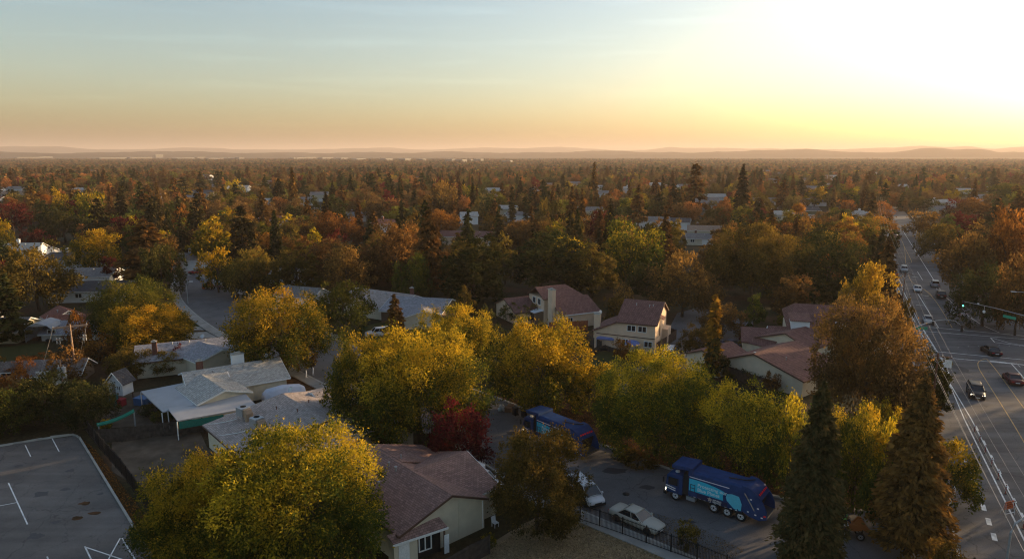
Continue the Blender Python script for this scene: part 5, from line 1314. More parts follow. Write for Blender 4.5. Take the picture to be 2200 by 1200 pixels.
# ---- small tractor with orange claw and its driver
ORANGE = paintm("orange_loader_paint", (0.38, 0.12, 0.03)); HIVIS = mat("hi_vis_cloth", (0.20, 0.48, 0.10), rough=0.8); SKIN = mat("skin", (0.35, 0.2, 0.14), rough=0.6); DENIM = mat("dark_work_cloth", (0.03, 0.03, 0.045), rough=0.9)
g = G(1826, 1150); TA = R(-18)
tr = empty("loader_tractor", "small orange loader tractor with hooked claw under the yellow green tree", "tractor", (g.x, g.y, 0), TA)
MB().prism([(-1.2, -0.35, 0.7), (0.2, -0.35, 0.7), (0.9, -0.3, 0.8), (0.9, -0.3, 1.2), (0.1, -0.35, 1.35), (-1.2, -0.35, 1.2)], (0, 0.7, 0)).build("body", ORANGE, tr)
MB().prism([(0.1, -0.3, 1.3), (0.5, -0.3, 1.9), (0.8, -0.3, 1.9), (1.5, -0.3, 0.9), (2.1, -0.3, 0.5), (2.0, -0.3, 0.4), (1.2, -0.3, 0.8)], (0, 0.14, 0)).prism([(0.1, 0.16, 1.3), (0.5, 0.16, 1.9), (0.8, 0.16, 1.9), (1.5, 0.16, 0.9), (2.1, 0.16, 0.5), (2.0, 0.16, 0.4), (1.2, 0.16, 0.8)], (0, 0.14, 0)).build("loader_arm", ORANGE, tr)
cl = MB()
for y in (-0.6, -0.2, 0.2, 0.6): cl.tube([(2.0, y, 0.6), (2.6, y, 0.65), (3.0, y, 0.35), (3.1, y, 0.05)], 0.04, 6)
cl.tube([(2.05, -0.6, 0.6), (2.05, 0.6, 0.6)], 0.06, 6).build("claw", CHROME, tr)
for x, y, r_ in ((-0.9, 0.65, 0.62), (-0.9, -0.65, 0.62), (0.75, 0.55, 0.38), (0.75, -0.55, 0.38)): wheel(tr, x, y, r_, 0.34)
MB().box(-1.0, -0.3, -0.75, 0.75, 1.28, 1.36).build("mudguard", TRIM_W, tr); MB().box(-0.8, -0.35, -0.25, 0.25, 1.3, 1.45).box(-0.9, -0.8, -0.25, 0.25, 1.3, 1.9).build("seat", BLACKP, tr)
def person(label, root_loc, rot, joints, edges, radii, parts):
    """one skinned body; parts: extra meshes"""
    root = empty("person", label, "person", root_loc, rot)
    me = bpy.data.meshes.new("body"); me.from_pydata([Vector(j) for j in joints], edges, []); me.materials.append(parts['cloth'])
    o = add("body", me, root)
    sk = o.modifiers.new("skin", 'SKIN'); sv = me.skin_vertices[0].data
    for i, r_ in enumerate(radii): sv[i].radius = (r_, r_); 
    sv[0].use_root = True
    s2 = o.modifiers.new("sub", 'SUBSURF'); s2.levels = 1; s2.render_levels = 1
    h = joints[parts['head']]
    bm_ = MB(); n = 10
    for i in range(7):
        t = math.pi * i / 6
        for k in range(n):
            a = 2 * math.pi * k / n; bm_.v.append((h[0] + math.sin(t) * math.cos(a) * 0.095, h[1] + math.sin(t) * math.sin(a) * 0.08, h[2] + math.cos(t) * 0.125))
    for i in range(6):
        for k in range(n): bm_.f.append((i * n + k, i * n + (k + 1) % n, (i + 1) * n + (k + 1) % n, (i + 1) * n + k))
    bm_.build("head", SKIN, root, True)
    if 'vest' in parts:
        c0_, c1_ = parts['vest']
        MB().tube([c0_, (Vector(c0_) + Vector(c1_)) / 2, c1_], 0.19, 10, 0.21).build("hi_vis_vest", HIVIS, root)
    if 'hat' in parts: MB().cyl((h[0], h[1], h[2] + 0.09), (0, 0, 1), 0.12, 0.12, 10).cyl((h[0], h[1], h[2] + 0.04), (0, 0, 1), 0.17, 0.02, 12).build("hard_hat", parts['hat'], root)
    return root
SJ = [(0, 0, 0), (0, 0, 0.28), (0, 0, 0.5), (0, 0, 0.62), (0.02, 0, 0.75), (0.42, 0.12, 0.02), (0.5, 0.13, -0.42), (0.62, 0.13, -0.45), (0.42, -0.12, 0.02), (0.5, -0.13, -0.42), (0.62, -0.13, -0.45),
      (0, 0.2, 0.48), (0.15, 0.25, 0.22), (0.4, 0.16, 0.25), (0, -0.2, 0.48), (0.15, -0.25, 0.22), (0.4, -0.16, 0.25), (0.47, 0.14, 0.25), (0.47, -0.14, 0.25)]
SE = [(0, 1), (1, 2), (2, 3), (3, 4), (0, 5), (5, 6), (6, 7), (0, 8), (8, 9), (9, 10), (2, 11), (11, 12), (12, 13), (2, 14), (14, 15), (15, 16), (13, 17), (16, 18)]
SR = [.15, .15, .14, .055, .06, .085, .06, .045, .085, .06, .045, .06, .05, .035, .06, .05, .035, .04, .04]
sp = Matrix.Rotation(TA, 4, 'Z') @ Vector((-0.55, 0, 0))
person("seated driver in bright green hi vis vest on the orange loader tractor", (g.x + sp.x, g.y + sp.y, 1.52), TA, SJ, SE, SR, dict(cloth=DENIM, head=4, vest=((0, 0, 0.05), (0, 0, 0.5)), hat=TRIM_W))
# ---- motorcycle and rider beyond the crosswalk
g = G(2081, 703); MA = AV + 0.2
mc = empty("motorcycle", "dark motorcycle stopped beyond the far crosswalk", "motorcycle", (g.x, g.y, 0), MA)
wheel(mc, 0.75, 0, 0.33, 0.13); wheel(mc, -0.7, 0, 0.33, 0.15)
MB().prism([(-0.9, -0.13, 0.75), (-0.3, -0.15, 0.62), (0.3, -0.15, 0.7), (0.45, -0.12, 0.95), (-0.1, -0.14, 0.95), (-0.9, -0.1, 0.88)], (0, 0.27, 0)).build("body", PT['black'], mc)
MB().tube([(0.75, 0.08, 0.33), (0.5, 0.08, 1.0)], 0.03, 6).tube([(0.75, -0.08, 0.33), (0.5, -0.08, 1.0)], 0.03, 6).tube([(0.4, -0.35, 1.08), (0.48, 0, 1.0), (0.4, 0.35, 1.08)], 0.025, 6).build("fork", CHROME, mc)
MB().box(-0.25, 0.25, -0.16, 0.16, 0.3, 0.62).build("engine", CHROME, mc)
person("rider in dark clothes on the motorcycle beyond the far crosswalk", (g.x - math.cos(MA) * .3, g.y - math.sin(MA) * .3, 0.98), MA, [Vector(j) for j in SJ], SE, SR, dict(cloth=DENIM, head=4))
# ------------------------------------------------------------------ fences
IRON = mat("black_iron", (0.012, 0.012, 0.013), rough=0.5)
OLDWOOD = mat("dark_weathered_fence_wood", (0.055, 0.045, 0.038), rough=0.95, vary=0.45, scale=2.5)
REDWD = mat("orange_cedar_fence_wood", (0.26, 0.075, 0.030), rough=0.85, vary=0.35, scale=2.5)
BRNWD = mat("brown_fence_wood", (0.085, 0.050, 0.035), rough=0.9, vary=0.4, scale=2.5)
def fence_line(name, pts, h, label, kind='picket', spacing=0.13, post=2.4, m=IRON, base=0.0):
    P = [G(*p) for p in pts]; root = empty(name, label, "fence", P[0])
    seg = []; 
    for a, b in zip(P[:-1], P[1:]):
        d = b - a; n = max(1, int(round(d.length / post)))
        for k in range(n): seg.append((a + d * k / n, a + d * (k + 1) / n))
    o = P[0]; pk = MB(); pw = 0.045 if kind == 'picket' else 0.06
    posts = [s[0] for s in seg] + [seg[-1][1]]
    pm = MB().box(-pw, pw, -pw, pw, -0.1, h + 0.06).mesh("post", m)
    for p in posts: add("post", pm, root, loc=tuple(p - o))
    for a, b in seg:
        d = (b - a); L = d.length; u = d / L; v = Vector((-u.y, u.x, 0)); a0 = a - o
        zs = (0.15, h - 0.15) if kind == 'picket' else (0.35, h - 0.35)
        r_ = MB()
        for z in zs:
            w = 0.02 if kind == 'picket' else 0.035
            r_.prism([a0 + v * -w + Vector((0, 0, z)), a0 + u * L + v * -w + Vector((0, 0, z)), a0 + u * L + v * w + Vector((0, 0, z)), a0 + v * w + Vector((0, 0, z))], (0, 0, 0.045 if kind == 'picket' else 0.09))
        r_.build("rail", m, root)
        n = int(L / spacing)
        for k in range(n):
            s = (k + 0.5) * L / n
            if kind == 'picket':
                c = a0 + u * s; w = 0.014
                pk.prism([c + u * -w + v * -w, c + u * w + v * -w, c + u * w + v * w, c + u * -w + v * w], (0, 0, h))
            else:
                c = a0 + u * s - v * 0.05; w = spacing * 0.47; hh = h + rnd.uniform(-0.03, 0.03)
                pk.prism([c + u * -w, c + u * w, c + u * w - v * 0.022, c - u * w - v * 0.022], (0, 0, hh))
    pk.build("pickets" if kind == 'picket' else "boards", m, root, kind='stuff')
    return root
fence_line("iron_fence", [(1172, 1088), (1205, 1100), (1246, 1117), (1288, 1131), (1337, 1148), (1388, 1167), (1441, 1186), (1497, 1206), (1560, 1232), (1640, 1268)], 1.75, "black iron picket fence along the street in front of the beige sedan")
fence_line("iron_fence", [(182, 922), (214, 962), (262, 1018), (300, 1072), (340, 1130), (395, 1225), (440, 1300)], 1.85, "black iron fence along the right side of the parking lot", spacing=0.16)
fence_line("wooden_fence", [(205, 950), (262, 948), (330, 938), (395, 931), (436, 926)], 1.75, "dark weathered board fence between the bare yard and the playhouse garden", 'board', 0.15, 2.4, OLDWOOD)
fence_line("wooden_fence", [(1180, 713), (1262, 709)], 2.0, "orange cedar board fence in front of the two storey house with tall chimney", 'board', 0.16, 2.4, REDWD)
fence_line("wooden_fence", [(1246, 690), (1292, 700)], 2.0, "dark brown board fence left of the tan house chimney", 'board', 0.16, 2.4, BRNWD)
fence_line("wooden_fence", [(1210, 745), (1262, 738), (1292, 752)], 1.7, "grey board fence below the orange cedar fence", 'board', 0.16, 2.4, OLDWOOD)
fence_line("wooden_fence", [(1409, 757), (1432, 742), (1452, 728), (1440, 724)], 1.8, "brown board fence right of the tan gabled house", 'board', 0.16, 2.4, BRNWD)
fence_line("wooden_fence", [(1262, 762), (1300, 752), (1372, 776), (1425, 770)], 1.0, "low dark fence round the yard of the tan gabled house", 'board', 0.16, 2.4, OLDWOOD)
fence_line("wooden_fence", [(1548, 802), (1600, 822), (1668, 842)], 1.7, "dark board fence below the near tiled house", 'board', 0.16, 2.4, OLDWOOD)
fence_line("wooden_fence", [(1052, 1190), (1010, 1212), (955, 1245)], 1.8, "dark board fence right of the brown shingled house", 'board', 0.16, 2.4, OLDWOOD)

# ------------------------------------------------------------------ poles, wires, signals
POLEW = mat("brown_pole_wood", (0.13, 0.065, 0.045), rough=0.9, vary=0.3, scale=4)
POLE_LIT = mat("sunlit_pole_wood", (0.30, 0.20, 0.14), rough=0.85, vary=0.25, scale=4)  # sunlight on the left poles is put into this paler tone
WIREM = mat("bare_wire", (0.36, 0.33, 0.30), rough=0.6)
PORC = mat("porcelain", (0.55, 0.53, 0.50), rough=0.3)
def wires(name, a, b, sag, r, label, m=WIREM, group="power lines along the wide road"):
    a, b = Vector(a), Vector(b); pts = []
    for k in range(13):
        t = k / 12; p = a.lerp(b, t); p.z -= sag * 4 * t * (1 - t); pts.append(p)
    MB().tube(pts, r, 5).build(name, m, None, label=label, cat="power line", group=group)
def pole(px, base, h, label, m=POLEW, arm=2.6, arm_ang=None, arms=(0.35,), r=0.16, ins=4):
    g = G(px, base); root = empty("utility_pole", label, "utility pole", (g.x, g.y, 0), AV + R(90) if arm_ang is None else arm_ang)
    MB().tube([(0, 0, -0.2), (0, 0, h * .5), (0, 0, h)], r, 10, r * 0.62).build("pole", m, root)
    for d in arms:
        ca = MB().box(-arm / 2, arm / 2, 0.08, 0.19 if arm < 4 else 0.3, h - d - (0.12 if arm < 4 else 0.24), h - d).build("crossarm", m, root)
        MB().tube([(-arm * .3, 0.13, h - d - .1), (0, 0.13, h - d - 0.9)], 0.025, 5).tube([(arm * .3, 0.13, h - d - .1), (0, 0.13, h - d - 0.9)], 0.025, 5).build("brace", METAL, root)
        for k in range(ins):
            x = -arm / 2 + 0.1 + (arm - 0.2) * k / (ins - 1)
            MB().cyl((x, 0.135, h - d + 0.09), (0, 0, 1), 0.055, 0.18, 8).build("insulator", PORC, ca)
    return root, g
# poles of the avenue, near to far
near, gN = pole(*PX(52.2, 80.6), 10.5, "brown wooden pole with white notice at the near crosswalk", arms=(0.3,), arm=3.0)
MB().box(-1.5, -0.75, 0.22, 0.26, 8.9, 9.85).build("notice_board", TRIM_W, near)
far1, gF1 = pole(1934, 690, 10.5, "wooden pole behind the golden orange tree beside the wide road", arm=2.8)
far2, gF2 = pole(1898, 560, 10.5, "distant wooden pole with transformer beside the wide road", arm=2.8)
MB().cyl((0.5, 0.2, 8.6), (0, 0, 1), 0.3, 0.9, 10).cyl((-0.5, 0.2, 8.6), (0, 0, 1), 0.3, 0.9, 10).build("transformer", METAL, far2)
far3, gF3 = pole(1884, 452, 10.5, "farthest wooden pole of the wide road", arm=2.8)
out = Vector((52.2 - 16.7 * 1.9, 80.6 - 37.6 * 1.9))
P5 = [Vector((out.x, out.y, 0)), Vector((gN.x, gN.y, 0)), Vector((gF1.x, gF1.y, 0)), Vector((gF2.x, gF2.y, 0)), Vector((gF3.x, gF3.y, 0))]
names5 = ["bottom edge to near pole", "near pole to golden tree pole", "golden tree pole to transformer pole", "transformer pole to farthest pole"]
n3 = Vector((MN.x, MN.y, 0))
for i in range(4):
    for k, tt in enumerate((-1.4, -0.5, 0.5, 1.4)):
        wires("power_line", P5[i] + n3 * tt + Vector((0, 0, 10.4)), P5[i + 1] + n3 * tt + Vector((0, 0, 10.4)), 0.6, 0.013, "%s wire across the arm, %s" % (("outer left", "inner left", "inner right", "outer right")[k], names5[i]))
    wires("power_line", P5[i] + Vector((0, 0, 8.0)), P5[i + 1] + Vector((0, 0, 8.0)), 0.7, 0.018, "lower cable, %s" % names5[i])
# left yard poles
pl1, gL1 = pole(164, 815, height_at(164, 815, 696), "sunlit wooden power pole with wide crossarm left of the playhouse", POLE_LIT, arm=4.6, arm_ang=R(31), arms=(0.3,), ins=2, r=0.2)
hL = height_at(164, 815, 696)
ex = MB().box(-2.0, -1.3, 0.1, 0.2, hL - 2.3, hL - 2.15).box(1.0, 2.0, 0.1, 0.2, hL - 2.3, hL - 2.15).build("side_arm", POLE_LIT, pl1)
for x in (-1.9, -1.5, 1.6, 1.9): MB().cyl((x, 0.15, hL - 2.6), (0, 0, 1), 0.06, 0.5, 8).cyl((x, 0.15, hL - 2.05), (0, 0, 1), 0.08, 0.2, 8).build("insulator", PORC, ex)
MB().tube([(2.1, 0.14, hL - 0.4), (1.9, 0.3, hL - 1.6), (1.6, 0.15, hL - 3.2), (0.9, 0.2, hL - 2.8)], 0.02, 5).tube([(-2.1, 0.14, hL - 0.4), (-1.9, 0.2, hL - 2.4), (-1.3, 0.2, hL - 3.6)], 0.02, 5).build("jumper_wire", WIREM, pl1)
g2 = G(138, 850); tp = empty("utility_pole", "short pole carrying a grey transformer can left of the playhouse", "utility pole", (g2.x, g2.y, 0), R(6))
hT = height_at(138, 850, 772)
MB().tube([(0, 0, -.2), (0, 0, hT)], 0.13, 8, 0.10).build("pole", POLE_LIT, tp)
MB().cyl((0.35, 0, hT - 1.9), (0, 0, 1), 0.32, 1.5, 12).cyl((-0.3, 0, hT - 1.9), (0, 0, 1), 0.22, 1.5, 12).build("transformer", mat("grey_transformer", (0.36, 0.36, 0.37), rough=0.5), tp)
MB().cyl((0.35, 0, hT - 1.0), (0, 0, 1), 0.06, 0.4, 8).cyl((-.3, 0, hT - 1.0), (0, 0, 1), 0.06, 0.4, 8).build("bushing", PORC, tp)
MB().cyl((-0.9, 0, hT - 3.9), (0.3, 0, 1), 0.25, 0.6, 8).tube([(0, 0, hT - 3.8), (-0.9, 0, hT - 3.6)], 0.04, 6).build("street_light_head", WHITEM, tp)
top1 = Vector((gL1.x, gL1.y, 0))
wires("power_line", top1 + Vector((-1.9, -1.0, hL - 0.3)), Vector((g2.x - 1.2, g2.y - 3.5, hT - 2.6)), 0.1, 0.012, "left guy wire from the sunlit pole crossarm", group="wires of the sunlit pole")
wires("power_line", top1 + Vector((1.9, 1.1, hL - 0.3)), top1 + Vector((0.5, -1.0, 1.0)), 0.1, 0.012, "right guy wire from the sunlit pole crossarm", group="wires of the sunlit pole")

GALV = mat("galvanised_mast", (0.33, 0.34, 0.35), rough=0.5, metal=0.4); SIGNG = mat("green_street_sign", (0.03, 0.34, 0.20), rough=0.5, vary=0.03)
GLIT = mat("green_lamp_lit", (0.1, 0.8, 0.5), emit='50ffc0', estr=5.0)
def signal_head(parent, loc, rot=0.0, lit=None):
    b = MB().box(-0.2, 0.2, -0.14, 0.14, -0.6, 0.6).build("signal_head", BLACKP, parent, loc=loc, rot=rot)
    for k, z in enumerate((0.38, 0, -0.38)):
        m = GLIT if (lit == k) else BLACKP
        MB().cyl((0, -0.16, z), (0, 1, 0), 0.13, 0.04, 12).build("lamp", m, b)
        MB().prism([(-0.16, -0.3, z + 0.12), (0.16, -0.3, z + 0.12), (0.16, -0.14, z + 0.15), (-0.16, -0.14, z + 0.15)], (0, 0, 0.015)).build("visor", BLACKP, b)
    return b
# right mast: arm reaches in from beyond the right edge
zA = 6.6
e0 = G(2070, 647, zA); e1 = G(2330, 702, zA); dr = (e1 - e0); La = dr.length; an = math.atan2(dr.y, dr.x)
sm = empty("signal_mast", "signal mast arm with lit green lamp and green street sign at the right", "traffic signal", (e1.x, e1.y, 0), an + math.pi)
MB().tube([(0, 0, 0), (0, 0, zA - 0.6)], 0.16, 10, 0.12).tube([(0, 0, zA - 1.4), (La * .35, 0, zA - 0.35), (La * .7, 0, zA), (La, 0, zA)], 0.10, 8, 0.05).build("mast_arm", GALV, sm)
signal_head(sm, (La, 0, zA - 0.45), math.pi - an - 0.45, lit=2)
MB().cyl((La * .80, 0, zA - 1.1), (0, 1, 0), 0.28, 0.06, 14).tube([(La * .8, 0, zA - 1.0), (La * .8, 0, zA)], 0.02, 5).build("round_sign", TRIM_W, sm)
MB().cyl((La * .86, 0, zA + 0.15), (0, 0, 1), 0.16, 0.2, 8).build("detector", TRIM_W, sm)
sb = MB().box(La * .52, La * .63, -0.03, 0.03, zA - 1.35, zA - 0.85).build("street_sign", SIGNG, sm)
# left mast: arm curls over the near lanes
f0 = G(1955, 712, 5.4); hgt = 5.4
fb = G(1953, 760); zB = height_at(1953, 760, 704)
sl = empty("signal_mast", "left signal mast with arched arm and green street sign over the crosswalk", "traffic signal", (fb.x, fb.y, 0), 0)
mids = [G(1960, 705, zB), G(2000, 690, zB + .5), G(2030, 686, zB + .6), G(2052, 689, zB + .4), G(2066, 699, zB), G(2071, 708, zB - .5)]
loc_ = lambda p: (p.x - fb.x, p.y - fb.y, p.z)
MB().tube([(0, 0, -.1), (0, 0, zB)], 0.15, 10, 0.12).tube([(0, 0, zB)] + [loc_(p) for p in mids], 0.09, 8, 0.05).build("mast_arm", GALV, sl)
signal_head(sl, loc_(G(2067, 705, zB - .4)), 0.5)
signal_head(sl, loc_(G(2005, 692, zB - .3)), 2.6)
s0_, s1_ = loc_(G(1960.5, 701, zB - 0.3)), loc_(G(1992, 703, zB - .3))
MB().prism([(s0_[0], s0_[1], zB - .75), (s1_[0], s1_[1], zB - .75), (s1_[0], s1_[1], zB - .20), (s0_[0], s0_[1], zB - .20)], (0.05, -0.05, 0)).build("street_sign", SIGNG, sl)
def street_light(px, base, h, reach, ang, label):
    g = G(px, base); root = empty("street_light", label, "street light", (g.x, g.y, 0), ang)
    MB().tube([(0, 0, -.1), (0, 0, h - 0.8), (0.3, 0, h - .2), (reach * .5, 0, h + 0.25), (reach, 0, h + .3)], 0.09, 8, 0.05).build("pole", GALV, root)
    MB().prism([(reach - .1, -.16, h + .22), (reach + .75, -.12, h + .26), (reach + .75, .12, h + .26), (reach - .1, .16, h + .22)], (0, 0, 0.14)).build("luminaire", WHITEM, root)
    HOUSE_SPOTS.append((g.x, g.y, 1)); return root
street_light(2208, 740, 9.5, 3.2, R(170), "street light above the right bank near the right edge")
street_light(2142, 1350, 8.6, 3.4, R(20), "curved street light arm at the bottom right corner")
street_light(1552, 720, 6, 1, R(200), "small street light beside the asphalt court") if False else None
street_light(404, 652, 5.0, 0.9, R(-10), "slim street lamp on the left street pavement")
# small signs and roadside pieces
g = G(2038, 622); sg_ = empty("road_sign", "small white square sign on the right bank of the wide road", "road sign", (g.x, g.y, 0), 0.3)
MB().tube([(0, 0, 0), (0, 0, 2.6)], 0.04, 6).build("post", GALV, sg_); MB().box(-0.4, 0.4, -0.07, -0.04, 1.9, 2.7).build("sign_board", TRIM_W, sg_)
ORSIGN = mat("orange_sign", (0.60, 0.12, 0.03), rough=0.6)
g = G(2165, 1105); cs = empty("construction_sign", "orange construction sign on a white folding stand beside the red posts", "road sign", (g.x, g.y, 0), 0.35)
MB().box(-0.6, 0.6, -0.04, 0.0, 0.65, 1.45).build("sign_board", ORSIGN, cs)
for i_, w_ in enumerate((0.8, 0.95, 0.5)): MB().box(-w_ / 2, w_ / 2, -0.05, -0.041, 1.28 - i_ * .22, 1.36 - i_ * .22).build("worn_lettering", mat("dark_red_print", (0.25, 0.04, 0.02)), cs)
MB().tube([(-0.5, 0, 1.4), (-0.62, -0.25, 0)], .03, 5).tube([(0.5, 0, 1.4), (0.62, -0.25, 0)], .03, 5).tube([(-0.5, 0, 1.4), (-0.6, 0.4, 0)], .03, 5).tube([(0.5, 0, 1.4), (0.6, 0.4, 0)], .03, 5).tube([(-.6, -.2, 0.3), (.6, -.2, .3)], .03, 5).build("stand", TRIM_W, cs)
g = G(1927, 596); cs = empty("construction_sign", "small far orange construction sign beside the white lane line", "road sign", (g.x, g.y, 0), 0.35)
MB().box(-0.6, 0.6, -0.04, 0.0, 0.4, 1.2).build("sign_board", ORSIGN, cs); MB().tube([(-.5, 0, .9), (-.6, -.2, 0)], .03, 5).tube([(.5, 0, .9), (.6, -.2, 0)], .03, 5).build("stand", TRIM_W, cs)
REDP = mat("dark_red_post", (0.20, 0.025, 0.03), rough=0.6)
pst = MB().cyl((0, 0, 0.5), (0, 0, 1), 0.05, 1.0, 8).mesh("tube", REDP); psb = MB().cyl((0, 0, 0.03), (0, 0, 1), 0.14, 0.06, 10).mesh("base", BLACKP)
psr = MB().cyl((0, 0, 0.85), (0, 0, 1), 0.054, 0.12, 8).mesh("band", TRIM_W)
ords = ["farthest", "second farthest", "third farthest", "fourth", "fifth", "sixth", "nearest"]
for k, (x, y) in enumerate(((2093.5, 927), (2104.5, 948), (2116, 973), (2130, 1000), (2144, 1029), (2160, 1060), (2178, 1095), (2198, 1135))):
    g = G(x, y); r_ = empty("delineator_post", "red flexible lane post, %s of the row beside the construction sign" % (["farthest", "second farthest", "third farthest", "fourth farthest", "fourth nearest", "third nearest", "second nearest", "nearest"][k]), "lane post", (g.x, g.y, 0), 0, "red flexible posts in the painted buffer")
    add("tube", pst, r_); add("base", psb, r_); add("band", psr, r_)

# ------------------------------------------------------------------ yards
def canopy(px, py, s, h, label, dome=False):
    g = G(px, py); root = empty("canopy", label, "canopy", (g.x, g.y, 0), R(-20)); BL = mat("periwinkle_canopy_cloth", (0.16, 0.20, 0.42), rough=0.8)
    m = MB()
    if not dome:
        c = (0, 0, h + 0.7); q = [(-s, -s, h), (s, -s, h), (s, s, h), (-s, s, h)]
        for i in range(4): m.poly([q[i], q[(i + 1) % 4], c])
        for i in range(4):
            a, b = Vector(q[i]), Vector(q[(i + 1) % 4]); dn = Vector((0, 0, -0.28)); m.poly([a + dn, b + dn, b, a])
        o = m.build("canopy_top", BL, root); sd = o.modifiers.new("thick", 'SOLIDIFY'); sd.thickness = 0.02
        for (x, y) in ((-s, -s), (s, -s), (s, s), (-s, s)): MB().box(x * .97 - .03, x * .97 + .03, y * .97 - .03, y * .97 + .03, 0, h).build("leg", GALV, root)
    else:
        n = 12
        for j in range(4):
            t = j / 3 * 1.35
            for i in range(n):
                a = 2 * math.pi * i / n; m.v.append((math.cos(a) * s * math.sin(t) * 1.02, math.sin(a) * s * math.sin(t) * 1.02, h + 0.75 * math.cos(t)))
        for j in range(3):
            for i in range(n): m.f.append((j * n + i, (j + 1) * n + i, (j + 1) * n + (i + 1) % n, j * n + (i + 1) % n))
        o = m.build("canopy_top", BL, root); sd = o.modifiers.new("thick", 'SOLIDIFY'); sd.thickness = 0.02
        MB().tube([(0, 0, 0), (0, 0, h + .7)], 0.04, 6).build("pole", GALV, root)
        MB().cyl((0.6, -1.0, 0.5), (0, 0, 1), 0.5, 1.0, 12).build("side_curtain", BL, root)
    HOUSE_SPOTS.append((g.x, g.y, 2))
canopy(1303, 746, 1.55, 2.1, "square periwinkle blue canopy at the left corner of the tan gabled house")
canopy(1358, 762, 1.35, 1.9, "domed periwinkle blue umbrella below the windows of the tan gabled house", True)
# covered trailer and things beside the pale grey house
TARP = mat("white_tarp", (0.50, 0.52, 0.60), rough=0.7, vary=0.08, scale=1.5, bump=0.8, bscale=3)
ga, gb = G(566, 868), G(655, 850); d = gb - ga; an = math.atan2(d.y, d.x)
tc = empty("covered_boat", "long white tarpaulin covered boat between the pale grey house and the gravel roof", "covered boat", (ga.x, ga.y, 0), an)
bw = 1.25; L_ = d.length
sec = lambda w, h: [(-w, 0.25), (w, 0.25), (w * 1.02, h * .55), (w * 0.55, h * .95), (0, h), (-w * .55, h * .95), (-w * 1.02, h * .55)]
bevel(loft([(0, sec(bw * .75, 1.5)), (0.6, sec(bw, 2.0)), (L_ * .5, sec(bw, 2.25)), (L_ * .9, sec(bw, 1.9)), (L_, sec(bw * .55, 1.5))]).build("tarpaulin", TARP, tc, True), 0.1)
for x in (L_ * .35, L_ * .45): wheel(tc, x, 1.0, 0.33, 0.2); wheel(tc, x, -1.0, 0.33, 0.2)
ga = G(688, 857); c2 = empty("covered_car", "small car under a pale grey cover beside the white covered boat", "covered car", (ga.x, ga.y, 0), an)
bevel(loft([(-2.1, sec(0.75, 0.9)), (-1.2, sec(.88, 1.25)), (0.4, sec(.88, 1.4)), (1.0, sec(.88, 1.0)), (2.1, sec(.7, 0.8))]).build("cover", mat("grey_cover", (0.30, 0.30, 0.29), rough=0.8, bump=.6, bscale=4), c2, True), 0.1)
HOUSE_SPOTS.append((ga.x, ga.y, 2))
# camper pickup with blue sheet behind the brown house
ga = G(1035, 1045); cp = car('pickup', 'white', (ga.x, ga.y), heading((1010, 1025), (1085, 1062)), "white pickup with camper top and blue sheet right of the brown shingled house", name="pickup", cat="pickup")
bevel(MB().box(-2.7, -0.4, -0.95, 0.95, 1.1, 2.1).build("camper_top", WHITEM, cp), 0.08)
MB().box(-2.72, -1.6, -0.97, 0.97, 1.75, 2.14).build("blue_sheet", mat("blue_tarp", (0.02, 0.15, 0.45), rough=0.6), cp)
# tv antenna on the gravel roofed house
ga = G(836, 985); an_ = empty("television_antenna", "tall rooftop television antenna between the two front houses", "antenna", (ga.x, ga.y, 0), R(18)); hA_ = height_at(836, 985, 904)
mm = MB().tube([(0, 0, 0), (0, 0, hA_)], 0.04, 6); mm.tube([(-1.3, 0, hA_), (1.3, 0, hA_ + .2)], 0.03, 5)
for k in range(8): x = -1.2 + k * 0.32; l_ = 0.45 + 0.10 * k; mm.tube([(x, -l_, hA_ + x * .07), (x, l_, hA_ + x * .07)], 0.022, 4)
mm.build("mast", GALV, an_)
# teal slide, tubs and bins
TEAL = mat("teal_plastic", (0.015, 0.22, 0.16), rough=0.45)
ga, gb = G(211, 935), G(292, 918); root = empty("slide", "long teal curved slide behind the dark board fence", "slide", (ga.x, ga.y, 0), math.atan2(gb.y - ga.y, gb.x - ga.x)); L_ = (gb - ga).length
sec2 = []
for k in range(9):
    t = k / 8; z = 1.35 + 0.9 * t ** 2.2; sec2.append((t * L_, [(-0.35, z + .18), (-0.3, z), (0.3, z), (0.35, z + .18), (0.38, z + .16), (0.33, z - .05), (-0.33, z - .05), (-0.38, z + .16)]))
loft(sec2).build("chute", TEAL, root); MB().box(L_ - .1, L_, -.35, -.28, 0, 2.2).box(L_ - .1, L_, .28, .35, 0, 2.2).box(0.1, 0.2, -.3, .3, 0, 1.4).build("support", GALV, root)
def tub(px, py, w, d_, h, m, label, name="storage_box", cat="box", lid=None):
    g = G(px, py); r_ = empty(name, label, cat, (g.x, g.y, 0), R(-15)); bevel(MB().box(-w / 2, w / 2, -d_ / 2, d_ / 2, 0, h).build("tub", m, r_), 0.04)
    MB().box(-w / 2 - .03, w / 2 + .03, -d_ / 2 - .03, d_ / 2 + .03, h, h + 0.07).build("lid", lid or m, r_); HOUSE_SPOTS.append((g.x, g.y, .8)); return r_
tub(259, 870, 1.3, 0.9, 0.9, mat("red_plastic", (0.30, 0.02, 0.03), rough=.5), "red storage tub under the small playhouse")
tub(246, 872, 0.8, 0.8, 1.6, mat("teal_bin_plastic", (0.02, 0.10, 0.11), rough=.5), "dark teal bin left of the red storage tub")
tub(308, 868, 2.0, 1.4, 1.0, mat("blue_plastic", (0.05, 0.13, 0.28), rough=.5), "blue covered tub beside the white patio roof")
BINM = mat("black_bin_plastic", (0.02, 0.02, 0.024), rough=.5)
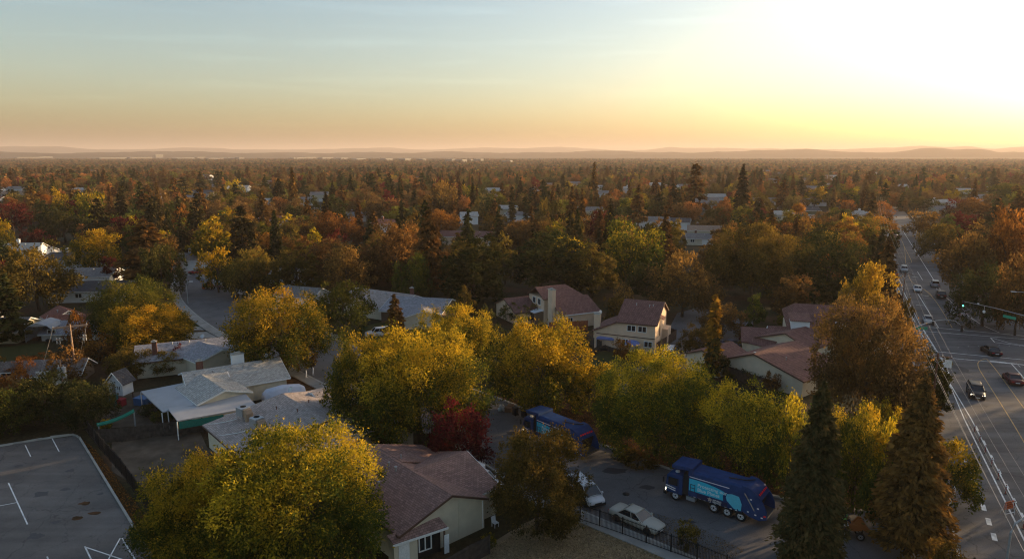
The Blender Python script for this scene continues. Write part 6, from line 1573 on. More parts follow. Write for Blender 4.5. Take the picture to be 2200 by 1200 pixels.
def bin_(px, py, label, m=BINM):
    g = G(px, py); r_ = empty("wheelie_bin", label, "wheelie bin", (g.x, g.y, 0), a1 + 1.57, "bins set out at the kerb")
    MB().prism([(-.26, -.32, 0.05), (.26, -.32, 0.05), (.26, .32, 0.05), (-.26, .32, 0.05)], (0, 0, 1.0)).build("tub", m, r_); MB().prism([(-.31, -.38, 1.05), (.31, -.38, 1.05), (.31, .36, 1.05), (-.31, .36, 1.05)], (0, 0, 0.08)).build("lid", m, r_)
    for x in (-.24, .24): MB().cyl((x, .3, .12), (1, 0, 0), .12, .06, 10).build("wheel", TYRE, r_)
bin_(1107, 891, "left black wheelie bin at the kerb above the upper lorry cab"); bin_(1126, 896, "right black wheelie bin at the kerb above the upper lorry cab")
bin_(504, 644, "black wheelie bin on the right kerb of the left street"); bin_(511, 641, "second black wheelie bin on the right kerb of the left street")
BAG = mat("white_bag", (0.5, 0.49, 0.46), rough=.6, bump=.8, bscale=6); CARD = mat("cardboard", (0.22, 0.13, 0.08), rough=.9)
for k, (x, y, s) in enumerate(((1078, 877, .38), (1074, 883, .34), (1083, 882, .36))):
    g = G(x, y); m = MB(); n = 8; r2 = random.Random(k)
    for i in range(5):
        t = math.pi * (0.12 + 0.88 * i / 4) / 1.0
        for q in range(n): a = 2 * math.pi * q / n; rr = s * r2.uniform(.85, 1.15); m.v.append((math.sin(t) * math.cos(a) * rr, math.sin(t) * math.sin(a) * rr, max(0, s * .8 + math.cos(t) * s)))
    for i in range(4):
        for q in range(n): m.f.append((i * n + q, (i + 1) * n + q, (i + 1) * n + (q + 1) % n, i * n + (q + 1) % n))
    m.build("rubbish_bag", BAG, None, True, label=("topmost", "left", "right")[k] + " white rubbish bag of the kerb pile left of the bins", cat="bag", loc=(g.x, g.y, 0))
for k, (x, y, w) in enumerate(((1092, 884, 0.9), (1097, 878, 0.7))):
    tub(x, y, w, 0.7, 0.6, CARD, ("lower", "upper")[k] + " brown cardboard box in the kerb pile", "cardboard_box")
# carport shelter and clutter at the left
g = G(84, 735); cpn = empty("carport", "white arched carport full of clutter at left", "carport", (g.x, g.y, 0), R(8))
ar = []
for (y0) in (0, 5.0): pass
m = MB(); prof = [(-2.3, 0.2), (-2.3, 2.4), (-1.6, 3.05), (0, 3.55), (1.6, 3.05), (2.3, 2.4)]
for a, b in zip(prof[:-1], prof[1:]): m.prism([(a[0], 0, a[1]), (b[0], 0, b[1]), (b[0], 5, b[1]), (a[0], 5, a[1])], (0, 0, 0.06) if abs(b[0] - a[0]) > .01 else (0.05, 0, 0))
m.build("roof_sheet", PATM, cpn)
for x in (-2.25, 2.25):
    for y in (0.1, 4.9): MB().box(x - .05, x + .05, y - .05, y + .05, 0, 2.4).build("post", GALV, cpn)
MB().prism([(-1.6, 0.05, 3.0), (1.6, 0.05, 3.0), (0, 0.05, 3.5)], (0, .04, 0)).box(-2.25, 2.25, 4.9, 4.95, 0, 2.5).build("end_panel", WL['grey'], cpn)
r3 = random.Random(9); cm = [mat("clutter_red", (.12, .05, .04)), mat("clutter_grey", (.14, .14, .15)), mat("clutter_dark", (.03, .03, .03))]
for k in range(7):
    q = (g.x - 1.8 + k * 0.6, g.y + r3.uniform(0.4, 3.5)); s = r3.uniform(.3, .7)
    b = MB().box(-s, s, -s * .7, s * .7, 0, s * r3.uniform(.8, 1.9)).build("storage_crate", cm[k % 3], None, label="crate, %s in the jumble under the white arched carport" % (["first from the left", "second from the left", "third from the left", "middle one", "third from the right", "second from the right", "first from the right"][k]), cat="crate", loc=(q[0], q[1], 0))
HOUSE_SPOTS.append((g.x, g.y + 2, 4))
# loader standing on the left street, folding chairs, garden bits
g = G(452, 621); ol = empty("loader", "orange wheel loader parked across the driveway of the left street", "loader", (g.x, g.y, 0), R(-12))
MB().box(-1.2, 0.8, -0.5, 0.5, 0.6, 1.3).box(-0.6, 0.3, -.45, .45, 1.3, 2.1).build("body", ORANGE, ol); MB().box(0.8, 3.6, -0.5, 0.5, .75, 1.0).build("flat_bed", mat("rust_bed", (.16, .06, .04)), ol); MB().prism([(-1.3, -.8, .1), (-1.3, .8, .1), (-1.9, .8, .2), (-1.9, -.8, .2)], (0, 0, .7)).build("bucket", ORANGE, ol)
for x, y in ((-.8, .6), (-.8, -.6), (.5, .6), (.5, -.6), (2.8, .6), (2.8, -.6)): wheel(ol, x, y, .4, .25)
def chair(px, py, label):
    g = G(px, py); r_ = empty("garden_chair", label, "chair", (g.x, g.y, 0), R(40)); MB().box(-.25, .25, -.25, .25, .40, .45).build("seat", WHITEM, r_); MB().prism([(-.25, .22, .45), (.25, .22, .45), (.25, .26, .45), (-.25, .26, .45)], (0, .08, .5)).build("backrest", WHITEM, r_)
    for x, y in ((-.22, -.22), (.22, -.22), (-.22, .22), (.22, .22)): MB().box(x - .02, x + .02, y - .02, y + .02, 0, .4).build("leg", WHITEM, r_)
chair(1064, 1130, "white garden chair right of the brown shingled house gable wall"); chair(1474, 772, "white garden chair beside the small tiled gable house"); chair(910, 1185, "white garden chair under the porch roof of the brown shingled house") 
# statues and dish on the lawn of the pale grey house
for k, (x, y, l_) in enumerate(((658, 812, "left white lawn statue behind the white covered boat"), (673, 806, "right white lawn statue behind the white covered boat"))):
    g = G(x, y); MB().tube([(0, 0, 0), (0, 0, .5), (0.05, 0, 1.0), (0, 0, 1.35)], .16, 8, .07).build("lawn_statue", WHITEM, None, True, label=l_, cat="statue", loc=(g.x, g.y, 0))
# shrubs
def shrub(px, py, w, h, colour, label, name="shrub"):
    g = G(px, py); return tree_at(g.x, g.y, w, h, 'loose', colour, label, lod=3, name=name, cat="shrub")
shrub(1545, 800, 4, 1.8, 'dark', "dark clipped shrub left of the hedge below the near tiled house"); shrub(1580, 806, 4.6, 2.0, 'green', "green clipped shrub in the middle of the hedge below the near tiled house"); shrub(1618, 818, 4.6, 2.4, 'dark', "dark clipped shrub right of the hedge below the near tiled house")
shrub(1657, 842, 2.6, 3.2, 'brown', "spiky brown shrub at the long beige gable wall"); shrub(1335, 775, 3.2, 4.2, 'rust', "thin rust shrub in the yard of the tan gabled house"); shrub(1372, 772, 2.6, 2.0, 'brown', "brown shrub below the lower right window of the tan gabled house")
shrub(1612, 735, 3.6, 2.2, 'red', "maroon shrub in front of the low tiled house"); shrub(1608, 752, 4.2, 2.2, 'olive', "olive shrub between the tiled houses"); shrub(1684, 702, 3.4, 2.6, 'green', "green shrub in front of the white dormer wall")
shrub(1052, 1178, 1.4, 1.6, 'yellow', "small yellowing shrub at the corner of the dry field"); shrub(1370, 1000, 4.2, 1.4, 'olive', "low olive shrub on the bank above the street"); shrub(1345, 985, 3.2, 1.3, 'dark', "low dark shrub at the left of the bank shrubs")
shrub(1475, 1175, 2.2, 2.6, 'olive', "sparse yellowing sapling behind the picket fence"); shrub(1130, 690, 5, 3.4, 'dark', "dark shrub before the sun room of the two storey house"); shrub(1100, 690, 5, 4.0, 'green', "green shrub left of the sun room of the two storey house"); shrub(1157, 690, 3.4, 4.2, 'olive', "thin olive shrub before the white patio roof of the two storey house")
shrub(330, 890, 3.4, 1.8, 'dark', "dark shrub below the white patio roof edge"); shrub(350, 905, 3.0, 1.6, 'green', "green shrub touching the dark board fence"); shrub(228, 925, 1.6, 1.6, 'gold', "small yellow shrub behind the teal slide")
shrub(725, 845, 2.2, 1.6, 'olive', "olive shrub beside the car under the pale grey cover"); shrub(645, 850, 2, 1.2, 'brown', "low brown shrub behind the white covered boat")
# ------------------------------------------------------------------ trees read off the photograph
# px, foot y, top y, half width, kind, colour, label
T = [
 # nearest row
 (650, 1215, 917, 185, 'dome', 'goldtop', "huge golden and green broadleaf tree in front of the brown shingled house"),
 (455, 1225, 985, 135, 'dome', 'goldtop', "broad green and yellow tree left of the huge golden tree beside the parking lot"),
 (1156, 1138, 924, 102, 'loose', 'olive', "olive brown tree partly hiding the parked minivan and the upper lorry"),
 (985, 1015, 868, 68, 'loose', 'red', "dark red tree right of the brown shingled house by the street"),
 (815, 975, 842, 62, 'tall', 'olive', "feathery olive tree behind the grey gravel roof with two coolers"),
 (1735, 1235, 813, 80, 'fir', 'fir', "tall dark conifer in front, right of the lower blue lorry"),
 (1948, 1190, 803, 88, 'fir', 'redwood', "tall rust tipped conifer in front beside the wide road"),
 (1830, 1100, 868, 88, 'dome', 'yellow', "yellow green tree squeezed between the two tall front conifers"),
 (2022, 1090, 948, 68, 'dome', 'yellow', "small yellow green tree at the corner of the street and the wide road"),
 (1905, 1150, 905, 60, 'dome', 'yellow', "yellow green tree just left of the rust tipped front conifer"),
 (1690, 1060, 850, 60, 'dome', 'yellow', "yellow green tree half behind the tall dark front conifer"),
 (2030, 1290, 1168, 50, 'loose', 'olive', "small olive tree at the bottom edge right of the tall conifers"),
 # street trees
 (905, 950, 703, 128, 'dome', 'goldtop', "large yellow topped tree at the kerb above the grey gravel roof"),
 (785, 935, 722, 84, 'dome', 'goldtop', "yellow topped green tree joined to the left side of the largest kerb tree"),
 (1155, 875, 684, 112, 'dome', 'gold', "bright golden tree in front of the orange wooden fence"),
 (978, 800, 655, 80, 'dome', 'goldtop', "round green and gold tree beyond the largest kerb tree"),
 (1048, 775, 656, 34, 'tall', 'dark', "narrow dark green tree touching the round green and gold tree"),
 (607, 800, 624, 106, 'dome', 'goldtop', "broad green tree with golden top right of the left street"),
 (738, 712, 603, 64, 'dome', 'green', "round mid green tree in front of the long grey roofed house"),
 (322, 760, 652, 84, 'dome', 'gold', "bright yellow tree above the blue grey roof with brick chimney"),
 (284, 725, 600, 88, 'dome', 'green', "broad green tree directly behind the bright yellow tree"),
 (1408, 975, 757, 128, 'dome', 'yellow', "large yellow green tree standing above the bank between the two lorries"),
 (1278, 890, 775, 52, 'loose', 'gold', "yellow tree with feathery upright shoots between the golden tree and the large kerb tree"),
 (1592, 1010, 826, 108, 'dome', 'goldtop', "golden topped tree directly behind the lower blue lorry"),
 (1850, 915, 640, 110, 'dome', 'brown', "big brown tree with orange rim between the tiled houses and the crossing"),
 (1853, 735, 563, 56, 'dome', 'amber', "golden orange tree behind the big brown tree"),
 (1529, 815, 630, 19, 'cypress', 'amber', "thin pole like conifer wrapped in rust ivy among the tiled houses"),  # amber leaf colour stands for sun on the thin top
 (1532, 818, 716, 30, 'cone', 'dark', "dark ivy mass round the foot of the thin rust conifer"),
 (850, 735, 630, 30, 'fir', 'redwood', "small brown conifer in front of the pale grey gable roof"),
 (1618, 708, 623, 27, 'cone', 'green', "pyramidal green tree behind the tiled houses"),
 (1552, 722, 652, 44, 'dome', 'brown', "round russet tree behind the thin ivy clad conifer"),
 (1500, 768, 697, 38, 'loose', 'olive', "low olive tree beside the asphalt court"),
 (1990, 905, 752, 42, 'tall', 'dark', "dark green hedge like tree at the near crosswalk corner"),
 (1935, 760, 620, 20, 'tall', 'olive', "thin olive tree between the golden orange tree and the wide road"),
 (1900, 960, 850, 40, 'loose', 'gold', "small golden tree beside the top of the rust tipped conifer"),
 # left side
 (85, 668, 515, 70, 'loose', 'olive', "tall ochre tree in front of the white two storey house"),
 (28, 735, 583, 40, 'fir', 'dark', "dark green conifer at the left edge behind the shed"),
 (322, 628, 466, 62, 'cedar', 'redwood', "big rust tipped cedar left of the left street"),
 (352, 640, 520, 42, 'loose', 'dark', "dark green tree between the cedar and the left street"),
 (172, 762, 668, 24, 'loose', 'rust', "small flame coloured tree behind the wooden power pole"),
 (455, 575, 456, 36, 'tall', 'gold', "tall golden tree beyond the end of the left street"),
 (470, 628, 531, 38, 'dome', 'gold', "yellow topped tree at the head of the left street"),
 (543, 640, 533, 56, 'dome', 'olive', "wide olive tree right of the head of the left street"),
 (215, 590, 492, 58, 'dome', 'gold', "yellow topped dark tree above the dark roofed ranch houses"),
 (240, 612, 540, 18, 'tall', 'red', "slim dark red tree right of the dark roofed ranch houses"),
 (10, 560, 462, 26, 'dome', 'gold', "orange yellow tree cut by the left edge above the white house"),
 (80, 545, 492, 32, 'dome', 'red', "dome shaped dark red tree above the white two storey house"),
 (30, 500, 430, 34, 'dome', 'red', "crimson tree near the left edge above the orange yellow tree"),
 (140, 520, 452, 50, 'dome', 'dark', "wide dark green tree beside the fan palm"),
 (10, 640, 560, 18, 'dome', 'red', "small crimson tree at the left edge beside the white house"),
 (135, 480, 397, 18, 'tall', 'gold', "tall gold poplar right of the fan palm"),
 (205, 510, 404, 34, 'dome', 'yellow', "big yellow green tree left of the dark spire conifer"),
 (267, 505, 398, 22, 'fir', 'fir', "dark spire conifer right of the big yellow green tree"),
 (35, 870, 790, 38, 'loose', 'rust', "orange bush tree at the left edge below the shed roof"),
 (100, 905, 800, 70, 'dome', 'dark', "dark green bush mass above the parking lot kerb"),
 (195, 915, 812, 52, 'dome', 'dark', "dark bush left of the small playhouse"),
 (25, 925, 830, 60, 'dome', 'green', "green bush at the left edge above the parking lot"),
 (150, 820, 745, 42, 'loose', 'brown', "brown bush at the foot of the wooden power pole"),
 (280, 812, 748, 46, 'loose', 'olive', "olive bush behind the small playhouse"),
 (215, 780, 712, 36, 'loose', 'rust', "rust bush above and left of the small playhouse"),
 (70, 815, 762, 44, 'loose', 'rust', "rust brown bush below the small grey shed roof at left"),
 (360, 800, 755, 40, 'loose', 'olive', "olive hedge tree between the blue grey roof and the white patio roof"),
 (640, 800, 725, 36, 'loose', 'brown', "brown shrub tree in front of the broad golden topped tree"),
 (385, 790, 735, 22, 'loose', 'red', "red brown shrub in front of the blue grey roof"),
 (515, 770, 725, 20, 'loose', 'red', "red shrub right of the blue grey roofed house"),
 (460, 790, 752, 18, 'loose', 'green', "green shrub between the chimneys of the grey houses"),
 # middle
 (700, 605, 512, 66, 'dome', 'brown', "broad brown tree with glowing top in the middle distance"),
 (640, 640, 522, 46, 'tall', 'olive', "upright olive tree right of the wide olive tree"),
 (745, 640, 530, 58, 'loose', 'brown', "bare looking brown tree below the broad glowing brown tree"),
 (678, 560, 486, 24, 'cone', 'gold', "small golden pointed tree on top of the brown tree group"),
 (725, 530, 455, 46, 'dome', 'rust', "rounded rust tree above the small golden pointed tree"),
 (855, 620, 476, 72, 'dome', 'brown', "very wide dark brown tree left of the rust tipped cedar in the middle"),
 (925, 640, 447, 46, 'cedar', 'redwood', "tall layered cedar catching orange light in the middle"),
 (888, 655, 547, 42, 'dome', 'green', "green tree at the foot of the layered cedar"),
 (1020, 665, 497, 70, 'tall', 'dark', "very large dark green tree with orange crest in the middle"),
 (1085, 610, 500, 30, 'tall', 'olive', "olive tree right of the very large dark green tree"),
 (1075, 560, 462, 24, 'fir', 'fir', "dark fir above the very large dark green tree"),
 (1165, 630, 495, 66, 'tall', 'dark', "dark green rounded tree behind the two storey house with chimney"),
 (1150, 560, 470, 30, 'fir', 'redwood', "rust conifer above the two storey house with chimney"),
 (1270, 640, 520, 56, 'tall', 'olive', "dark olive tree behind the tan gabled house"),
 (1352, 615, 472, 70, 'dome', 'yellow', "big tree with bright lemon crest in the middle distance"),
 (1425, 590, 442, 26, 'fir', 'redwood', "slim rust fir right of the lemon crested tree"),
 (1465, 680, 540, 68, 'dome', 'brown', "round brown tree behind the asphalt court"),
 (1390, 650, 560, 40, 'tall', 'dark', "dark tree behind the tan gabled house"),
 (1335, 690, 600, 24, 'loose', 'brown', "thin brown tree left of the tan gabled house"),
 (1320, 700, 632, 26, 'dome', 'olive', "low olive tree between the two tan houses"),
 (1615, 640, 480, 92, 'dome', 'olive', "very large tree with orange rim above the pyramidal tree"),
 (1540, 600, 500, 40, 'tall', 'brown', "brown tree left of the very large orange rimmed tree"),
 (1775, 650, 500, 78, 'dome', 'dark', "very large dark tree left of the wide road"),
 (1700, 690, 585, 44, 'tall', 'brown', "brown tree behind the long tiled roof"),
 (1750, 660, 590, 40, 'tall', 'dark', "dark tree between the long tiled roof and the golden orange tree"),
 (1882, 640, 490, 15, 'cypress', 'fir', "dark cypress row end beside the wide road"),
 (1868, 600, 500, 12, 'cypress', 'fir', "shorter dark cypress beside the wide road"),
 (1228, 505, 396, 20, 'fir', 'redwood', "tall rust fir above the red domed tree"),
 (1290, 520, 445, 30, 'dome', 'red', "deep red domed tree in the middle distance"),
 (1185, 505, 420, 30, 'dome', 'olive', "round olive tree with golden crest left of the tall rust fir"),
 (1365, 470, 421, 32, 'dome', 'yellow', "round yellow green tree above the lemon crested tree"),
 (1100, 490, 400, 9, 'cypress', 'fir', "thin dark cypress near the grey house roof"),
 (1130, 490, 405, 8, 'cypress', 'fir', "second thin dark cypress near the grey house roof"),
 # right side
 (2150, 640, 448, 60, 'dome', 'rust', "tall orange brown tree at the right edge"),
 (2195, 620, 470, 40, 'dome', 'brown', "brown tree cut by the right edge"),
 (2075, 640, 500, 62, 'dome', 'brown', "wide brown tree on the right bank of the wide road"),
 (2110, 700, 570, 66, 'dome', 'dark', "dark tree on the right bank above the green light"),
 (2180, 720, 545, 50, 'dome', 'brown', "brown tree above the right signal mast"),
 (2010, 560, 480, 44, 'dome', 'olive', "olive tree on the right bank above the parked white car"),
 (1975, 510, 447, 36, 'dome', 'brown', "brown tree where the wide road disappears on the right"),
 (1985, 455, 425, 36, 'dome', 'dark', "dark green dome tree above the far end of the road"),
 (2165, 440, 394, 50, 'dome', 'green', "bright green tree near the right edge horizon"),
 (2080, 425, 407, 24, 'dome', 'yellow', "low yellow tree beside the crimson column tree"),
 (2026, 425, 403, 7, 'tall', 'red', "crimson column tree beside the low yellow tree"),
 (2085, 490, 425, 46, 'dome', 'brown', "broad brown tree behind the right bank"),
 (2050, 470, 422, 24, 'dome', 'red', "maroon tree beside the far grey roofs at right"),
 (1750, 445, 400, 22, 'tall', 'gold', "glowing golden tree left of the far road end"),
 (1828, 440, 398, 18, 'tall', 'yellow', "yellow green tree left of the far road end"),
 (1812, 465, 425, 20, 'dome', 'rust', "red brown tree beside the far road end"),
 (1590, 480, 350, 22, 'fir', 'fir', "tall dark fir breaking the horizon right of centre"),
 (1490, 470, 345, 34, 'cedar', 'redwood', "broad tall cedar breaking the horizon right of centre"),
 (1275, 440, 345, 14, 'fir', 'redwood', "slim tall fir reaching the horizon in the centre"),
 (633, 470, 358, 16, 'fir', 'redwood', "slim tall fir left of the dark conifer trio"),
 (755, 435, 372, 14, 'fir', 'dark', "leftmost dark conifer of the dark conifer trio"),
 (800, 435, 368, 20, 'fir', 'dark', "middle dark conifer of the dark conifer trio"),
 (860, 445, 385, 15, 'fir', 'dark', "rightmost dark conifer of the dark conifer trio"),
 (955, 470, 386, 34, 'dome', 'brown', "broad brown tree left of the round yellow tree"),
 (1010, 440, 393, 20, 'dome', 'yellow', "round yellow tree left of the centre"),
 (815, 475, 428, 28, 'dome', 'brown', "round pinkish brown tree above the brick red roof"),
 (920, 470, 418, 26, 'dome', 'rust', "rust red tree right of the pinkish brown tree"),
 (600, 415, 382, 20, 'dome', 'rust', "flame red tree left of the slim tall fir"),
 (505, 430, 385, 20, 'dome', 'gold', "orange tree above the white gabled house at left"),
]
# keep the drawn order of the nearest giants but do not let fill trees crowd them
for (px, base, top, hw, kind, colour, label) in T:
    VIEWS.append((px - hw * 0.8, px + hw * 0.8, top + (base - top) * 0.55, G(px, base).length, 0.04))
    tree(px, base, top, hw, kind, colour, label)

def palm(px, base, top, hw, label):
    p = G(px, base); h = height_at(px, base, top); w = 2 * hw * slant((p.x, p.y, h)) / FPX
    root = empty("palm_tree", label, "palm tree", p)
    MB().tube([(0, 0, 0), (0.1, 0, h * 0.5), (0, 0.1, h * 0.88)], 0.28, 8, 0.2).build("trunk", BARK, root)
    r = np.random.RandomState(int(px)); n = 700
    d = unit(r.normal(size=(n, 3)) * np.array([1, 1, 0.8])); rr = (0.35 + 0.65 * r.rand(n)) * w / 2
    P = d * rr[:, None]; P[:, 2] = P[:, 2] * 0.9 - 0.25 * (rr ** 2) / (w / 2) + h * 0.90
    A = d * 0.8 + r.normal(size=(n, 3)) * 0.15; B = unit(np.cross(A, r.normal(size=(n, 3)))) * 0.10
    add("frond_crown", quads_mesh("palm_crown", P, A, B, 0.5 + 0.5 * r.rand(n), LEAF['rust']), root)
    SPOTS.append((p.x, p.y, 2))
palm(102, 470, 420, 12, "fan palm glowing orange in the distance at left")
palm(1712, 500, 440, 14, "tall pale palm left of the green gabled house")
palm(1252, 470, 428, 10, "small palm in front of the pale house in the centre")

# ------------------------------------------------------------------ the rest of the leafy suburb
def inside(x, y, poly):
    c = False; n = len(poly); j = n - 1
    for i in range(n):
        xi, yi = poly[i][0], poly[i][1]; xj, yj = poly[j][0], poly[j][1]
        if (yi > y) != (yj > y) and x < (xj - xi) * (y - yi) / (yj - yi) + xi: c = not c
        j = i
    return c
KEEP = [[tuple(G(*q)[:2]) for q in poly] for poly in KEEP_CLEAR_PX] + KEEP_CLEAR
fr = random.Random(5)
GRID = {}
def grid_add(x, y, r):
    GRID.setdefault((int(x // 30), int(y // 30)), []).append((x, y, r))
for s in SPOTS: grid_add(*s)
for h in HOUSE_SPOTS: grid_add(*h)
def free(x, y, r):
    i, j = int(x // 30), int(y // 30)
    for a in (i - 1, i, i + 1):
        for b in (j - 1, j, j + 1):
            for (qx, qy, qr) in GRID.get((a, b), ()):
                if (x - qx) ** 2 + (y - qy) ** 2 < (r + qr) ** 2: return False
    return True
FAR_HOUSES = []
hr = random.Random(21)
while len(FAR_HOUSES) < 70:
    Y = 330 + 900 * hr.random() ** 1.2; X = hr.uniform(-0.76, 0.76) * Y
    if not free(X, Y, 12) or any(inside(X, Y, k) for k in KEEP): continue
    a = hr.uniform(-0.35, 0.35); L, Wd, ht = hr.uniform(11, 18), hr.uniform(9, 12), hr.choice([2.7, 2.7, 5.2])
    root = empty("house", None, "house", (X, Y, 0), a)
    wk_ = hr.choice(['white', 'white', 'cream', 'tan', 'grey']); rk = hr.choice(['pale', 'grey', 'grey', 'tan', 'dark', 'brick', 'pale'])
    MB().box(-L / 2, L / 2, -Wd / 2, Wd / 2, -.1, ht).prism([(-L / 2, -Wd / 2, ht), (-L / 2, Wd / 2, ht), (-L / 2, 0, ht + 1.9)], (L, 0, 0)).build("wall", WL[wk_], root)
    mbr = MB(); mbr.prism([(-L / 2 - .5, -Wd / 2 - .6, ht - .2), (L / 2 + .5, -Wd / 2 - .6, ht - .2), (L / 2 + .5, 0, ht + 2.0), (-L / 2 - .5, 0, ht + 2.0)], (0, 0, .15)).prism([(-L / 2 - .5, 0, ht + 2.0), (L / 2 + .5, 0, ht + 2.0), (L / 2 + .5, Wd / 2 + .6, ht - .2), (-L / 2 - .5, Wd / 2 + .6, ht - .2)], (0, 0, .15))
    roof_obj(mbr, "roof", RF[rk], root)
    if Y < 700:
        for k in range(3): MB().box(-L / 2 + 1.2 + k * 3.4, -L / 2 + 2.8 + k * 3.4, -Wd / 2 - .05, -Wd / 2, ht - 1.7, ht - .6).build("window", GLASS, root)
    grid_add(X, Y, 8)
    px, py = PX(X, Y, ht + 1.9)
    FAR_HOUSES.append((root, rk, wk_, ht))
    if hr.random() < 0.75: VIEWS.append((px - L * .45 * FPX / Y, px + L * .45 * FPX / Y, py + 2.2 * FPX / Y, math.hypot(X, Y), 0.15))
FILL = []
y = 20.0
while y < 4300:
    cell = 8.2 if y < 420 else 10.5 if y < 900 else 10.5 + (y - 900) / 150.0
    half = y * 0.80 + (190 if y < 420 else 30)  # near rows reach past the view: added trees shade the ground
    x = -half
    while x < half:
        X = x + fr.uniform(-0.45, 0.45) * cell; Y = y + fr.uniform(-0.45, 0.45) * cell
        x += cell
        if Y > 900 and fr.random() < 0.12: continue
        px, py = PX(X, Y)
        if Y < 132 and -60 < px < 2260: continue
        if px < -260 or (px > 2290 and (Y > 420 or X > 0.8 * Y + 190)) or px < -900: continue
        if Y < 900:
            r = fr.uniform(2.2, 4.2)
            if not free(X, Y, r * 0.55): continue
            if any(inside(X, Y, k) for k in KEEP): continue
            grid_add(X, Y, r * 0.75)
        elif Y < 1400 and any(inside(X, Y, k) for k in KEEP): continue
        if Y < 900 and px > -40 and X < Y * 0.78:
            hid = False; hwp = 4.5 * FPX / Y; ty = PX(X, Y, 10.5)[1]
            for (xa, xb, yy, dd, keepp) in VIEWS:
                if dd > Y and px + hwp > xa + 3 and px - hwp < xb - 3 and ty < yy and py > yy and fr.random() > keepp: hid = True; break
            if hid: continue
        q = fr.random()
        blob = math.sin(X * 0.013 + 1.3) + math.sin(Y * 0.011 + X * 0.006) 
        if q < (0.13 if Y < 600 else 0.055) + 0.05 * blob:
            kind, H, W = 'fir', fr.uniform(12, 22 if Y < 600 else 17), fr.uniform(5, 8.5)
        elif q < (0.20 if Y < 600 else 0.13): kind, H, W = 'cedar', fr.uniform(13, 22), fr.uniform(8, 12)
        elif q < (0.24 if Y < 600 else 0.15): kind, H, W = 'cypress', fr.uniform(9, 16), fr.uniform(1.8, 2.8)
        elif q < 0.30: kind, H, W = 'cone', fr.uniform(7, 12), fr.uniform(4, 6.5)
        elif q < 0.50: kind, H, W = 'tall', fr.uniform(9, 15), fr.uniform(5.5, 9)
        elif q < 0.72: kind, H, W = 'loose', fr.uniform(6, 12), fr.uniform(7, 11)
        else: kind, H, W = 'dome', fr.uniform(6.5, 12.5), fr.uniform(8, 14)
        if kind in ('fir', 'cedar'): c = fr.choice(['fir', 'redwood', 'redwood', 'dark', 'fir', 'brown'])
        elif kind == 'cypress': c = fr.choice(['fir', 'dark'])
        else: c = fr.choices(['brown', 'olive', 'dark', 'rust', 'green', 'red', 'gold', 'yellow'], [30, 21, 17, 15, 5, 3.5, 3.5, 5])[0]
        if kind in ('dome', 'loose', 'tall') and Y < 900: W *= 1.18; H *= 1.05
        if Y > 700: H *= max(0.52, 1 - (Y - 700) / 1500)
        if -40 < px < 2240: pass
        elif Y < 420: H *= 1.1  # out-of-view trees raised so they shade the ground
        FILL.append((X, Y, H, W, kind, c, math.hypot(X, Y)))
    y += cell
FILL.sort(key=lambda t: t[6])
quota = {'dome': 150, 'fir': 110, 'cedar': 60, 'cypress': 40, 'cone': 40}
CNT = {}
REST = []
for t in FILL:
    X, Y, H, W, kind, c, d = t
    fam = 'dome' if kind in ('dome', 'loose', 'tall') else kind
    vis_w = W * FPX / d
    if CNT.get(fam, 0) < quota[fam] and d < 520 and -40 < PX(X, Y, H)[0] < 2240:
        CNT[fam] = CNT.get(fam, 0) + 1
        tree_at(X, Y, W, H, kind, c)
    else: REST.append(t)

# far trees and unseen shading trees beside the view: one mass of instanced crowns on points
KINDS = ['dome', 'loose', 'tall', 'cone', 'fir', 'cedar', 'cypress']
PAL = ['dark', 'fir', 'olive', 'green', 'brown', 'redwood', 'rust', 'red', 'yellow', 'gold']
def far_leaf_material():
    m = bpy.data.materials.new("far_woodland_leaves"); m.use_nodes = True
    n, l = m.node_tree.nodes, m.node_tree.links; n.clear()
    out = n.new('ShaderNodeOutputMaterial')
    ai = n.new('ShaderNodeAttribute'); ai.attribute_type = 'INSTANCER'; ai.attribute_name = 'tree_colour'
    at = n.new('ShaderNodeAttribute'); at.attribute_name = 'tint'
    mr = n.new('ShaderNodeMapRange'); mr.inputs['To Min'].default_value = 0.45; mr.inputs['To Max'].default_value = 2.1  # tint carries the painted sunlit tops into the far crowns
    l.new(at.outputs['Fac'], mr.inputs['Value'])
    v = n.new('ShaderNodeVectorMath'); v.operation = 'SCALE'
    l.new(ai.outputs['Color'], v.inputs[0]); l.new(mr.outputs[0], v.inputs['Scale'])
    d = n.new('ShaderNodeBsdfDiffuse'); t = n.new('ShaderNodeBsdfTranslucent'); mx = n.new('ShaderNodeMixShader'); mx.inputs[0].default_value = 0.25
    l.new(v.outputs[0], d.inputs['Color']); l.new(v.outputs[0], t.inputs['Color'])
    l.new(d.outputs[0], mx.inputs[1]); l.new(t.outputs[0], mx.inputs[2]); l.new(mx.outputs[0], out.inputs['Surface'])
    return m
MEAN = {'dark': (.050, .054, .018), 'fir': (.048, .044, .018), 'olive': (.110, .080, .022), 'green': (.085, .090, .020), 'brown': (.145, .083, .030),
        'redwood': (.115, .062, .023), 'rust': (.22, .092, .028), 'red': (.10, .018, .016), 'yellow': (.13, .115, .018), 'gold': (.24, .165, .016)}
src = bpy.data.collections.new("far_tree_sources")
FLM = far_leaf_material()
SRC = []
for kind in KINDS:
    for lod in (3, 4):
        for v in (0, 1):
            me, w0, h0 = make_crown(kind, lod, v)
            m2 = me.copy(); m2.materials.clear(); m2.materials.append(FLM)
            sname = "far_source_%02d" % len(SRC)
            o = bpy.data.objects.new(sname, m2); src.objects.link(o)
            SRC.append((kind, lod, v, w0, h0))
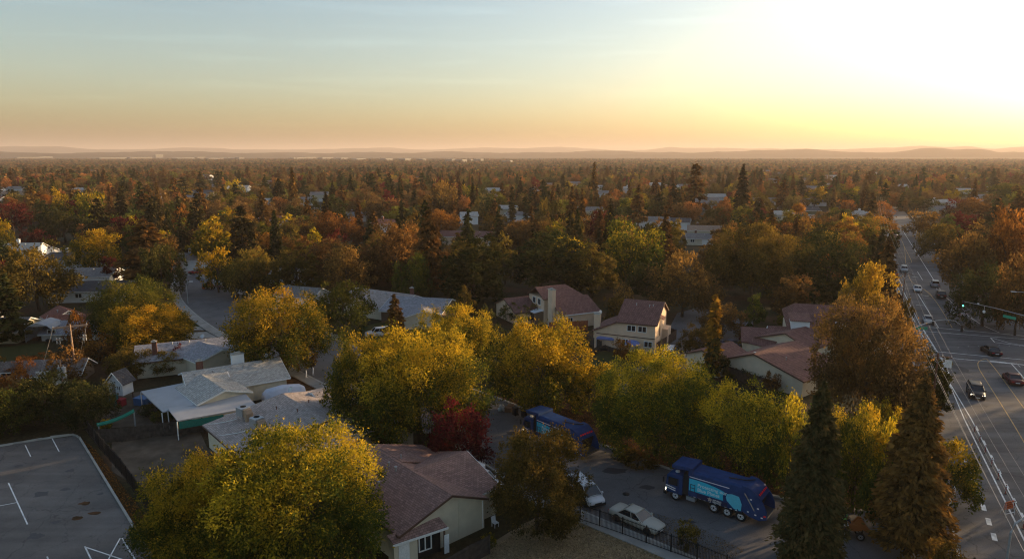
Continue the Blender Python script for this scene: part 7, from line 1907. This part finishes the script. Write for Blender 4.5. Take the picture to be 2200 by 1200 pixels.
def far_mass(pts, name, label):
    me = bpy.data.meshes.new(name)
    me.vertices.add(len(pts))
    co = np.array([(t[0], t[1], 0) for t in pts], np.float32)
    me.vertices.foreach_set('co', co.ravel())
    idx = np.zeros(len(pts), np.int32); sc = np.zeros((len(pts), 3), np.float32); col = np.zeros((len(pts), 3), np.float32)
    for i, t in enumerate(pts):
        lod = 3 if t[6] < 1000 else 4
        j = KINDS.index(t[4]) * 4 + (0 if lod == 3 else 2) + (i & 1)
        k = SRC[j]; idx[i] = j; sc[i] = (t[3] / k[3], t[3] / k[3], t[2] / k[4])
        c = MEAN[t[5]]; q = fr.uniform(0.75, 1.25); col[i] = (c[0] * q, c[1] * q, c[2] * q)
    a = me.attributes.new('source', 'INT', 'POINT'); a.data.foreach_set('value', idx)
    a = me.attributes.new('size', 'FLOAT_VECTOR', 'POINT'); a.data.foreach_set('vector', sc.ravel())
    a = me.attributes.new('tree_colour', 'FLOAT_VECTOR', 'POINT'); a.data.foreach_set('vector', col.ravel())
    o = add(name, me, kind='stuff', label=label)
    ng = bpy.data.node_groups.new(name + "_nodes", 'GeometryNodeTree')
    ng.interface.new_socket('Geometry', in_out='INPUT', socket_type='NodeSocketGeometry')
    ng.interface.new_socket('Geometry', in_out='OUTPUT', socket_type='NodeSocketGeometry')
    n, l = ng.nodes, ng.links
    gi, go = n.new('NodeGroupInput'), n.new('NodeGroupOutput')
    ci = n.new('GeometryNodeCollectionInfo'); ci.inputs['Collection'].default_value = src; ci.inputs['Separate Children'].default_value = True; ci.inputs['Reset Children'].default_value = True
    ip = n.new('GeometryNodeInstanceOnPoints'); ip.inputs['Pick Instance'].default_value = True
    na = n.new('GeometryNodeInputNamedAttribute'); na.data_type = 'INT'; na.inputs['Name'].default_value = 'source'
    nb = n.new('GeometryNodeInputNamedAttribute'); nb.data_type = 'FLOAT_VECTOR'; nb.inputs['Name'].default_value = 'size'
    rv = n.new('FunctionNodeRandomValue'); rv.data_type = 'FLOAT'; rv.inputs[3].default_value = 6.283
    cx = n.new('ShaderNodeCombineXYZ')
    l.new(gi.outputs[0], ip.inputs['Points']); l.new(ci.outputs[0], ip.inputs['Instance'])
    l.new(na.outputs[0], ip.inputs['Instance Index']); l.new(nb.outputs[0], ip.inputs['Scale'])
    l.new(rv.outputs[1], cx.inputs['Z']); l.new(cx.outputs[0], ip.inputs['Rotation'])
    l.new(ip.outputs[0], go.inputs[0])
    md = o.modifiers.new("scatter", 'NODES'); md.node_group = ng
    return o
far_mass(REST, "woodland", "autumn woodland of the distant suburb")
# ------------------------------------------------------------------ fallen leaves on the verge, grass tufts on the field
def scatter(name, poly_px, n, size, colours, seed, label, z=-0.02, up=0.15, matname='brown'):
    r = np.random.RandomState(seed); P = np.array([G(*p)[:2] for p in poly_px]); poly = [tuple(p) for p in P]
    lo, hi = P.min(0), P.max(0); out = []
    while len(out) < n:
        c = lo + (hi - lo) * r.rand(2)
        if inside(c[0], c[1], poly): out.append(c)
    c = np.array(out); n = len(c)
    Pn = np.column_stack([c, np.full(n, z) + r.rand(n) * up])
    a = r.normal(size=(n, 3)); a[:, 2] *= 0.35; a = unit(a); b = unit(np.cross(a, np.array([0, 0, 1.0]) + 0.3 * r.normal(size=(n, 3))))
    s = size * r.uniform(.5, 1.4, n)
    add(name, quads_mesh(name, Pn, a * s[:, None], b * (s * .5)[:, None], r.rand(n), LEAF[matname]), kind='stuff', label=label)
scatter("fallen_leaves", [(1040, 850), (1110, 835), (1240, 850), (1500, 900), (1760, 960), (2040, 1010), (2010, 1100), (1900, 1098), (1700, 1066), (1500, 1024), (1345, 970), (1230, 925), (1110, 866)], 26000, 0.085, None, 3, "fallen leaves on the bank between the street and the golden trees", 0.0, 0.05, 'rust')
scatter("fallen_leaves", [(1300, 1130), (1480, 1190), (1560, 1215), (1600, 1180), (1480, 1120), (1330, 1085)], 3500, 0.06, None, 4, "fallen leaves in the gutter along the picket fence", 0.01, 0.03, 'olive')
scatter("grass", [(1040, 1210), (1050, 1180), (1125, 1132), (1205, 1092), (1240, 1112), (1420, 1172), (1500, 1210), (1560, 1250), (1400, 1300), (1020, 1300)], 30000, 0.10, None, 6, "dry grass tufts on the field below the picket fence", -0.02, 0.10, 'straw')
scatter("fallen_leaves", [(176, 940), (205, 965), (300, 1090), (392, 1245), (350, 1230), (262, 1085), (190, 965)], 5000, 0.07, None, 7, "reddish fallen leaves on the strip between lot kerb and iron fence", -0.03, 0.05, 'rust')

# ------------------------------------------------------------------ labels of the trees that the photograph does not single out
COLW = {'dark': 'dark green', 'fir': 'blackish green', 'olive': 'olive', 'green': 'green', 'brown': 'brown', 'redwood': 'rusty', 'rust': 'orange brown', 'red': 'dark red', 'yellow': 'yellow green', 'gold': 'golden', 'amber': 'amber'}
KW = {'dome': 'round', 'loose': 'ragged', 'tall': 'upright', 'cone': 'pyramidal', 'fir': 'spired', 'cedar': 'layered', 'cypress': 'pencil thin'}
NW = {'dome': 'tree', 'loose': 'tree', 'tall': 'tree', 'cone': 'tree', 'fir': 'conifer', 'cedar': 'cedar', 'cypress': 'cypress'}
MARKS = [(60, 530, "the white two storey house"), (205, 585, "the dark roofed ranch houses"), (430, 560, "the head of the left street"), (600, 440, "the white gabled house"), (830, 475, "the brick red roofed house"),
         (790, 400, "the dark conifer trio"), (925, 520, "the layered cedar"), (1020, 580, "the large dark green tree"), (1200, 640, "the tall chimney house"), (1390, 680, "the tan gabled house"), (1350, 520, "the lemon crested tree"),
         (1255, 440, "the small palm"), (1500, 490, "the tan roofed house"), (1620, 560, "the orange rimmed tree"), (1730, 450, "the green gabled house"), (1850, 620, "the golden orange tree"), (1940, 560, "the wide road"),
         (2110, 640, "the green signal lamp"), (2150, 520, "the tall orange tree"), (2050, 430, "the grey roofs at right"), (102, 440, "the fan palm"), (240, 430, "the dark spire conifer"), (380, 420, "the dark low roofed building"), (1490, 400, "the horizon cedar"), (1600, 400, "the horizon fir"), (1130, 420, "the thin cypress pair")]
ORD = ["leftmost", "second from left", "third from left", "fourth from left", "fifth from left", "sixth from left", "seventh from left", "eighth from left", "ninth from left", "tenth from left", "eleventh from left", "twelfth from left"]
bk = {}
RKW = {'pale': 'pale', 'grey': 'grey', 'tan': 'tan', 'dark': 'charcoal', 'brick': 'brick red'}
hb = {}
def near_mark(px, py):
    mk = min(MARKS, key=lambda m: (m[0] - px) ** 2 + ((m[1] - py) * 1.5) ** 2); dx, dy = px - mk[0], py - mk[1]
    return (("left of" if dx < 0 else "right of") if abs(dx) > abs(dy) * 1.2 else ("beyond" if dy < 0 else "in front of")), mk[2]
for (root, rk, wk_, ht) in FAR_HOUSES:
    px, py = PX(root.location.x, root.location.y, 3); rel, m = near_mark(px, py)
    hb.setdefault((RKW[rk], wk_, "two storey " if ht > 4 else "", rel, m), []).append((px, root))
for (c, w_, ts, rel, m), lst in hb.items():
    lst.sort(key=lambda t: t[0])
    for i, (px, root) in enumerate(lst):
        root['label'] = "far %s roofed %s%s house %s %s" % (c, ts, w_, rel, m) + ("" if len(lst) == 1 else ", " + ORD[min(i, 11)])
        root['group'] = "houses glimpsed among the distant trees"
for (root, kind, colour, label, W, H) in TREES:
    if label: continue
    px, py = PX(root.location.x, root.location.y, H * 0.7)
    mk = min(MARKS, key=lambda m: (m[0] - px) ** 2 + ((m[1] - py) * 1.5) ** 2)
    dx, dy = px - mk[0], py - mk[1]
    rel = ("left of" if dx < 0 else "right of") if abs(dx) > abs(dy) * 1.2 else ("beyond" if dy < 0 else "in front of")
    bk.setdefault((COLW[colour], KW[kind], NW[kind], rel, mk[2]), []).append((px, root))
for (c, k, nn, rel, m), lst in bk.items():
    lst.sort(key=lambda t: t[0])
    for i, (px, root) in enumerate(lst):
        root['label'] = ("%s %s %s %s %s" % (c, k, nn, rel, m)) + ("" if len(lst) == 1 else ", " + ORD[min(i, 11)])
        root['group'] = "trees of the leafy suburb"
